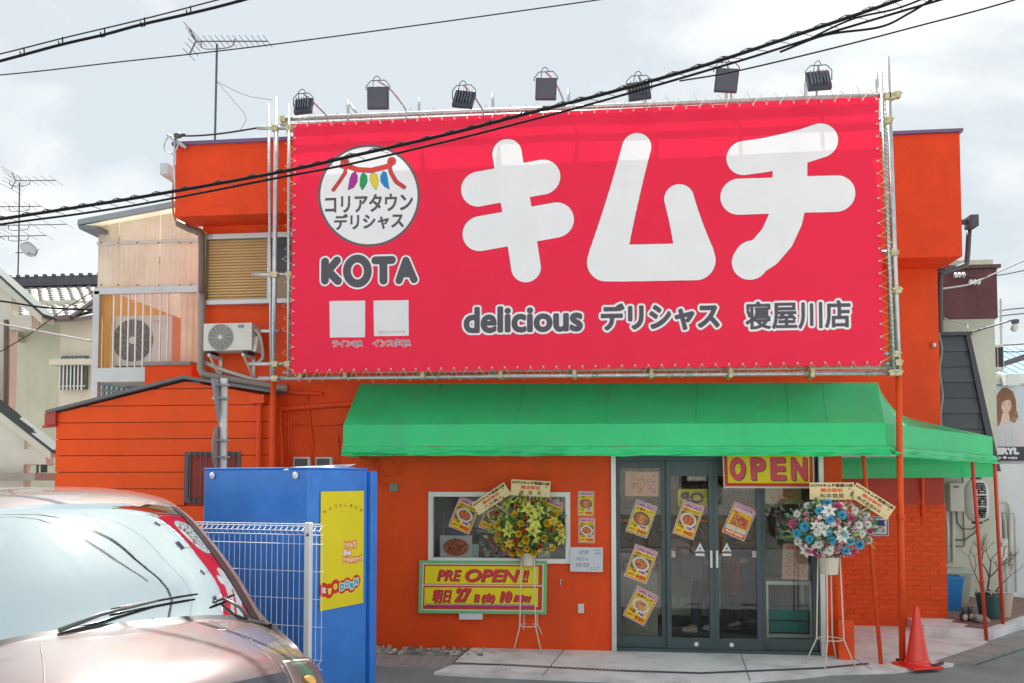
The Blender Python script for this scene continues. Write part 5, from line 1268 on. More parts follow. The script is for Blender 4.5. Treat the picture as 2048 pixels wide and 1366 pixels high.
b = MB(); lbox(b, lenR - .085, lenR, -.03, lenL, 0, H_ + .02); b.build('door', BLU, lock, bev=.008)
b = MB(); lbox(b, -.012, lenR, -.012, .0, H_ - .05, H_ + .034) if False else lbox(b, -.006, lenR - .1, .0, lenL, H_ + .03, H_ + .045); b.build('top_plate', BLU, lock, bev=.005)
for v in (.13, lenL - .12):
    q = LB(-.01, v, H_ - .02); b = MB(); b.lathe([(.001, 0), (.03, 0), (.03, .006), (.012, .02), (.001, .022)], n=16, M=Matrix.Translation(q) @ Matrix(((vR.x, vR.x, -vR.x, 0), (0, 0, 0, 0), (0, 0, 0, 0), (0, 0, 0, 1))) if False else Matrix.Translation(q) @ (-vR).to_track_quat('Z', 'Y').to_matrix().to_4x4()); b.build('bolt_cap', WHM, lock)
# the face that carries the poster is the one along vR, seen from -vL
b = MB(); lbox(b, .13, lenR - .16, -.004, -.001, .02, .03)
q = LB(.12, -.012, 0)
pu0, pu1 = .11, lenR - .235
# poster top/bottom from photo
def onface(px, py):
    d = ray(px, py); n = vL; t = (LB(0, -.012, 0) - CAM).dot(n) / d.dot(n); return CAM + d * t
c0, c1, c2 = onface(642, 983), onface(728, 988), onface(637, 1223)
c1 = Vector((c1.x, c1.y, c0.z)); c2 = Vector((c0.x, c0.y, c2.z))
Wp, Hp = (c1 - c0).length * 100, (c0.z - c2.z) * 100
YEL = (.80, .67, .025)
P_ = Pic(Wp, Hp, YEL, res=6)
sx = Wp / 440.; sy = Hp / 1205.
def mpo(x, y): return (x - 212) * sx, (y - 68) * sy
P_.mp = mpo
for i, ch in enumerate('ちょっとしあわせ'):
    x = 250 + i * 53; y = 275 - 62 * (1 - ((i - 3.5) / 3.5) ** 2); a_, d_ = mpo(x - 15, y - 17), mpo(x + 15, y + 17); P_.mp = lambda x, y: (x, y)
    P_.text(ch, a_[0], a_[1], d_[0], d_[1], (.30, .08, .05), .12, rot=radians((i - 3.5) * 7)); P_.mp = mpo
SKY_ = (.05, .38, .62); ORG_ = (.75, .12, .02)
def pt_(st, x0, y0, x1, y1, c, g, outs=()):
    a_, d_ = mpo(x0, y0), mpo(x1, y1); P_.mp = lambda x, y: (x, y); P_.text(st, a_[0], a_[1], d_[0], d_[1], c, g, outs); P_.mp = mpo
for st, q_ in (("We'll", (446, 598, 572, 672)), ('Be', (440, 680, 520, 745)), ('Happy!', (440, 755, 628, 830))): pt_(st, *q_, (.85, .75, .78) if st == 'Be' else (.85, .62, .35), .45, ((.75, (.70, .10, .03)),))
for (x, y, r) in ((245, 1065, 48), (300, 1085, 50), (362, 1050, 48), (430, 1065, 46), (480, 1045, 46), (525, 1075, 44), (575, 1030, 46)): P_.ell(x, y, r, r * 1.25 * sx / sy * .8, (.62, .04, .02))
for ch, x, y, c in (('t', 250, 1070, (.85, .8, .8)), ('w', 305, 1090, (.85, .75, .1)), ('o', 362, 1052, (.85, .75, .1))): pt_(ch, x - 20, y - 32, x + 20, y + 32, c, .6)
for ch, x, y in (('D', 430, 1065), ('O', 480, 1045), ('W', 528, 1070), ('N', 575, 1035)): pt_(ch, x - 24, y - 36, x + 24, y + 36, (.02, .40, .62), .65, ((.75, (.86, .82, .5)),))
pt_('by NEXT', 560, 1108, 615, 1122, (.2, .2, .15), .05)
pos = thing('poster', 'yellow poster with small red lettering and a bubble logo on the blue locker', 'poster', tuple(c0))
card('poster_sheet', c0, c1, c2, printmat('poster_print', P_, .4), pos, th=.002)
# paper sheets lying on the locker
t = thing('paper_sheets', 'white printed sheets lying on top of the blue locker', 'paper', tuple(LB(.1, .3, H_ + .05)))
pp = Pic(60, 40, (.74, .74, .74), res=2)
for k in range(6): pp.rect(6, 5 + k * 5, 40, 6 + k * 5, (.5, .5, .52))
pp.poly([(42, 8), (54, 10), (52, 30), (40, 28)], (.3, .45, .7))
card('top_sheet', dep(583, 934, 6.95), dep(713, 930, 7.6) + Vector((0, 0, .01)), dep(566, 940, 6.85) + Vector((.0, -.0, 0)), printmat('sheet_print', pp), t, th=.006)
# ------------------------------------------------------------------ road sign post seen from behind
base = gnd(447, 1180); Yp = -1.2; pb = at(447, 940, Yp); base = Vector((pb.x, Yp, 0))
sg = thing('road_sign', 'white sign post with a triangular and a round sign seen edge-on from behind', 'sign', tuple(base))
b = MB(); b.tube([base, at(448, 757, Yp)], .038, 14); b.build('post', WHT, sg, smooth=True)
SB = pbr('sign_back', (.42, .42, .44), .4, .5, var=.1)
tri = [at(427, 757, Yp - .06), at(436, 757, Yp + .25), at(440, 845, Yp + .0)]
b = MB(); A, B_, C = at(427, 757, Yp - .30), at(443, 760, Yp + .12), at(441, 846, Yp - .08); b.prism([A, B_, C], Vector((-.02, -.02, 0))); fixn(b.build('triangle_plate', SB, sg))
cxy = at(434, 897, Yp - .06); b = MB(); b.lathe([(.001, 0), (.24, 0), (.24, .004), (.001, .004)], n=32, M=Matrix.Translation(cxy) @ Matrix.Rotation(radians(14), 4, 'Z') @ Matrix.Rotation(radians(90), 4, 'Y') @ Matrix.Rotation(0, 4, 'X')); b.build('round_plate', SB, sg)
for py in (770, 797, 881, 914):
    q = at(445, py, Yp); b = MB(); b.box(q.x - .09, q.x + .06, Yp - .05, Yp + .05, q.z - .012, q.z + .012); b.tube([q + Vector((.045, -.01, 0)), q + Vector((.075, -.01, 0))], .01, 6); b.build('clamp', ALU, sg, bev=.004)
# ------------------------------------------------------------------ white mesh fence
pa, pz = dep(622, 1048, 6.55), dep(622, 1336, 6.55); pl = dep(330, 1049, 7.0)
d_ = Vector((pl.x - pa.x, pl.y - pa.y, 0)); d_.normalize(); nrm = Vector((d_.y, -d_.x, 0))
if nrm.y > 0: nrm = -nrm
fb = Vector((pa.x, pa.y, 0)); zt_, zb_ = pa.z, dep(640, 1335, 6.55).z
fen = thing('mesh_fence', 'white welded mesh fence panel with its end post on a low block', 'fence', tuple(fb))
FW = flat('fence_white', (.70, .73, .78), .35)
b = MB(); q = fb + nrm * .03; b.box(-.024, .024, -.024, .024, .10, zt_ + .012, Matrix.Translation(Vector((q.x, q.y, 0)) + d_ * -.0) @ Matrix.Rotation(atan2(d_.y, d_.x), 4, 'Z')); b.build('post', FW, fen, bev=.004)
b = MB(); b.lathe([(.001, 0), (.012, 0), (.012, .003), (.001, .004)], n=10, M=Matrix.Translation(Vector((q.x, q.y - .026, zt_ - .08))) @ Matrix.Rotation(radians(90), 4, 'X')); b.build('post_bolt', DKG, fen)
# profile of a vertical wire: V-bends at top and bottom
h = zt_ - zb_
prof = [(0, zb_ + .0), (.045, zb_ + .035), (0, zb_ + .07), (0, zt_ - .085), (.045, zt_ - .05), (.0, zt_ - .018), (.03, zt_ - .0)]
w0 = None
for i in range(-2, 31):
    p = fb + d_ * (i * .05)
    if w0 is None:
        m_ = MB(); m_.tube([p + nrm * a + Vector((0, 0, z)) for a, z in prof], .0026, 5); w0 = m_.build('vertical_wire', FW, fen)
    else: inst(w0, fen, d_ * ((i + 2) * .05))
for z, off in ((zt_ - .0, .03), (zt_ - .018, 0), (zt_ - .05, .045), (zt_ - .085, 0), (zt_ - .155, 0), (zt_ - .155 - .21, 0), (zt_ - .155 - .42, 0), (zt_ - .155 - .63, 0), (zb_ + .07, 0), (zb_ + .035, .045), (zb_, 0)):
    b = MB(); b.tube([fb + d_ * (-.11) + nrm * off + Vector((0, 0, z)), fb + d_ * 1.55 + nrm * off + Vector((0, 0, z))], .003, 5); b.build('horizontal_wire', FW, fen)
b = MB(); b.box(-.13, 1.6, -.06, .07, -.05, .22, Matrix.Translation(fb) @ Matrix.Rotation(atan2(d_.y, d_.x), 4, 'Z')); lowb = b.build('base_block', CONC2, fen, bev=.01)
# ------------------------------------------------------------------ traffic cone and its bar
c = gnd(1835, 1333); con = thing('traffic_cone', 'red traffic cone on a black base by the foot of the red pole', 'traffic cone', tuple(c))
CR = pbr('cone_red', (.80, .035, .020), .35, var=.08, vs=3, coat=.3)
b = MB(); b.lathe([(.155, .028), (.155, .035), (.135, .045), (.132, .07), (.118, .08), (.024, .64), (.018, .66), (.001, .665)], c=c, n=32); b.build('cone_body', CR, con, smooth=False)
b = MB(); b.box(-.19, .19, -.19, .19, 0, .026, Matrix.Translation(c) @ Matrix.Rotation(radians(20), 4, 'Z')); b.build('base', CR, con, bev=.01); con.scale = (.92,) * 3
st = thing('black_strap', 'black rubber strip lying under the traffic cone', 'strap', tuple(c)); A, B_ = gnd(1793, 1323), gnd(1884, 1331)
b = MB(); b.tube(catmull([A + Vector((0, 0, .02)), A.lerp(B_, .35) + Vector((0, -.15, .03)), A.lerp(B_, .6) + Vector((0, -.22, .03)), B_ + Vector((0, -.02, .03))], 5), .016, 6); b.build('rubber_strip', DK, st)
A, B_ = gnd(1850, 1262), gnd(1898, 1262); b = MB(); b.prism([A, B_, B_ + Vector((0, .05, 0)), A + Vector((0, .05, 0))], (0, 0, .012)); t = thing('metal_strip', 'dark metal strip lying on the concrete behind the cone', 'strip', tuple(A)); fixn(b.build('strip', DKG, t))

# ------------------------------------------------------------------ the parked minivan
VAN_P = (-1.88, -5.82, -.033); VAN_R = radians(46.7)
van = thing('minivan', 'pale rose silver minivan parked in the left foreground facing the camera', 'car', (0, 0, 0)); ORG[van.name] = Vector()
def paint(name, col):
    m = bpy.data.materials.new(name); N, L = nodes_of(m); b = N['Principled BSDF']
    b.inputs['Base Color'].default_value = (*col, 1); b.inputs['Metallic'].default_value = .55; b.inputs['Roughness'].default_value = .36
    b.inputs['Coat Weight'].default_value = .9; b.inputs['Coat Roughness'].default_value = .03
    nz = N.new('ShaderNodeTexNoise'); nz.inputs['Scale'].default_value = 900; t = N.new('ShaderNodeTexCoord'); L.new(t.outputs['Object'], nz.inputs['Vector'])
    bp = N.new('ShaderNodeBump'); bp.inputs['Strength'].default_value = .06; bp.inputs['Distance'].default_value = .002; L.new(nz.outputs['Fac'], bp.inputs['Height']); L.new(bp.outputs[0], b.inputs['Normal'])
    return m
VP = paint('rose_silver_paint', (.155, .125, .125))
GLV = glass('windscreen_glass', (.30, .42, .45), 1.6, .035, .72, (.86, .98, 1.0))
# centre line profile (y back from the nose, z), half width and plan bow / crown drop
rows_ = [  # y, z, halfwidth, bow, drop
    (.06, .22, .78, .30, .0), (.00, .48, .84, .30, .0), (.02, .70, .85, .32, .0), (.10, .87, .86, .36, .04), (.26, 1.00, .865, .38, .10), (.55, 1.065, .875, .32, .12), (.90, 1.12, .875, .26, .12), (1.02, 1.15, .84, .13, .10),
    (1.35, 1.40, .77, .08, .07), (1.75, 1.665, .68, .05, .06), (2.0, 1.78, .625, .05, .05), (2.4, 1.85, .63, .06, .05), (3.2, 1.88, .64, .0, .05), (4.2, 1.83, .63, .0, .05), (4.6, 1.70, .66, .0, .03), (4.72, 1.1, .80, 0, 0), (4.74, .3, .80, 0, 0)]
NX = 24; SUBR = 5
def crow(vals):
    P4 = catmull([Vector(v[:3]) for v in vals], SUBR); P5 = catmull([Vector((v[3], v[4], 0)) for v in vals], SUBR)
    return [(a.x, a.y, a.z, max(0, c.x), max(0, c.y)) for a, c in zip(P4, P5)]
RR = crow(rows_)
def vpt(ri, t):   # t in -1..1
    y, z, w, bow, drop = RR[ri]; a = abs(t)
    return Vector((w * t, y + bow * (a ** 2.2), z - drop * a ** 3))
ts = [-1 + 2 * i / (2 * NX) for i in range(2 * NX + 1)]
def patch(name, r0, r1, t0, t1, mat, off=0., nt=None, par=None):
    sel = [t for t in ts if t0 <= t <= t1] if nt is None else [t0 + (t1 - t0) * i / nt for i in range(nt + 1)]
    b = MB(); rows = []
    for r in range(r0, r1 + 1):
        row = []
        for t in sel:
            p = vpt(r, t)
            if off:
                a = vpt(max(0, r - 1), t); c = vpt(min(len(RR) - 1, r + 1), t); e = vpt(r, t - .02); f = vpt(r, t + .02); n_ = (f - e).cross(c - a).normalized(); p = p + n_ * off
            row.append(p)
        rows.append(row)
    b.grid(rows); return b.build(name, mat, par or van, smooth=True)
S5 = SUBR
patch('front_bumper', 0, 3 * S5 - 1, -1, 1, VP)
patch('bonnet', 3 * S5 - 1, 7 * S5 - 1, -1, 1, VP)
patch('cowl', 7 * S5 - 1, 7 * S5, -1, 1, flat('cowl_black', (.03, .033, .036), .5))
patch('windscreen_frame', 7 * S5, 10 * S5, -1, -.93, VP); patch('windscreen_frame', 7 * S5, 10 * S5, .93, 1, VP)
BLK = flat('seal_black', (.015, .016, .018), .25)
patch('windscreen_seal', 7 * S5, 10 * S5, .885, .955, BLK, .003, 3); patch('windscreen_seal', 7 * S5, 10 * S5, -.955, -.885, BLK, .003, 3)
patch('windscreen', 7 * S5, 10 * S5, -.93, .93, GLV)
patch('roof', 10 * S5, 14 * S5, -1, 1, VP); patch('tailgate', 14 * S5, 16 * S5, -1, 1, VP)
# sides
stn = [(.34, .80), (.8, 1.0), (1.4, 1.06), (2.2, 1.08), (3.2, 1.09), (4.2, 1.09), (4.66, 1.05)]
for sg_ in (1, -1):
    def edge(y):
        # outer edge of the top sheet at distance y
        best = min(range(len(RR)), key=lambda r: abs(vpt(r, 1).y - y) if r > 2 * S5 else 9); return vpt(best, 1)
    top = []; mid = []; low = []; sill = []
    belt = []
    for y, z in stn:
        e = edge(y); xb_ = .89 if y > .6 else .86
        top.append(Vector((e.x, y, e.z))); belt.append(Vector((xb_, y, min(z, e.z))))
    f = lambda P: [Vector((p.x * sg_, p.y, p.z)) for p in P]
    e_lo = [vpt(r, 1) for r in range(3 * S5, 7 * S5)]; 
    # lower body: from belt to sill, bulging
    bl = catmull(belt, 6)
    rowsB = [[Vector((p.x + .04 * sin(pi * k / 8) - .03 * (k / 8) ** 2, p.y, p.z + (.28 - p.z) * k / 8)) for p in bl] for k in range(9)]
    b = MB(); b.grid([f(r) for r in rowsB]); b.build('side_panel', VP, van, smooth=True)
    # shoulder between bonnet edge and belt, pillars and glass above
    ed = [vpt(r, 1) for r in range(2 * S5, 14 * S5 + 1)]
    def nb(p):
        yy = max(stn[0][0], min(p.y, 4.66)); i = max(0, min(len(bl) - 2, sum(1 for q in bl if q.y <= yy) - 1)); u = (yy - bl[i].y) / max(1e-6, bl[i + 1].y - bl[i].y); q = bl[i].lerp(bl[i + 1], min(1, max(0, u))); return Vector((q.x, p.y, q.z))
    strip = [[p.lerp(nb(p), k / 4) for p in ed] for k in range(5)]
    nG = 8 * S5 - 2 * S5
    b = MB(); b.grid([f(r[:nG]) for r in strip]); b.build('wing', VP, van, smooth=True)
    b = MB(); b.grid([f(r[nG - 1:]) for r in strip]); b.build('side_window', flat('tinted_glass', (.02, .022, .025), .06, coat=1.), van, smooth=True)
    for y in (.95, 3.75):
        M = Matrix.Translation((sg_ * .76, y, .31)) @ Matrix.Rotation(radians(90), 4, 'Y')
        b = MB(); b.lathe([(.19, -.10), (.30, -.10), (.325, -.07), (.325, .07), (.30, .10), (.19, .10)], n=28, M=M); b.build('tyre', flat('tyre_rubber', (.03, .03, .03), .8), van, smooth=False)
        b = MB(); b.lathe([(.001, -.085), (.2, -.085), (.2, .085), (.001, .085)], n=20, M=M); b.build('wheel_rim', ALU, van)
        for k in range(5): b = MB(); b.box(-.02, .02, .03, .18, -.095 , .095, M @ Matrix.Rotation(k * 2 * pi / 5, 4, 'Z')); b.build('spoke', ALU, van)
    # headlamp wrapped round the corner
    hl = patch('headlight', 2 * S5 + 1, 4 * S5 - 1, .70 if sg_ > 0 else -1.0, 1.0 if sg_ > 0 else -.70, flat('lamp_silver', (.72, .72, .68), .25, coat=.6), .006, 10)
    patch('lamp_cover', 2 * S5 + 1, 4 * S5 - 1, .70 if sg_ > 0 else -1.0, 1.0 if sg_ > 0 else -.70, glass('lamp_glass%d' % (sg_ > 0), (.9, .92, .9), 1.5, 0, .12), .02, 10, par=hl)
    pc = vpt(3 * S5 - 1, sg_ * .84); b = MB(); b.ball(pc + Vector((0, -.004, 0)), .05, 12, 8, sy=.3); b.build('lamp_reflector', flat('amber_reflector', (.8, .45, .12), .2), hl, smooth=True)
    # door mirror
    b = MB(); b.ball((sg_ * .90, 1.75, 1.12), .10, 14, 10, sx=.5, sy=1.2, sz=.9); b.tube([(sg_ * .84, 1.6, 1.02), (sg_ * .90, 1.65, 1.08)], .03, 8); b.build('door_mirror', VP, van, smooth=True)
patch('grille_and_dark_reflection', 2 * S5 - 2, 3 * S5 + 2, -.66, .66, flat('grille_reflection_dark', (.04, .05, .065), .3, metal=.3), .008, 20)  # grille, carried up to paint in the dark reflection below the bonnet edge
for r in (2 * S5 - 1, 2 * S5 + 1, 3 * S5 - 2):
    b = MB(); b.tube([vpt(r, -.58 + 1.16 * i / 24) + Vector((0, -.018, 0)) for i in range(25)], .010, 6); b.build('grille_bar', flat('chrome', (.7, .72, .74), .12, metal=1.), van, smooth=True)
b = MB(); c = vpt(3 * S5 - 3, 0); b.ball((c.x, c.y - .03, c.z), .055, 20, 10, sy=.25, sz=.75); b.build('badge', flat('chrome', (.7, .72, .74)), van, smooth=True)
pl = MB(); pl.box(-.165, .165, -.03, -.015, .38, .545); pl.build('number_plate', flat('plate_white', (.6, .6, .58), .4), van)
# shut lines, bonnet creases, wipers
def vline(rt, r=.003, off=.001, mat=BLK, name='shut_line'):
    b = MB(); P = []
    for r_, t_ in rt:
        i = int(r_); fr = r_ - i; p = vpt(i, t_).lerp(vpt(min(i + 1, len(RR) - 1), t_), fr); P.append(p + Vector((0, 0, off)))
    b.tube(P, r, 5); b.build(name, mat, van)
for s_ in (1, -1):
    vline([(7 * S5 - 3 - k * 1.0, s_ * (.88 - .04 * (k / 14))) for k in range(18)], .0022, .0005)
    vline([(7 * S5 - 4 - k, s_ * (.50 + .012 * k)) for k in range(16)], .005, -.0015, VP, 'bonnet_crease')
vline([(3 * S5 - 1, -.6 + 1.2 * i / 24) for i in range(25)], .005, .0)
def wiper(pivot, ang_, L_, t0_):
    b = MB(); r0 = 7 * S5 + 1
    P = []
    for k in range(9):
        u = k / 8; i = r0 + 0.3 + u * ang_; j = int(i); tt = t0_ + u * L_
        p = vpt(j, tt).lerp(vpt(j + 1, tt), i - j); n_ = (vpt(j, tt + .02) - vpt(j, tt - .02)).cross(vpt(j + 1, tt) - vpt(j, tt)).normalized(); P.append(p + n_ * .022)
    b.tube(P, [.005] + [.008] * 7 + [.005], 6); bl_ = b.build('wiper_blade', BLK, van, smooth=True)
    m_ = P[4]; b = MB(); pv = vpt(7 * S5 - 1, pivot) + Vector((0, 0, .02)); b.tube([pv, pv.lerp(m_, .4) + Vector((0, -.01, .02)), m_], [.014, .012, .008], 6); b.build('wiper_arm', flat('wiper_grey', (.12, .13, .14), .35), van, smooth=True)
wiper(-.42, .9, .62, -.10); wiper(.75, 1.2, -.55, .86) if False else wiper(.84, 1.0, .22, .60)
# cabin: dash, seats, headliner
b = MB(); b.grid([[Vector((-.70 + 1.4 * i / 10, 1.25 + .25 * (abs(-1 + i / 5) ** 2) + .5 * j, 1.06 - .04 * j)) for i in range(11)] for j in range(2)]); b.build('dashboard', flat('dash', (.05, .052, .055), .6), van)
for s_ in (-.38, .38):
    b = MB(); b.box(s_ - .24, s_ + .24, 2.35, 2.5, .7, 1.35); b.build('seat_back', flat('seat_grey', (.12, .12, .12), .8), van, bev=.05); b = MB(); b.box(s_ - .13, s_ + .13, 2.38, 2.47, 1.38, 1.56); b.build('headrest', flat('seat_grey', (.12, .12, .12)), van, bev=.03)
b = MB(); b.tube([Vector((.38 + .18 * cos(a * pi / 10), 1.78 - .08 * sin(a * pi / 10), 1.04 + .17 * sin(a * pi / 10))) for a in range(20)], .014, 6, closed=True); b.build('steering_wheel', DK, van)
b = MB(); b.box(-.12, .12, 1.98, 2.0, 1.60, 1.67); b.build('rear_view_mirror', DK, van, bev=.015)
b = MB(); b.box(-.72, .72, 1.0, 4.5, .5, .56); b.build('cabin_floor', DKG, van)
van.location = VAN_P; van.rotation_euler = (0, 0, VAN_R)
# ------------------------------------------------------------------ inside the shop
room = shop
b = MB(); b.box(-4.6, 2.39, T + .01, 7.6, -.02, .0); b.build('floor', pbr('shop_floor', (.66, .63, .58), .5, var=.08), shop)
IW = pbr('interior_wall', (.78, .74, .66), .7, var=.05)
b = MB(); b.box(-2.9, 2.39, 4.6, 4.7, 0, 2.7); b.build('interior_rear_wall', IW, shop)
b = MB(); b.box(-3.0, -2.9, T, 4.6, 0, 2.7); b.build('interior_left_wall', IW, shop)
b = MB(); b.box(2.38, 2.395, T, 4.6, 0, 2.7); b.build('interior_right_wall', IW, shop)
b = MB(); b.box(-2.9, 2.38, T, 4.6, 2.7, 2.75); b.build('ceiling', IW, shop)
WOOD = pbr('shop_wood', (.30, .20, .12), .6, var=.2, vs=3, sc=(1, 1, 12))
for i in range(22):
    x = .1 + i * .105; b = MB(); b.box(x, x + .06, 4.56, 4.6, 2.05, 2.7); b.build('wall_batten', WOOD, shop)
def shelf_unit(lab, x0, x1, y, zs, d=.34):
    t = thing('display_shelf', lab, 'shelf', (x0, y, 0))
    for z in zs: b = MB(); b.box(x0, x1, y, y + d, z - .025, z); b.build('shelf_board', WOOD, t)
    for x in (x0 - .03, (x0 + x1) / 2, x1): b = MB(); b.box(x, x + .03, y, y + d, 0, 1.95); b.build('upright', flat('black_rack', (.05, .05, .055), .5), t)
    return t
zs = [.62, .98, 1.34, 1.70]
shelf_unit('tall rack of seasoning bottles along the rear of the shop', .15, 2.2, 3.3, zs)
rg = random.Random(8)
cols = [flat('bottle_%d' % i, c, .3) for i, c in enumerate([(.35, .05, .03), (.12, .06, .03), (.05, .16, .07), (.55, .42, .12), (.42, .10, .05), (.5, .5, .46), (.06, .07, .10)])]
protos = []
for i, m_ in enumerate(cols):
    b = MB(); b.lathe([(.032, 0), (.034, .01), (.034, .15), (.014, .19), (.014, .225), (.001, .226)], n=10)
    o = b.build('bottle', m_, None, smooth=True); cb = MB(); cb.lathe([(.0345, .04), (.0348, .04), (.0348, .12), (.0345, .12)], n=10); 
    l_ = cb.build('bottle_label', flat('label_pale', (.62, .58, .48), .5), o); cp = MB(); cp.lathe([(.016, .222), (.016, .245), (.001, .246)], n=8); cp.build('cap', flat('cap_red', (.5, .04, .03)), o)
    protos.append(o)
names = {.62: 'lowest', .98: 'second', 1.34: 'third', 1.70: 'top'}
ordn = lambda n: '%d%s' % (n, 'th' if 10 < n < 14 else {1: 'st', 2: 'nd', 3: 'rd'}.get(n % 10, 'th'))
used = set(); 
for z in zs:
    for k in range(24):
        x = .2 + k * .083; kd = (k // 3 + int(z * 10)) % len(cols)
        o = protos[kd] if kd not in used else copytree(protos[kd])
        used.add(kd); o.location = (x, 3.4 + rg.uniform(-.01, .01), z); o.scale = (1, 1, rg.uniform(.92, 1.12))
        setp(o, '%s bottle from the left on the %s board of the rear rack inside the shop' % (ordn(k + 1), names[z]), 'bottle', 'bottles on the rear rack')
fz = thing('display_freezer', 'long white island chiller of kimchi packs seen through the glass doors', 'freezer', (.2, 1.9, 0))
b = MB(); b.box(.2, 1.5, 1.9, 2.7, .10, .88); b.build('cabinet', flat('freezer_white', (.62, .62, .58), .4), fz, bev=.02)
b = MB(); b.box(.24, 1.46, 1.95, 2.65, .86, .885); b.build('tray', DKG, fz)
b = MB(); b.box(.2, 1.5, 1.885, 1.9, .86, .92); b.build('front_rail', ALU, fz)
for i in range(26): b = MB(); b.box(.24 + i * .048, .262 + i * .048, 1.885, 1.9, .14, .34); b.build('vent_slat', ALU, fz)
b = MB()
for i in range(15):
    for j in range(6):
        M = Matrix.Translation((.30 + i * .08, 2.0 + j * .11, .90 + rg.uniform(0, .03))) @ Matrix.Rotation(rg.uniform(-.4, .4), 4, (rg.random(), rg.random(), 1)); b.m(rg.randrange(5)).box(-.035, .035, -.045, .045, 0, .04, M)
b.build('kimchi_packs', [flat('pack_%d' % i, c, .3) for i, c in enumerate([(.5, .07, .03), (.35, .04, .02), (.45, .28, .08), (.1, .25, .08), (.55, .5, .42)])], fz, kind='stuff')
cnt_ = thing('wooden_counter', 'low pale counter with a white radiator box at the left of the doorway inside', 'counter', (.15, .9, 0))
b = MB(); b.box(.13, .62, .95, 1.5, .0, .78); b.build('counter_body', flat('counter_pale', (.56, .54, .46), .6), cnt_, bev=.01); b = MB(); b.box(.11, .64, .93, 1.52, .78, .82); b.build('counter_top', WOOD, cnt_)
for i in range(9): b = MB(); b.box(.2 + i * .045, .222 + i * .045, .925, .95, .08, .36); b.build('slat', MFIT, cnt_)
for i in range(6):
    m_ = [cols[0], cols[3], cols[4], cols[2]][i % 4]; x = .17 + (i % 6) * .08; y = 1.0 + (i // 6) * .12
    b = MB(); b.box(x - .03, x + .03, y - .035, y + .035, .82, .82 + (.07 if i % 3 else .12)); o = b.build('food_pack', m_, None, bev=.005); setp(o, '%s small food pack from the left on the pale counter inside' % ordn(i + 1), 'package', 'food packs on the pale counter')
tb = thing('white_table', 'white framed table just inside the right hand glass panel', 'table', (1.82, .5, 0))
b = MB(); b.box(1.80, 2.34, .45, .95, .70, .74); b.build('table_top', WHM, tb)
for x in (1.80, 2.30):
    for y in (.45, .91): b = MB(); b.box(x, x + .04, y, y + .04, .03 if y < .5 else .0, .70); b.build('leg', WHM, tb)
b = MB(); b.box(1.84, 2.30, .46, .48, .1, .14); b.build('stretcher', WHM, tb)
for k, (z, lab) in enumerate(((.0, 'teal mesh crate under the white table, lowest of three'), (.14, 'teal mesh crate under the white table, middle of three'), (.28, 'teal mesh crate under the white table, topmost of three'))):
    t = thing('plastic_crate', lab, 'crate', (1.86, .52, z + .01), 'teal crates under the table'); TE = flat('teal_plastic', (.01, .26, .25), .4)
    for (x0_, x1_, y0_, y1_) in ((1.86, 2.29, .52, .535), (1.86, 2.29, .84, .855), (1.86, 1.875, .535, .84), (2.275, 2.29, .535, .84)): b = MB(); b.box(x0_, x1_, y0_, y1_, z + .01, z + .13); b.build('crate_side', TE, t)
    b = MB(); b.box(1.855, 2.295, .512, .86, z + .125, z + .138); b.build('crate_rim', TE, t)
    b = MB(); b.box(1.87, 2.28, .53, .85, z + .01, z + .02); b.build('crate_bottom', TE, t)
# ------------------------------------------------------------------ two customers bending over the chiller
def person(lab, base, face, J, E_, parts_, mat_skin):
    """J: joints name -> (x,y,z,r) local, facing +X; body is one skinned mesh, clothing its children"""
    def skin(name, js, es, mat, par, lvl=2):
        me = bpy.data.meshes.new(name); idx = {k: i for i, k in enumerate(js)}
        me.from_pydata([js[k][:3] for k in js], [(idx[a], idx[c]) for a, c in es], []); me.materials.append(mat)
        o = bpy.data.objects.new(name, me); COL.objects.link(o); o.modifiers.new('skin', 'SKIN')
        sv = me.skin_vertices[0].data
        for k, i in idx.items(): r = js[k][3]; sv[i].radius = r if isinstance(r, tuple) else (r, r); sv[i].use_root = (i == 0)
        md = o.modifiers.new('sub', 'SUBSURF'); md.levels = md.render_levels = lvl
        for p in me.polygons: p.use_smooth = True
        if par: o.parent = par
        return o
    body = skin('person', J, E_, mat_skin, None); body.location = base; body.rotation_euler = (0, 0, face)
    ORG['person'] = Vector(); setp(body, lab, 'person')
    for nm, js, es, m_ in parts_: skin(nm, js, es, m_, body)
    return body
SKN = flat('skin', (.55, .36, .27), .5)
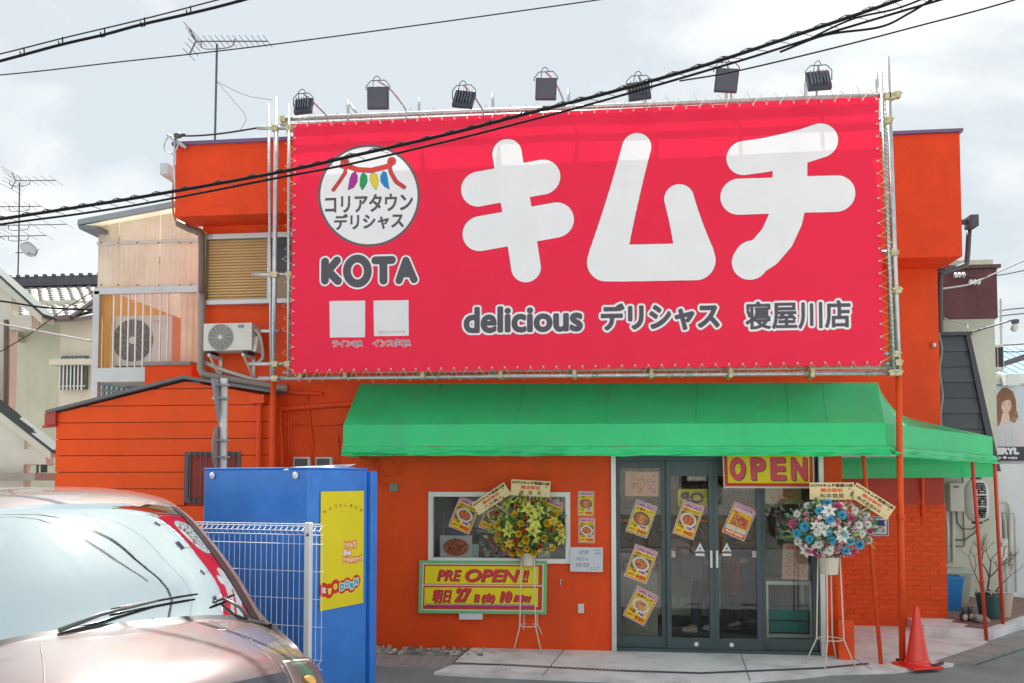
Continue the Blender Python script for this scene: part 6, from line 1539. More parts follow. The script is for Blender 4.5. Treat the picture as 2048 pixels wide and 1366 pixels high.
def mk_person(lab, base, face, lean, hip, cloth, extra):
    c, s_ = cos(lean), sin(lean)
    def tz_(d, w=0): return (d * s_, w, hip + d * c)
    ch = tz_(.42); nk = tz_(.52); hd = (nk[0] + .10, 0, nk[2] + .09 * c + .03)
    J = {'pelvis': (0, 0, hip, .10), 'waist': (*tz_(.2), .095), 'chest': (*ch, .115), 'neck': (*nk, .045), 'head': (*hd, (.075, .09)), 'crown': (hd[0] + .06, 0, hd[2] + .08, .07)}
    E_ = [('pelvis', 'waist'), ('waist', 'chest'), ('chest', 'neck'), ('neck', 'head'), ('head', 'crown')]
    for k, s__ in (('l', 1), ('r', -1)):
        st_p = .10 if s__ > 0 else -.12
        J['hip' + k] = (.0, .09 * s__, hip - .06, .085); J['knee' + k] = (st_p * .5 + .03, .10 * s__, hip * .52, .058); J['ank' + k] = (st_p, .10 * s__, .09, .040); J['toe' + k] = (st_p + .15, .11 * s__, .035, .035)
        sh = (ch[0] + .02, .17 * s__, ch[2]); J['sh' + k] = (*sh, .055); el = (sh[0] + .10, .22 * s__, sh[2] - .25); J['el' + k] = (*el, .04); wr_ = (el[0] + .22, .15 * s__, el[2] + .02); J['wr' + k] = (*wr_, .026); J['palm' + k] = (wr_[0] + .06, .14 * s__, wr_[2] - .01, (.034, .016))
        E_ += [('pelvis', 'hip' + k), ('hip' + k, 'knee' + k), ('knee' + k, 'ank' + k), ('ank' + k, 'toe' + k), ('chest', 'sh' + k), ('sh' + k, 'el' + k), ('el' + k, 'wr' + k), ('wr' + k, 'palm' + k)]
        for f in range(4): J['f%d%s' % (f, k)] = (wr_[0] + .12 + .008 * (f in (1, 2)), (.14 + (f - 1.5) * .018) * s__, wr_[2] - .02, .0085); J['g%d%s' % (f, k)] = (wr_[0] + .15, (.14 + (f - 1.5) * .018) * s__, wr_[2] - .045, .0075); E_ += [('palm' + k, 'f%d%s' % (f, k)), ('f%d%s' % (f, k), 'g%d%s' % (f, k))]
        J['th' + k] = (wr_[0] + .06, (.14 - .05) * s__, wr_[2] - .02, .010); E_ += [('palm' + k, 'th' + k)]
    g = lambda q, d: (*J[q][:3], (J[q][3] if not isinstance(J[q][3], tuple) else J[q][3][0]) + d)
    parts_ = []
    topj = {'p': (*tz_(-.02), .125), 'w': g('waist', .03), 'c': g('chest', .03), 'n': (*tz_(.49), .06)}; te = [('p', 'w'), ('w', 'c'), ('c', 'n')]
    for k in 'lr': topj['s' + k] = g('sh' + k, .018); topj['e' + k] = g('el' + k, .02); topj['w' + k] = g('wr' + k, .018); te += [('c', 's' + k), ('s' + k, 'e' + k), ('e' + k, 'w' + k)]
    parts_.append(('jacket', topj, te, cloth[0]))
    pj = {'p': (0, 0, hip + .02, .12)}; pe = []
    for k in 'lr': pj['h' + k] = g('hip' + k, .02); pj['k' + k] = g('knee' + k, .022); pj['a' + k] = g('ank' + k, .022); pe += [('p', 'h' + k), ('h' + k, 'k' + k), ('k' + k, 'a' + k)]
    parts_.append(('trousers', pj, pe, cloth[1]))
    for k in 'lr': a = J['ank' + k]; t = J['toe' + k]; parts_.append(('shoe', {'a': (a[0] - .03, a[1], .045, .045), 'b': (a[0] + .07, a[1], .045, .045), 't': (t[0] + .02, t[1], .035, .036)}, [('a', 'b'), ('b', 't')], cloth[2]))
    parts_.append(('hair', {'a': (hd[0] - .02, 0, hd[2] + .03, .085), 'b': (hd[0] + .05, 0, hd[2] + .095, .085), 'c': (hd[0] - .06, 0, hd[2] - .04, .05)}, [('a', 'b'), ('a', 'c')], cloth[3]))
    o = person(lab, base, face, J, E_, parts_, SKN)
    for ex, m_ in (((-.035), 0), (.035, 0)):
        b = MB(); b.ball((hd[0] + .115, ex, hd[2] + .0), .012, 8, 6); e = b.build('eye', DK, None); e.parent = o
    b = MB(); b.ball((hd[0] + .135, 0, hd[2] - .025), .016, 8, 6); e = b.build('nose', SKN, None); e.parent = o
    b = MB(); b.box(hd[0] + .10, hd[0] + .118, -.025, .025, hd[2] - .062, hd[2] - .054); e = b.build('mouth', flat('lips', (.4, .12, .1)), None); e.parent = o
    extra(o, tz_, hip)
    return o
def bag(o, tz_, hip):
    b = MB(); b.box(-.02, .26, .16, .27, hip - .16, hip + .12); e = b.build('handbag', flat('bag_grey', (.16, .15, .16), .7), None, bev=.03); e.parent = o
    b = MB(); b.tube([Vector((.02, .2, hip + .1)), Vector(tz_(.46, .12)), Vector((.22, .2, hip + .1))], .012, 6); e = b.build('bag_strap', flat('bag_grey', (.16, .15, .16)), None); e.parent = o
def apron(o, tz_, hip):
    pts = [tz_(.44, .0), tz_(.2, .0), (.02, 0, hip), (.06, 0, hip - .4)]
    rows = []
    for i, p in enumerate(pts): rows.append([Vector((p[0] + .155 - .05 * abs(k / 3 - 1) ** 2 * 1.5, (k / 3 - 1) * (.13 if i == 0 else .2), p[2])) for k in range(7)])
    b = MB(); b.grid(rows); e = b.build('apron', flat('apron_red', (.62, .03, .04), .7), None, smooth=True, solid=.01); e.parent = o
q = gnd(1412, 1268); mk_person('customer in mauve top and dark trousers bending inside, behind the left sliding door', Vector((q.x, q.y + .1, 0)), radians(165), radians(48), .84, (flat('mauve_top', (.42, .30, .34), .8), flat('dark_trousers', (.05, .065, .08), .8), flat('pale_trainers', (.6, .6, .62), .6), flat('hair_black', (.02, .016, .014), .5)), bag)
q = gnd(1500, 1262); mk_person('worker in red apron and dark boots leaning inside, behind the right sliding door', Vector((q.x - .02, q.y + .15, 0)), radians(178), radians(50), .84, (flat('dark_jumper', (.07, .08, .09), .8), flat('dark_trousers', (.05, .065, .08)), flat('dark_boots', (.03, .035, .04), .5), flat('hair_black', (.02, .016, .014))), apron)

# ------------------------------------------------------------------ posters and signs on the front
_pc = {}
YE = (.80, .60, .03); RD = (.60, .03, .03); PK = (.70, .48, .58)
def sale_pic(kind_):
    if kind_ in _pc: return _pc[kind_]
    P_ = Pic(30, 44, (.72, .62, .62), res=5)
    P_.rect(1, 1, 29, 43, RD if kind_ != 0 else (.10, .10, .13)); P_.rect(2, 2, 28, 42, YE); P_.rect(2, 2, 28, 7.2, PK)
    if kind_ == 9:
        P_.rect(2, 2, 28, 10, PK); P_.text('大辛党御用達', 4, 3, 26, 6, (.3, .04, .2), .1); P_.text('特製ヤンニョム', 3, 10.5, 27, 14, (.5, .05, .03), .15); P_.poly([(6, 14), (26, 16), (27, 30), (4, 30)], (.62, .15, .05)); P_.food(15, 22, 10, 7.5, 3); P_.rect(2, 31, 28, 36, (.66, .62, .62)); P_.ell(15, 33.5, 1, 1, (.1, .2, .5))
        P_.rect(2, 36.5, 28, 42, (.72, .16, .02)); P_.text('キムチ KOTA', 3.5, 37.5, 26.5, 41, (.8, .75, .7), .3)
    else:
        nm = {0: '大根キムチ', 1: '白菜カットキムチ', 2: '白菜カットキムチ', 3: '浅漬キムチ', 4: '白菜キムチ'}[kind_]
        P_.text('OPEN SALE', 3.5, 3, 26.5, 6.6, (.20, .02, .25), .28); P_.text(nm, 3.5, 8, 26.5, 12.4, (.28, .04, .02), .22)
        P_.rect(3, 13, 27, 30, (.10, .13, .06) if kind_ in (1, 2, 4) else (.62, .5, .05)); P_.ell(15, 22, 11.5, 8.6, (.66, .64, .62) if kind_ != 0 else (.12, .11, .11), .2); P_.food(15, 22, 8.6, 6.4, kind_, .2, (.55, .12, .05) if kind_ != 3 else (.6, .42, .2))
        P_.text('1kg' if kind_ != 3 else '半額', 4, 29.5, 12, 35, (.35, .04, .02), .25); P_.ell(20, 32, 6, 2.8, (.72, .62, .66)); P_.text('半額!!', 15.5, 30.3, 24.5, 33.8, (.32, .02, .3), .2)
        P_.text('1000円→', 3, 36.5, 13, 40, (.45, .05, .02), .15); P_.text('¥200' if kind_ == 3 else '¥400', 14, 35.5, 27, 41, (.62, .03, .02), .4)
    m_ = printmat('sale_print_%d' % kind_, P_, .3); _pc[kind_] = m_; return m_
def poster(lab, a, b_, c, mat, Y, name='sale_poster', cat='poster', group=None, th=.002, par=None):
    A, B_, C = at(*a, Y), at(*b_, Y), at(*c, Y); U = B_ - A; V = C - A; n_ = Vector((U.z, 0, -U.x)).normalized(); n_ = n_ if n_.dot(V) > 0 else -n_
    V = n_ * V.dot(n_)
    t = card(name, A, B_ if True else B_, A + V, mat, par, th); 
    if not par: setp(t, lab, cat, group)
    return t
SP = 'sale posters stuck on the glass and wall'
poster('tilted kimchi sale poster with black edge, topmost of three on the left glass panel', (1273, 998.5), (1315.7, 1013.5), (1249.8, 1061.5), sale_pic(0), .060, group=SP)
poster('tilted kimchi sale poster on the left sliding door', (1367, 1000), (1409, 1014.5), (1343, 1065), sale_pic(1), .026, group=SP)
poster('tilted orange footed kimchi poster on the right sliding door', (1469.4, 1002.8), (1514, 1021.6), (1442, 1063), sale_pic(9), .026, group=SP)
poster('tilted kimchi sale poster, middle of three on the left glass panel', (1271, 1087.5), (1315.7, 1104), (1246, 1151), sale_pic(2), .060, group=SP)
poster('tilted sale poster priced 200 yen, lowest of three on the left glass panel', (1275.4, 1171), (1318, 1193), (1246, 1230.5), sale_pic(3), .060, group=SP)
poster('tilted sale poster at the left end of the shop window', (920, 991.6), (962, 1008.5), (896, 1052), sale_pic(1), .026, group=SP)
poster('tilted sale poster in the shop window half hidden by the left name board', (981, 993), (1023, 1010), (957, 1053.7), sale_pic(4), .026, group=SP)
poster('tilted sale poster in the shop window behind the yellow flowers', (1042, 993), (1084, 1010), (1018, 1054), sale_pic(4), .026, group=SP)
poster('tilted sale poster at the right end of the shop window behind the flowers', (1090, 992), (1130, 1007.6), (1066, 1052), sale_pic(1), .026, group=SP)
poster('small upright sale poster, upper one on the orange wall', (1156, 982.4), (1188.4, 983), (1156.5, 1031.6), sale_pic(0), -.006, group=SP)
poster('small upright sale poster, lower one on the orange wall', (1157.3, 1035.3), (1190, 1036), (1157.8, 1085.4), sale_pic(2), -.006, group=SP)
def fpic(nm, w, h, bgc, seed, plate=True, base=(.55, .14, .06), txt=None):
    P_ = Pic(w, h, bgc, res=5)
    if plate: P_.ell(w / 2, h / 2, w * .45, h * .42, (.66, .64, .6))
    P_.food(w / 2, h / 2, w * .40, h * .36, seed, 0, base); P_.food(w * .55, h * .45, w * .25, h * .22, seed + 5, .3, base)
    if txt: P_.vtext(txt, w * .86, h * .08, h * .92, h * .2, (.45, .03, .03), .3, ((.3, (.75, .7, .6)),))
    return printmat(nm, P_, .4)
poster('landscape photo of red kimchi on a plate in the shop window', (880, 1070.6), (944, 1071), (880, 1118), fpic('food_a', 36, 26, (.70, .70, .70), 11), .055, 'food_photo')
P_ = Pic(36, 26, (.12, .12, .13), res=5); rg = random.Random(2)
for k in range(60): P_.ell(rg.uniform(2, 34), rg.uniform(2, 24), rg.uniform(1, 5), rg.uniform(.6, 2.4), rg.choice([(.3, .34, .38), (.5, .5, .5), (.12, .2, .26), (.35, .12, .08), (.05, .06, .07)]), rg.uniform(0, 3))
fish = printmat('food_b', P_, .4)
poster('dark photo of shellfish in the shop window', (957.8, 1069.7), (1023, 1070), (957.8, 1118), fish, .055, 'food_photo')
poster('pale photo of a dish in the shop window under the flowers', (1035, 1083), (1101, 1084), (1035, 1119), fpic('food_c', 36, 20, (.35, .36, .33), 17, base=(.3, .3, .2)), .055, 'food_photo')
poster('pale blue card behind the food photos in the shop window', (938, 1088), (966, 1088), (938, 1119), flat('pale_blue_card', (.45, .58, .60)), .085, 'blank_card', 'card')
poster('faded meat photo with a red script edge at the top of the left glass panel', (1251, 943), (1317.5, 944), (1251, 992), fpic('food_d', 36, 26, (.62, .3, .22), 23, False, (.62, .3, .2), 'やみつき'), .085, 'food_photo')
poster('food photo with green leaves at the top of the right glass panel', (1529, 975), (1602, 976), (1529, 1007), fpic('food_e', 36, 16, (.35, .4, .2), 31, False, (.55, .3, .15)), .085, 'food_photo')
poster('dark food photo on the right glass panel above the menu', (1550.5, 1029), (1596, 1029), (1550.5, 1079), fish, .085, 'food_photo')
P_ = Pic(30, 42, (.68, .42, .30), res=5); P_.text('キムチ', 4, 2, 20, 8, (.5, .08, .05), .3)
for i in range(12):
    for j in range(16): P_.rect(4 + i * 2.0, 11 + j * 1.75, 5.1 + i * 2.0, 12.1 + j * 1.75, (.3, .12, .08)) if (i * 7 + j * 3) % 5 else None
poster('pink printed price list on the right glass panel', (1565.5, 1087), (1616.5, 1089), (1565.5, 1158), printmat('menu', P_, .5), .085, 'price_list')
P_ = Pic(36, 12, (.45, .42, .36), res=5); P_.text('寝屋川店', 2, 2, 34, 10, (.75, .75, .72), .4); P_.a = P_.a[:, ::-1].copy()
poster('white sheet lettered backwards high behind the left sliding door', (1374, 948), (1414, 948), (1374, 962), printmat('mirror_a', P_), .12, 'reversed_sheet', 'sign')
P_ = Pic(50, 28, (.72, .60, .05), res=4); P_.text('OP', 6, 5, 46, 24, (.22, .16, .28), 1.2); P_.a = P_.a[:, ::-1].copy()
poster('yellow banner lettered backwards behind the left sliding door', (1356, 978), (1415, 978), (1356, 1012), printmat('mirror_b', P_), .14, 'reversed_banner', 'banner')
# handwritten note
P_ = Pic(36, 27, (.62, .64, .72), res=5); rg = random.Random(4); INK = (.12, .13, .2)
for st, q in (('試食', (9, 3, 21, 8)), ('4月4日', (25, 2, 33, 4)), ('18時迄', (27, 4.6, 34, 8)), ('明日も', (7, 11, 20, 15)), ('営業', (6, 17, 13, 22)), ('営業', (14, 17, 21, 22)), ('します', (23, 21, 32, 25))): P_.text(st, *q, INK, .02, skew=.2)
poster('white sheet with faint handwriting taped beside the shop window', (1140.4, 1094), (1206, 1095), (1140.4, 1143), printmat('note', P_), -.05, 'handwritten_note', 'notice')
# PRE OPEN board with green tape
A, B_, C = at(839, 1121, -.055), at(1094.6, 1122, -.055), at(836.5, 1226, -.055)
P_ = Pic(150, 62, (.16, .50, .22), res=4)
P_.rect(4, 3.5, 146, 58.5, (.68, .66, .62)); P_.rect(5.2, 4.6, 144.8, 57.2, (.52, .06, .02)); P_.rect(7, 6.5, 140, 27.5, (.80, .68, .02)); P_.rect(5.2, 28.3, 144, 29.6, (.70, .66, .6)); P_.rect(7, 31.5, 140, 53.5, (.80, .68, .02))
P_.rect(8, 50.6, 136, 51.4, (.05, .12, .3)); P_.rect(8, 52, 138, 54.6, (.45, .04, .2))
RT = (.66, .05, .07); DKO = (.10, .03, .02)
for st, q, g in (('PRE', (21, 10.5, 50, 24), .55), ('OPEN', (54, 9.5, 118, 25), .8), ('!!', (121, 10, 129, 25), .6), ('明日', (16, 34, 39, 50), .6), ('27', (42, 31.8, 62, 49), 1.1), ('日', (65, 39, 72, 49), .7), ('(金)', (74, 37.5, 90, 50), .7), ('10', (95, 35, 110, 49), 1.1), ('時!!', (111, 39, 132, 49), .7)):
    P_.text(st, q[0] + .7, q[1] + .7, q[2] + .7, q[3] + .7, DKO, g + .25, skew=.22); P_.text(st, *q, RT, g, skew=.22)
card_ = card('pre_open_board', A, B_, C, printmat('preopen', P_, .4), None, .006); setp(card_, 'yellow hand lettered PRE OPEN board edged with green tape under the shop window', 'sign')
poster('blank white paper strip hanging below the PRE OPEN board', (918, 1227), (965, 1227), (918, 1239), flat('white_paper', (.66, .67, .74)), -.05, 'paper_strip', 'paper')
# OPEN banner
P_ = Pic(120, 42, (.66, .62, .6), res=5); P_.rect(1.5, 0, 118.5, 40, (.60, .05, .02)); P_.rect(6, 0, 114, 36, (.78, .62, .02))
for ch, q in zip('OPEN', ((8, 5, 30, 33), (36, 5, 56, 33), (62, 5, 83, 33), (89, 5, 111, 33))):
    P_.text(ch, q[0] + 1.2, q[1] + 1.0, q[2] + 1.2, q[3] + 1.0, (.04, .10, .05), 2.0); P_.text(ch, *q, (.68, .08, .12), 2.0)
A, B_, C = at(1445, 905, -.28), at(1628, 905, -.28), at(1447, 976, -.28)
setp(card('open_banner', A, B_, C, printmat('open_print', P_, .4, trans=.15), None, nx=40, ny=10, wob=lambda u, v: .02 * sin(u * 5) * v + .012 * sin(u * 17 + v)), 'yellow OPEN cloth banner hanging from the awning over the right door', 'banner')
# stickers on the doors
for x_, lab in ((1400, 'white triangular warning sticker on the left sliding door'), (1453.4, 'white triangular warning sticker on the right sliding door')):
    A, B_, C = at(x_, 1085, .024), at(x_ + 9.5, 1104, .024), at(x_ - 9.5, 1104, .024); b = MB(); b.prism([A, B_, C], (0, .002, 0)); o = fixn(b.build('warning_sticker', WHM)); setp(o, lab, 'sticker')
    c = (A + B_ + C) / 3; b = MB(); b.prism([c + Vector((0, -.002, .022)), c + Vector((.016, -.002, -.006)), c + Vector((-.016, -.002, -.006))], (0, .001, 0)); ORG[o.name] = Vector(); fixn(b.build('sticker_symbol', DKG, o)); b = MB(); b.box(c.x - .035, c.x + .035, .019, .021, c.z - .034, c.z - .026); b.build('sticker_text', DKG, o)
    A, B_ = at(x_ - 9, 1107, .024), at(x_ + 9, 1112, .024); b = MB(); b.box(A.x, B_.x, .024, .026, B_.z, A.z); b.build('sticker_caption', WHM, o)
for x_, lab in ((1345, 'small square sticker with a red disc on the left sliding door'), (1510, 'small square sticker with a red disc on the right sliding door')):
    c = at(x_, 1108.5, .024); P_ = Pic(8, 8, (.72, .68, .66), res=8); P_.ell(4, 4, 3, 3, (.4, .08, .08)); P_.ell(4, 4, 2, 2, (.1, .1, .12)); P_.text('自動', 2.6, 2.2, 5.4, 5.8, (.75, .7, .7), .2)
    setp(card('square_sticker', c + Vector((-.028, 0, .032)), c + Vector((.028, 0, .032)), c + Vector((-.028, 0, -.032)), printmat('sticker%d' % x_, P_)), lab, 'sticker')
# bicycle space sign on the brick wall
P_ = Pic(60, 26, (.62, .64, .70), res=4); P_.rect(1, 1, 59, 25, (.03, .05, .18)); P_.rect(2.2, 2.2, 57.8, 23.8, (.62, .64, .70)); P_.text('自転車', 8, 4, 56, 13.5, (.03, .05, .2), .5); P_.text('スペース', 26, 16, 55, 21.5, (.1, .1, .15), .3)
poster('blue edged bicycle parking sign on the painted brick wall behind the flowers', (1690, 1032), (1777, 1033), (1690, 1071), printmat('bike_sign', P_), 1.96, 'bicycle_sign', 'sign', th=.01)

# ------------------------------------------------------------------ congratulation flower stands
def fmat(n_, c): return pbr('petal_' + n_, c, .5, var=.14, vs=30, trans=.25)
LEAF = pbr('bouquet_leaf', (.08, .22, .07), .45, var=.3, vs=12, trans=.15); LEAF2 = pbr('bouquet_leaf_pale', (.36, .48, .14), .45, var=.3, vs=12, trans=.2)
def petal(b, M, L_, w, curl, n=4):
    rows = []
    for i in range(n + 1):
        t = i / n; ww = w * sin(pi * min(1, .12 + t * .88)) ** .8 if i < n else w * .05; z = curl * t * t * L_
        rows.append([M @ Vector((L_ * t, -ww, z + ww * .5)), M @ Vector((L_ * t, 0, z)), M @ Vector((L_ * t, ww, z + ww * .5))])
    b.grid(rows)
def flower_proto(kind_, mats):
    b = MB()
    if kind_ == 'lily':
        for k in range(6): petal(b.m(0), Matrix.Rotation(k * pi / 3, 4, 'Z') @ Matrix.Rotation(radians(-35), 4, 'Y'), .074, .021, -.45)
        for k in range(5): a = k * 1.25; b.m(1).tube([(0, 0, 0), (.012 * cos(a), .012 * sin(a), .04)], .0018, 4)
    elif kind_ == 'rose':
        for ring, (n_, L_, tilt, w) in enumerate(((3, .022, -78, .014), (4, .028, -66, .018), (5, .034, -50, .022), (6, .038, -28, .024))):
            for k in range(n_): petal(b.m(0), Matrix.Translation((0, 0, -.006 * ring)) @ Matrix.Rotation(k * 2 * pi / n_ + ring * .5, 4, 'Z') @ Matrix.Translation((.002 + .003 * ring, 0, 0)) @ Matrix.Rotation(radians(tilt), 4, 'Y'), L_, w, .15)
    elif kind_ == 'mum':
        for ring in range(5):
            n_ = 7 + ring * 2
            for k in range(n_): petal(b.m(0), Matrix.Rotation(k * 2 * pi / n_ + ring, 4, 'Z') @ Matrix.Rotation(radians(-80 + ring * 20), 4, 'Y'), .034 + .002 * ring, .0065, -.1, 3)
    elif kind_ == 'small':
        for k in range(5): petal(b.m(0), Matrix.Rotation(k * 2 * pi / 5, 4, 'Z') @ Matrix.Rotation(radians(-20), 4, 'Y'), .026, .011, -.1, 3)
        b.m(1).ball((0, 0, .004), .005, 6, 4)
    return b.build('flower', mats)
def stand(lab, feet, Yc, potc, potw, poth, fc, frx, fry, palette, boards, seed, grp, dist):
    rg = random.Random(seed)
    ft = [gnd(*p) for p in feet]; cx = sum(p.x for p in ft) / 4; cy = sum(p.y for p in ft) / 4
    ct = Vector((cx, cy, 0)); t = thing('flower_stand', lab, 'flower stand', tuple(ct), grp)
    pt0 = at(*potc, cy); pw = potw / 2 * (cy + 9.6) / FPX; zt0 = at(potc[0], potc[1] - poth / 2, cy).z; zb0_ = at(potc[0], potc[1] + poth / 2, cy).z
    b = MB(); b.lathe([(pw * .86, zb0_), (pw, zt0), (pw * .93, zt0), (pw * .8, zb0_ + .02), (.001, zb0_ + .02)], c=(pt0.x, cy, 0), n=24); b.build('bucket', flat('bucket_cream', (.66, .62, .52), .45), t, smooth=False)
    zr = at(feet[0][0], 1250 if dist == 0 else 1277, cy).z; pc = Vector((pt0.x, cy, 0))
    for p in ft:
        d = (Vector((p.x, p.y, 0)) - pc); dn = d.normalized(); k1 = pc + dn * (pw * 1.15 + .015) + Vector((0, 0, zr)); k0 = pc + dn * (pw * .98 + .008) + Vector((0, 0, zt0 - .005))
        b = MB(); b.tube([Vector((p.x, p.y, .004)), k1, k1.lerp(k0, .5), k0], .0075, 7); b.build('leg', flat('stand_cream', (.68, .64, .54), .4), t, smooth=True)
    b = MB(); r_ = pw * 1.1 + .01; b.tube([pc + Vector((r_ * cos(a * pi / 8), r_ * sin(a * pi / 8), zr)) for a in range(16)], .005, 5, closed=True); b.build('ring_brace', flat('stand_cream', (.68, .64, .54)), t)
    fcx = at(*fc, cy); RX, RZ = frx * (cy + 9.6) / FPX, fry * (cy + 9.6) / FPX; RY = RX * .62
    # foliage mass
    b = MB()
    for k in range(900):
        u = Vector((rg.gauss(0, 1), rg.gauss(0, 1), rg.gauss(0, 1))).normalized(); q = rg.uniform(.25, .98) if rg.random() > .13 else rg.uniform(.98, 1.18)
        if u.z < -.5: u.z *= .6
        p = fcx + Vector((u.x * RX * q, u.y * RY * q - .02, u.z * RZ * q)); d = (u + Vector((rg.uniform(-.5, .5), rg.uniform(-.5, .5), rg.uniform(-.2, .7)))).normalized()
        L_ = rg.uniform(.05, .11); s__ = d.cross(Vector((rg.uniform(-1, 1), rg.uniform(-1, 1), rg.uniform(-1, 1)))).normalized() * L_ * rg.choice((.10, .16, .24))
        m1 = p + d * L_ * .5 + Vector((0, 0, .008)); b.m(0 if rg.random() < .6 else 1); b.poly([p, m1 + s__, p + d * L_, m1 - s__])
    b.build('foliage', [LEAF, LEAF2], t, kind='stuff')
    b = MB()
    for k in range(26): a = rg.uniform(0, 6.28); e = fcx + Vector((RX * .6 * cos(a), RY * .5 * sin(a), rg.uniform(-.4, .3) * RZ)); b.tube([Vector((pt0.x + pw * .5 * cos(a), cy + pw * .5 * sin(a), zt0 - .05)), e], .004, 4)
    b.build('stems', LEAF, t, kind='stuff')
    if dist:   # tiny filler blossoms
        b = MB()
        for k in range(700):
            u = Vector((rg.gauss(0, 1), -abs(rg.gauss(0, 1)), rg.gauss(0, 1))).normalized(); q = rg.uniform(.8, 1.08); p = fcx + Vector((u.x * RX * q, u.y * RY * q, u.z * RZ * q)); s_ = rg.uniform(.004, .008)
            b.m(rg.randrange(2)); b.poly([p + Vector((-s_, 0, -s_)), p + Vector((s_, -s_, -s_)), p + Vector((s_, 0, s_)), p + Vector((-s_, -s_, s_))])
        b.build('filler_sprigs', [fmat('sprig_white', (.62, .62, .66)), fmat('sprig_blue', (.16, .22, .32))], t, kind='stuff')
    pr_ = {}
    placed = []
    for (kd, mk, n_, sc) in palette:
        for k in range(n_):
            for tr_ in range(60):
                a = rg.uniform(0, 2 * pi); r = sqrt(rg.random()) * 1.0; ux, uz = r * cos(a), r * sin(a)
                if all((ux - q[0]) ** 2 + ((uz - q[1]) * .8) ** 2 > (.19 * (sc + q[2]) / 2) ** 2 for q in placed): break
            placed.append((ux, uz, sc)); uy = -sqrt(max(0, 1 - min(.98, ux * ux + uz * uz)))
            p = fcx + Vector((ux * RX, uy * RY - .01, uz * RZ)); nn = Vector((ux * .8, uy - .45, uz * .7 + .15)).normalized()
            key = (kd, mk)
            if key not in pr_: o = flower_proto(kd, [fmat(mk, PET[mk]), fmat('pollen', (.45, .22, .03))]); o.parent = t; pr_[key] = o
            else: o = inst(pr_[key], t)
            o.location = p - ct; o.rotation_euler = (nn.to_track_quat('Z', 'Y').to_matrix() @ Matrix.Rotation(rg.uniform(0, 6), 3, 'Z')).to_euler(); s2 = sc * rg.uniform(.85, 1.15); o.scale = (s2,) * 3
    for (tl_, tr__, bl_, lab_, lines) in boards:
        Yb = cy - .08 - RY * .15; A, B_, C = at(*tl_, Yb), at(*tr__, Yb), at(*bl_, Yb)
        P_ = Pic(80, 33, (.74, .60, .33), res=4); P_.text('KOTAキムチ寝屋川店', 2, 2, 78, 9, (.08, .06, .04), .5); P_.text('開店御祝', 20, 11, 60, 19, (.66, .10, .04), .45)
        P_.text('様へ', 70, 11, 76, 14, (.1, .07, .05), .15); P_.text(lines, 18 if len(lines) < 6 else 14, 21, 62, 30, (.08, .06, .04), .35); P_.text('より', 68, 26, 75, 29, (.2, .12, .08), .12)
        U = B_ - A; V = C - A; n_ = Vector((U.z, 0, -U.x)).normalized(); n_ = n_ if n_.dot(V) > 0 else -n_; V = n_ * V.dot(n_)
        nb = card('name_board', A, B_, A + V, printmat('board_' + lines, P_, .5), t, .004, )
        nb['label'] = lab_
        mid = A + U * .5 + V; b = MB(); b.tube([A + U * .5 + V * .5 + Vector((0, .012, 0)), mid + Vector((0, .012, 0)), fcx + Vector((0, -.02, 0))], .006, 6); b.build('board_stick', flat('stand_cream', (.68, .64, .54)), t)
    return t
PET = {'yellow': (.85, .62, .06), 'lime': (.72, .76, .16), 'orange': (.72, .25, .04), 'red': (.62, .05, .03), 'white': (.90, .90, .87), 'blue': (.10, .55, .80), 'pink': (.85, .18, .42), 'palepink': (.85, .52, .62), 'cream': (.68, .62, .40)}
stand('cream flower stand with yellow, orange and red blooms in front of the shop window', [(1027, 1305), (1046, 1297), (1083, 1307), (1096, 1297)], 0, (1057, 1118), 31, 26, (1055, 1054), 71, 58,
      [('lily', 'lime', 8, 1.1), ('rose', 'yellow', 17, 1.15), ('mum', 'red', 6, .75), ('rose', 'orange', 6, .85), ('small', 'lime', 22, 1.0), ('rose', 'lime', 9, .8), ('lily', 'yellow', 4, .9)],
      [((943, 1007.6), (1007.6, 964.6), (957, 1031), 'slanting cream name board at the left of the yellow flowers', '八方美人'), ((1023, 958.4), (1101.4, 963), (1022, 990), 'upright cream name board above the yellow flowers', '金　泳　兒')], 31, 'congratulation flower stands', 0)
stand('cream flower stand with blue, pink and white blooms by the right door jamb', [(1610, 1328), (1650, 1340), (1672, 1318), (1711, 1335)], 0, (1658, 1131), 38, 34, (1660, 1056), 75, 55,
      [('mum', 'blue', 13, 1.2), ('mum', 'white', 12, 1.15), ('rose', 'pink', 11, 1.15), ('rose', 'palepink', 9, .75), ('lily', 'white', 7, 1.0), ('small', 'white', 26, 1.1), ('mum', 'white', 3, .8), ('small', 'palepink', 6, .8), ('small', 'blue', 4, .9)],
      [((1619, 965), (1708, 965), (1619, 999), 'upright cream name board above the blue and pink flowers', '松本悠里'), ((1714, 965), (1791.4, 1014), (1701, 994), 'slanting cream name board at the right of the blue and pink flowers', '株式会社KSI')], 32, 'congratulation flower stands', 1)

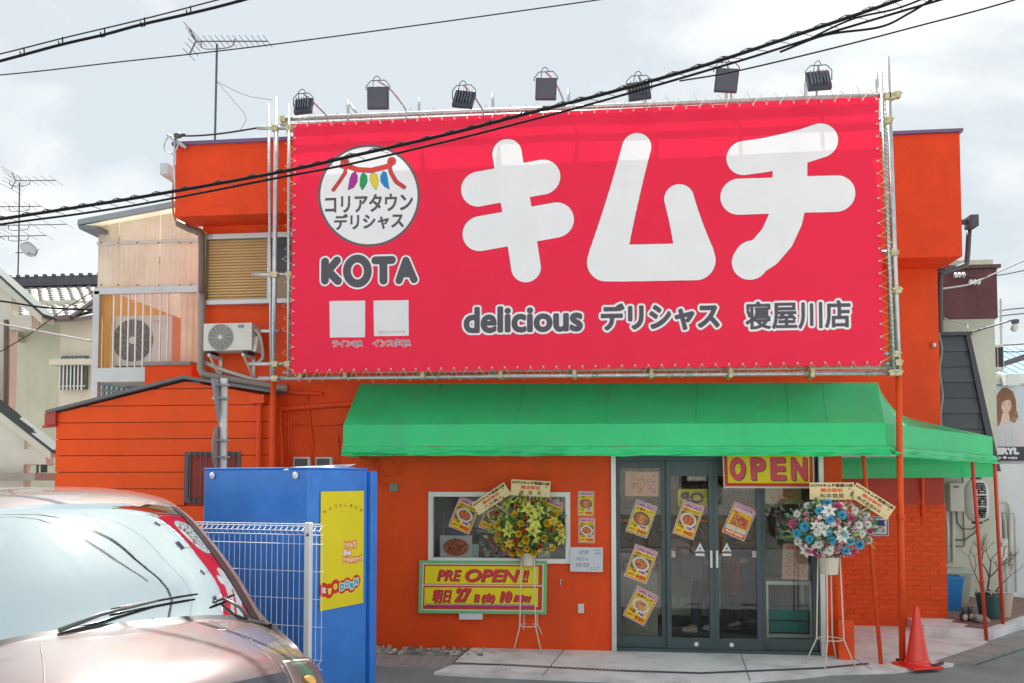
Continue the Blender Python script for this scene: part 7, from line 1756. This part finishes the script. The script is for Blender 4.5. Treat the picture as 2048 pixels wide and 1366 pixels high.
# ------------------------------------------------------------------ overhead cables
CB = flat('cable_black', (.016, .015, .018), .95, spec=.1); CBT = flat('cable_grey', (.05, .05, .055), .9, spec=.1)
def cable(lab, pts, r, Y, mat=CB, name='overhead_cable', hang=None, group='overhead cables'):
    P = catmull([at(x, y, Y) for x, y in pts], 8); t = thing(name, lab, 'cable', tuple(P[0]), group); b = MB(); b.tube(P, r, 6); b.build('strand', mat, t, smooth=True); return t, P
t, P1 = cable('thick double overhead cable crossing the logo, upper strand', [(-300, 480), (0, 438), (164, 413), (311, 389), (560, 344), (700, 313), (900, 267), (1050, 228), (1200, 190), (1395, 135), (1593, 70), (1780, 6), (1900, -40), (2300, -200)], .0125, -3.5)
t2, P2 = cable('thick double overhead cable crossing the logo, lower strand', [(-300, 495), (0, 449), (164, 427), (311, 403), (560, 355), (700, 328), (900, 281), (1050, 243), (1200, 203), (1465, 126), (1651, 68), (1879, 0), (1960, -25), (2300, -150)], .0085, -3.5)
b = MB(); rg = random.Random(6)
hx = []
for i in range(0, len(P1) - 2, 2):
    p = P1[i]; d = (P1[i + 1] - p).normalized(); j = min(range(len(P2)), key=lambda k: abs(P2[k].x - (p.x + .12))); q = P2[j]
    b.tube([p + Vector((0, 0, .02)), p.lerp(q, .5) + d * .06 + Vector((0, .03, 0)), q], .0025, 4); b.tube([p + Vector((-.05, 0, .0)) , p + Vector((0, 0, .024)), p + d * .08], .0035, 5)
b.build('cable_ties', CBT, t, kind='stuff')
cable('short slack overhead loop joining the thick cables, top right', [(1560, 104), (1651, 70), (1760, 54), (1821, 25), (1880, -10), (2000, -70)], .008, -3.5)
cable('second slack overhead loop under the thick cables, top right', [(1590, 92), (1700, 40), (1790, 18), (1860, -8), (1990, -60)], .007, -3.5)
cable('thin overhead wire sagging from the right floodlights to the top right corner', [(1359, 162), (1469, 143), (1655, 99), (1821, 56), (2028, 0), (2300, -90)], .006, -3.0, CB)
t, P3 = cable('thin messenger wire above the clipped cable, top left', [(-300, 180), (0, 108), (127, 76), (287, 38), (434, 0), (700, -70)], .006, -3.0, CBT)
t4, P4 = cable('overhead cable clipped to its messenger wire, top left', [(-300, 200), (0, 122), (119, 90), (205, 70), (283, 49), (375, 28), (475, 3), (700, -60)], .012, -3.0)
b = MB()
for (x, y) in ((42, 110), (119, 89), (203, 71), (283, 50), (375, 27), (475, 2)):
    p = at(x, y, -3.0); q = at(x + 6, y - 15, -3.0); b.tube([p + Vector((-.01, 0, .03)), p + Vector((0, 0, -.015)), p + Vector((.03, 0, -.01)), q], .006, 5)
b.build('cable_clips', CB, t4, kind='stuff')
cable('single thin wire crossing behind the roof aerial', [(-300, 172), (0, 150), (246, 123), (393, 107), (560, 87), (860, 47), (1180, 2), (1400, -30)], .006, -2.0, CBT)
cable('service cable from the wall hoop to the scaffold top', [(358, 272), (400, 271), (450, 266), (520, 255)], .010, -.5, CBT, 'service_cable', group=None)
cable('service wire from the maroon box to the right edge, upper', [(1885, 578), (1935, 570), (1960, 560), (2048, 521), (2200, 450)], .012, 3.2, flat('cable_pale', (.4, .38, .38), .5), 'service_cable', group=None)
cable('service wire from the maroon box to the right edge, lower', [(1920, 552), (1990, 551), (2048, 541), (2200, 510)], .007, 3.2, CBT, 'service_cable', group=None)
for i, (y0, y1) in enumerate(((622, 616), (633, 627), (690, 688), (700, 703))): cable('distant thin wire at the right edge, number %s from the top' % ['one', 'two', 'three', 'four'][i], [(1998, y0), (2048, y1), (2300, y1 - 20)], .012, 9, CBT, 'distant_wire', group=None)
cable('service cable across the left house, upper dark one', [(-100, 592), (0, 602), (90, 615), (186, 620)], .016, 3.0, CB, 'service_cable', group=None)
cable('pale service cable across the left house, lower one', [(-100, 632), (0, 648), (90, 665), (186, 683)], .018, 3.0, flat('cable_pale', (.4, .38, .38)), 'service_cable', group=None)
cable('thin crossing wire rising over the left tiled roof', [(-20, 715), (60, 668), (120, 625), (190, 580)], .008, 3.0, CBT, 'service_cable', group=None)
cable('slack wire from the roof aerial mast to the scaffold', [(434, 163), (490, 190), (545, 200)], .003, 1.5, CBT, 'guy_wire', group=None)
cable('second guy wire hanging from the roof aerial mast', [(434, 163), (470, 205), (492, 235), (480, 262)], .003, 1.5, CBT, 'guy_wire', group=None)

# ------------------------------------------------------------------ across the street (seen only mirrored in the glass)
op = thing('opposite_house', 'cream two storey house across the street, set near and pale to bounce fill light, mirrored in the shop glass', 'house', (2, -16, 0))
b = MB(); b.box(-12, 14, -24, -15.5, 0, 5.6); b.build('wall', pbr('opposite_bounce_wall', (.76, .74, .68), .8, var=.06, bump=.2, stain=.3), op)  # unseen wall, set near and pale to bounce fill light onto the shopfront
for i in range(6):
    x = -7.5 + i * 3.2
    for z in (1.3, 3.8): b = MB(); b.box(x, x + 1.2, -15.5, -15.44, z, z + .9); wn2 = b.build('window', ALU, op); b = MB(); b.box(x + .08, x + 1.12, -15.44, -15.43, z + .08, z + .82); b.build('window_pane', DK, wn2)
b = MB(); b.box(-12.4, 14.4, -24.4, -15.2, 5.6, 5.8); b.build('roof', pbr('opposite_roof', (.20, .18, .17), .8), op)
gp = None
for i, x in enumerate((-1.6, .3, 2.2)):
    t = thing('guard_hoop', 'orange tubular guard hoop across the street mirrored in the doors, %s' % ('left', 'middle', 'right')[i], 'barrier', (x, -13, 0), 'orange guard hoops')
    b = MB(); b.tube([Vector((x, -13, 0)), Vector((x, -13, .7)), Vector((x + .06, -13, .8)), Vector((x + .7, -13, .8)), Vector((x + .76, -13, .7)), Vector((x + .76, -13, 0))], .04, 10); b.build('hoop', flat('guard_orange', (.75, .30, .06), .4), t, smooth=True)
wl_ = thing('block_wall', 'low grey block wall across the street mirrored in the shop glass', 'wall', (2, -14.7, 0))
b = MB(); b.box(-12, 14, -14.8, -14.65, 0, .9); b.build('wall_body', pbr('block_grey', (.34, .32, .29), .9, var=.2, vs=5, bump=.6), wl_)
# expansion joints and old stains on the apron
b = MB()
for (a, c) in (((1130, 1297), (1085, 1352)), ((1480, 1302), (1500, 1362)), ((1700, 1312), (1745, 1340))):
    p, q = gnd(*a), gnd(*c); d = (q - p).normalized(); n_ = Vector((-d.y, d.x, 0)) * .005
    b.quad(p + n_ + Vector((0, 0, .003)), q + n_ + Vector((0, 0, .003)), q - n_ + Vector((0, 0, .003)), p - n_ + Vector((0, 0, .003)))
b.build('apron_joint', pbr('joint_dark', (.16, .16, .16), .9), kind='structure')
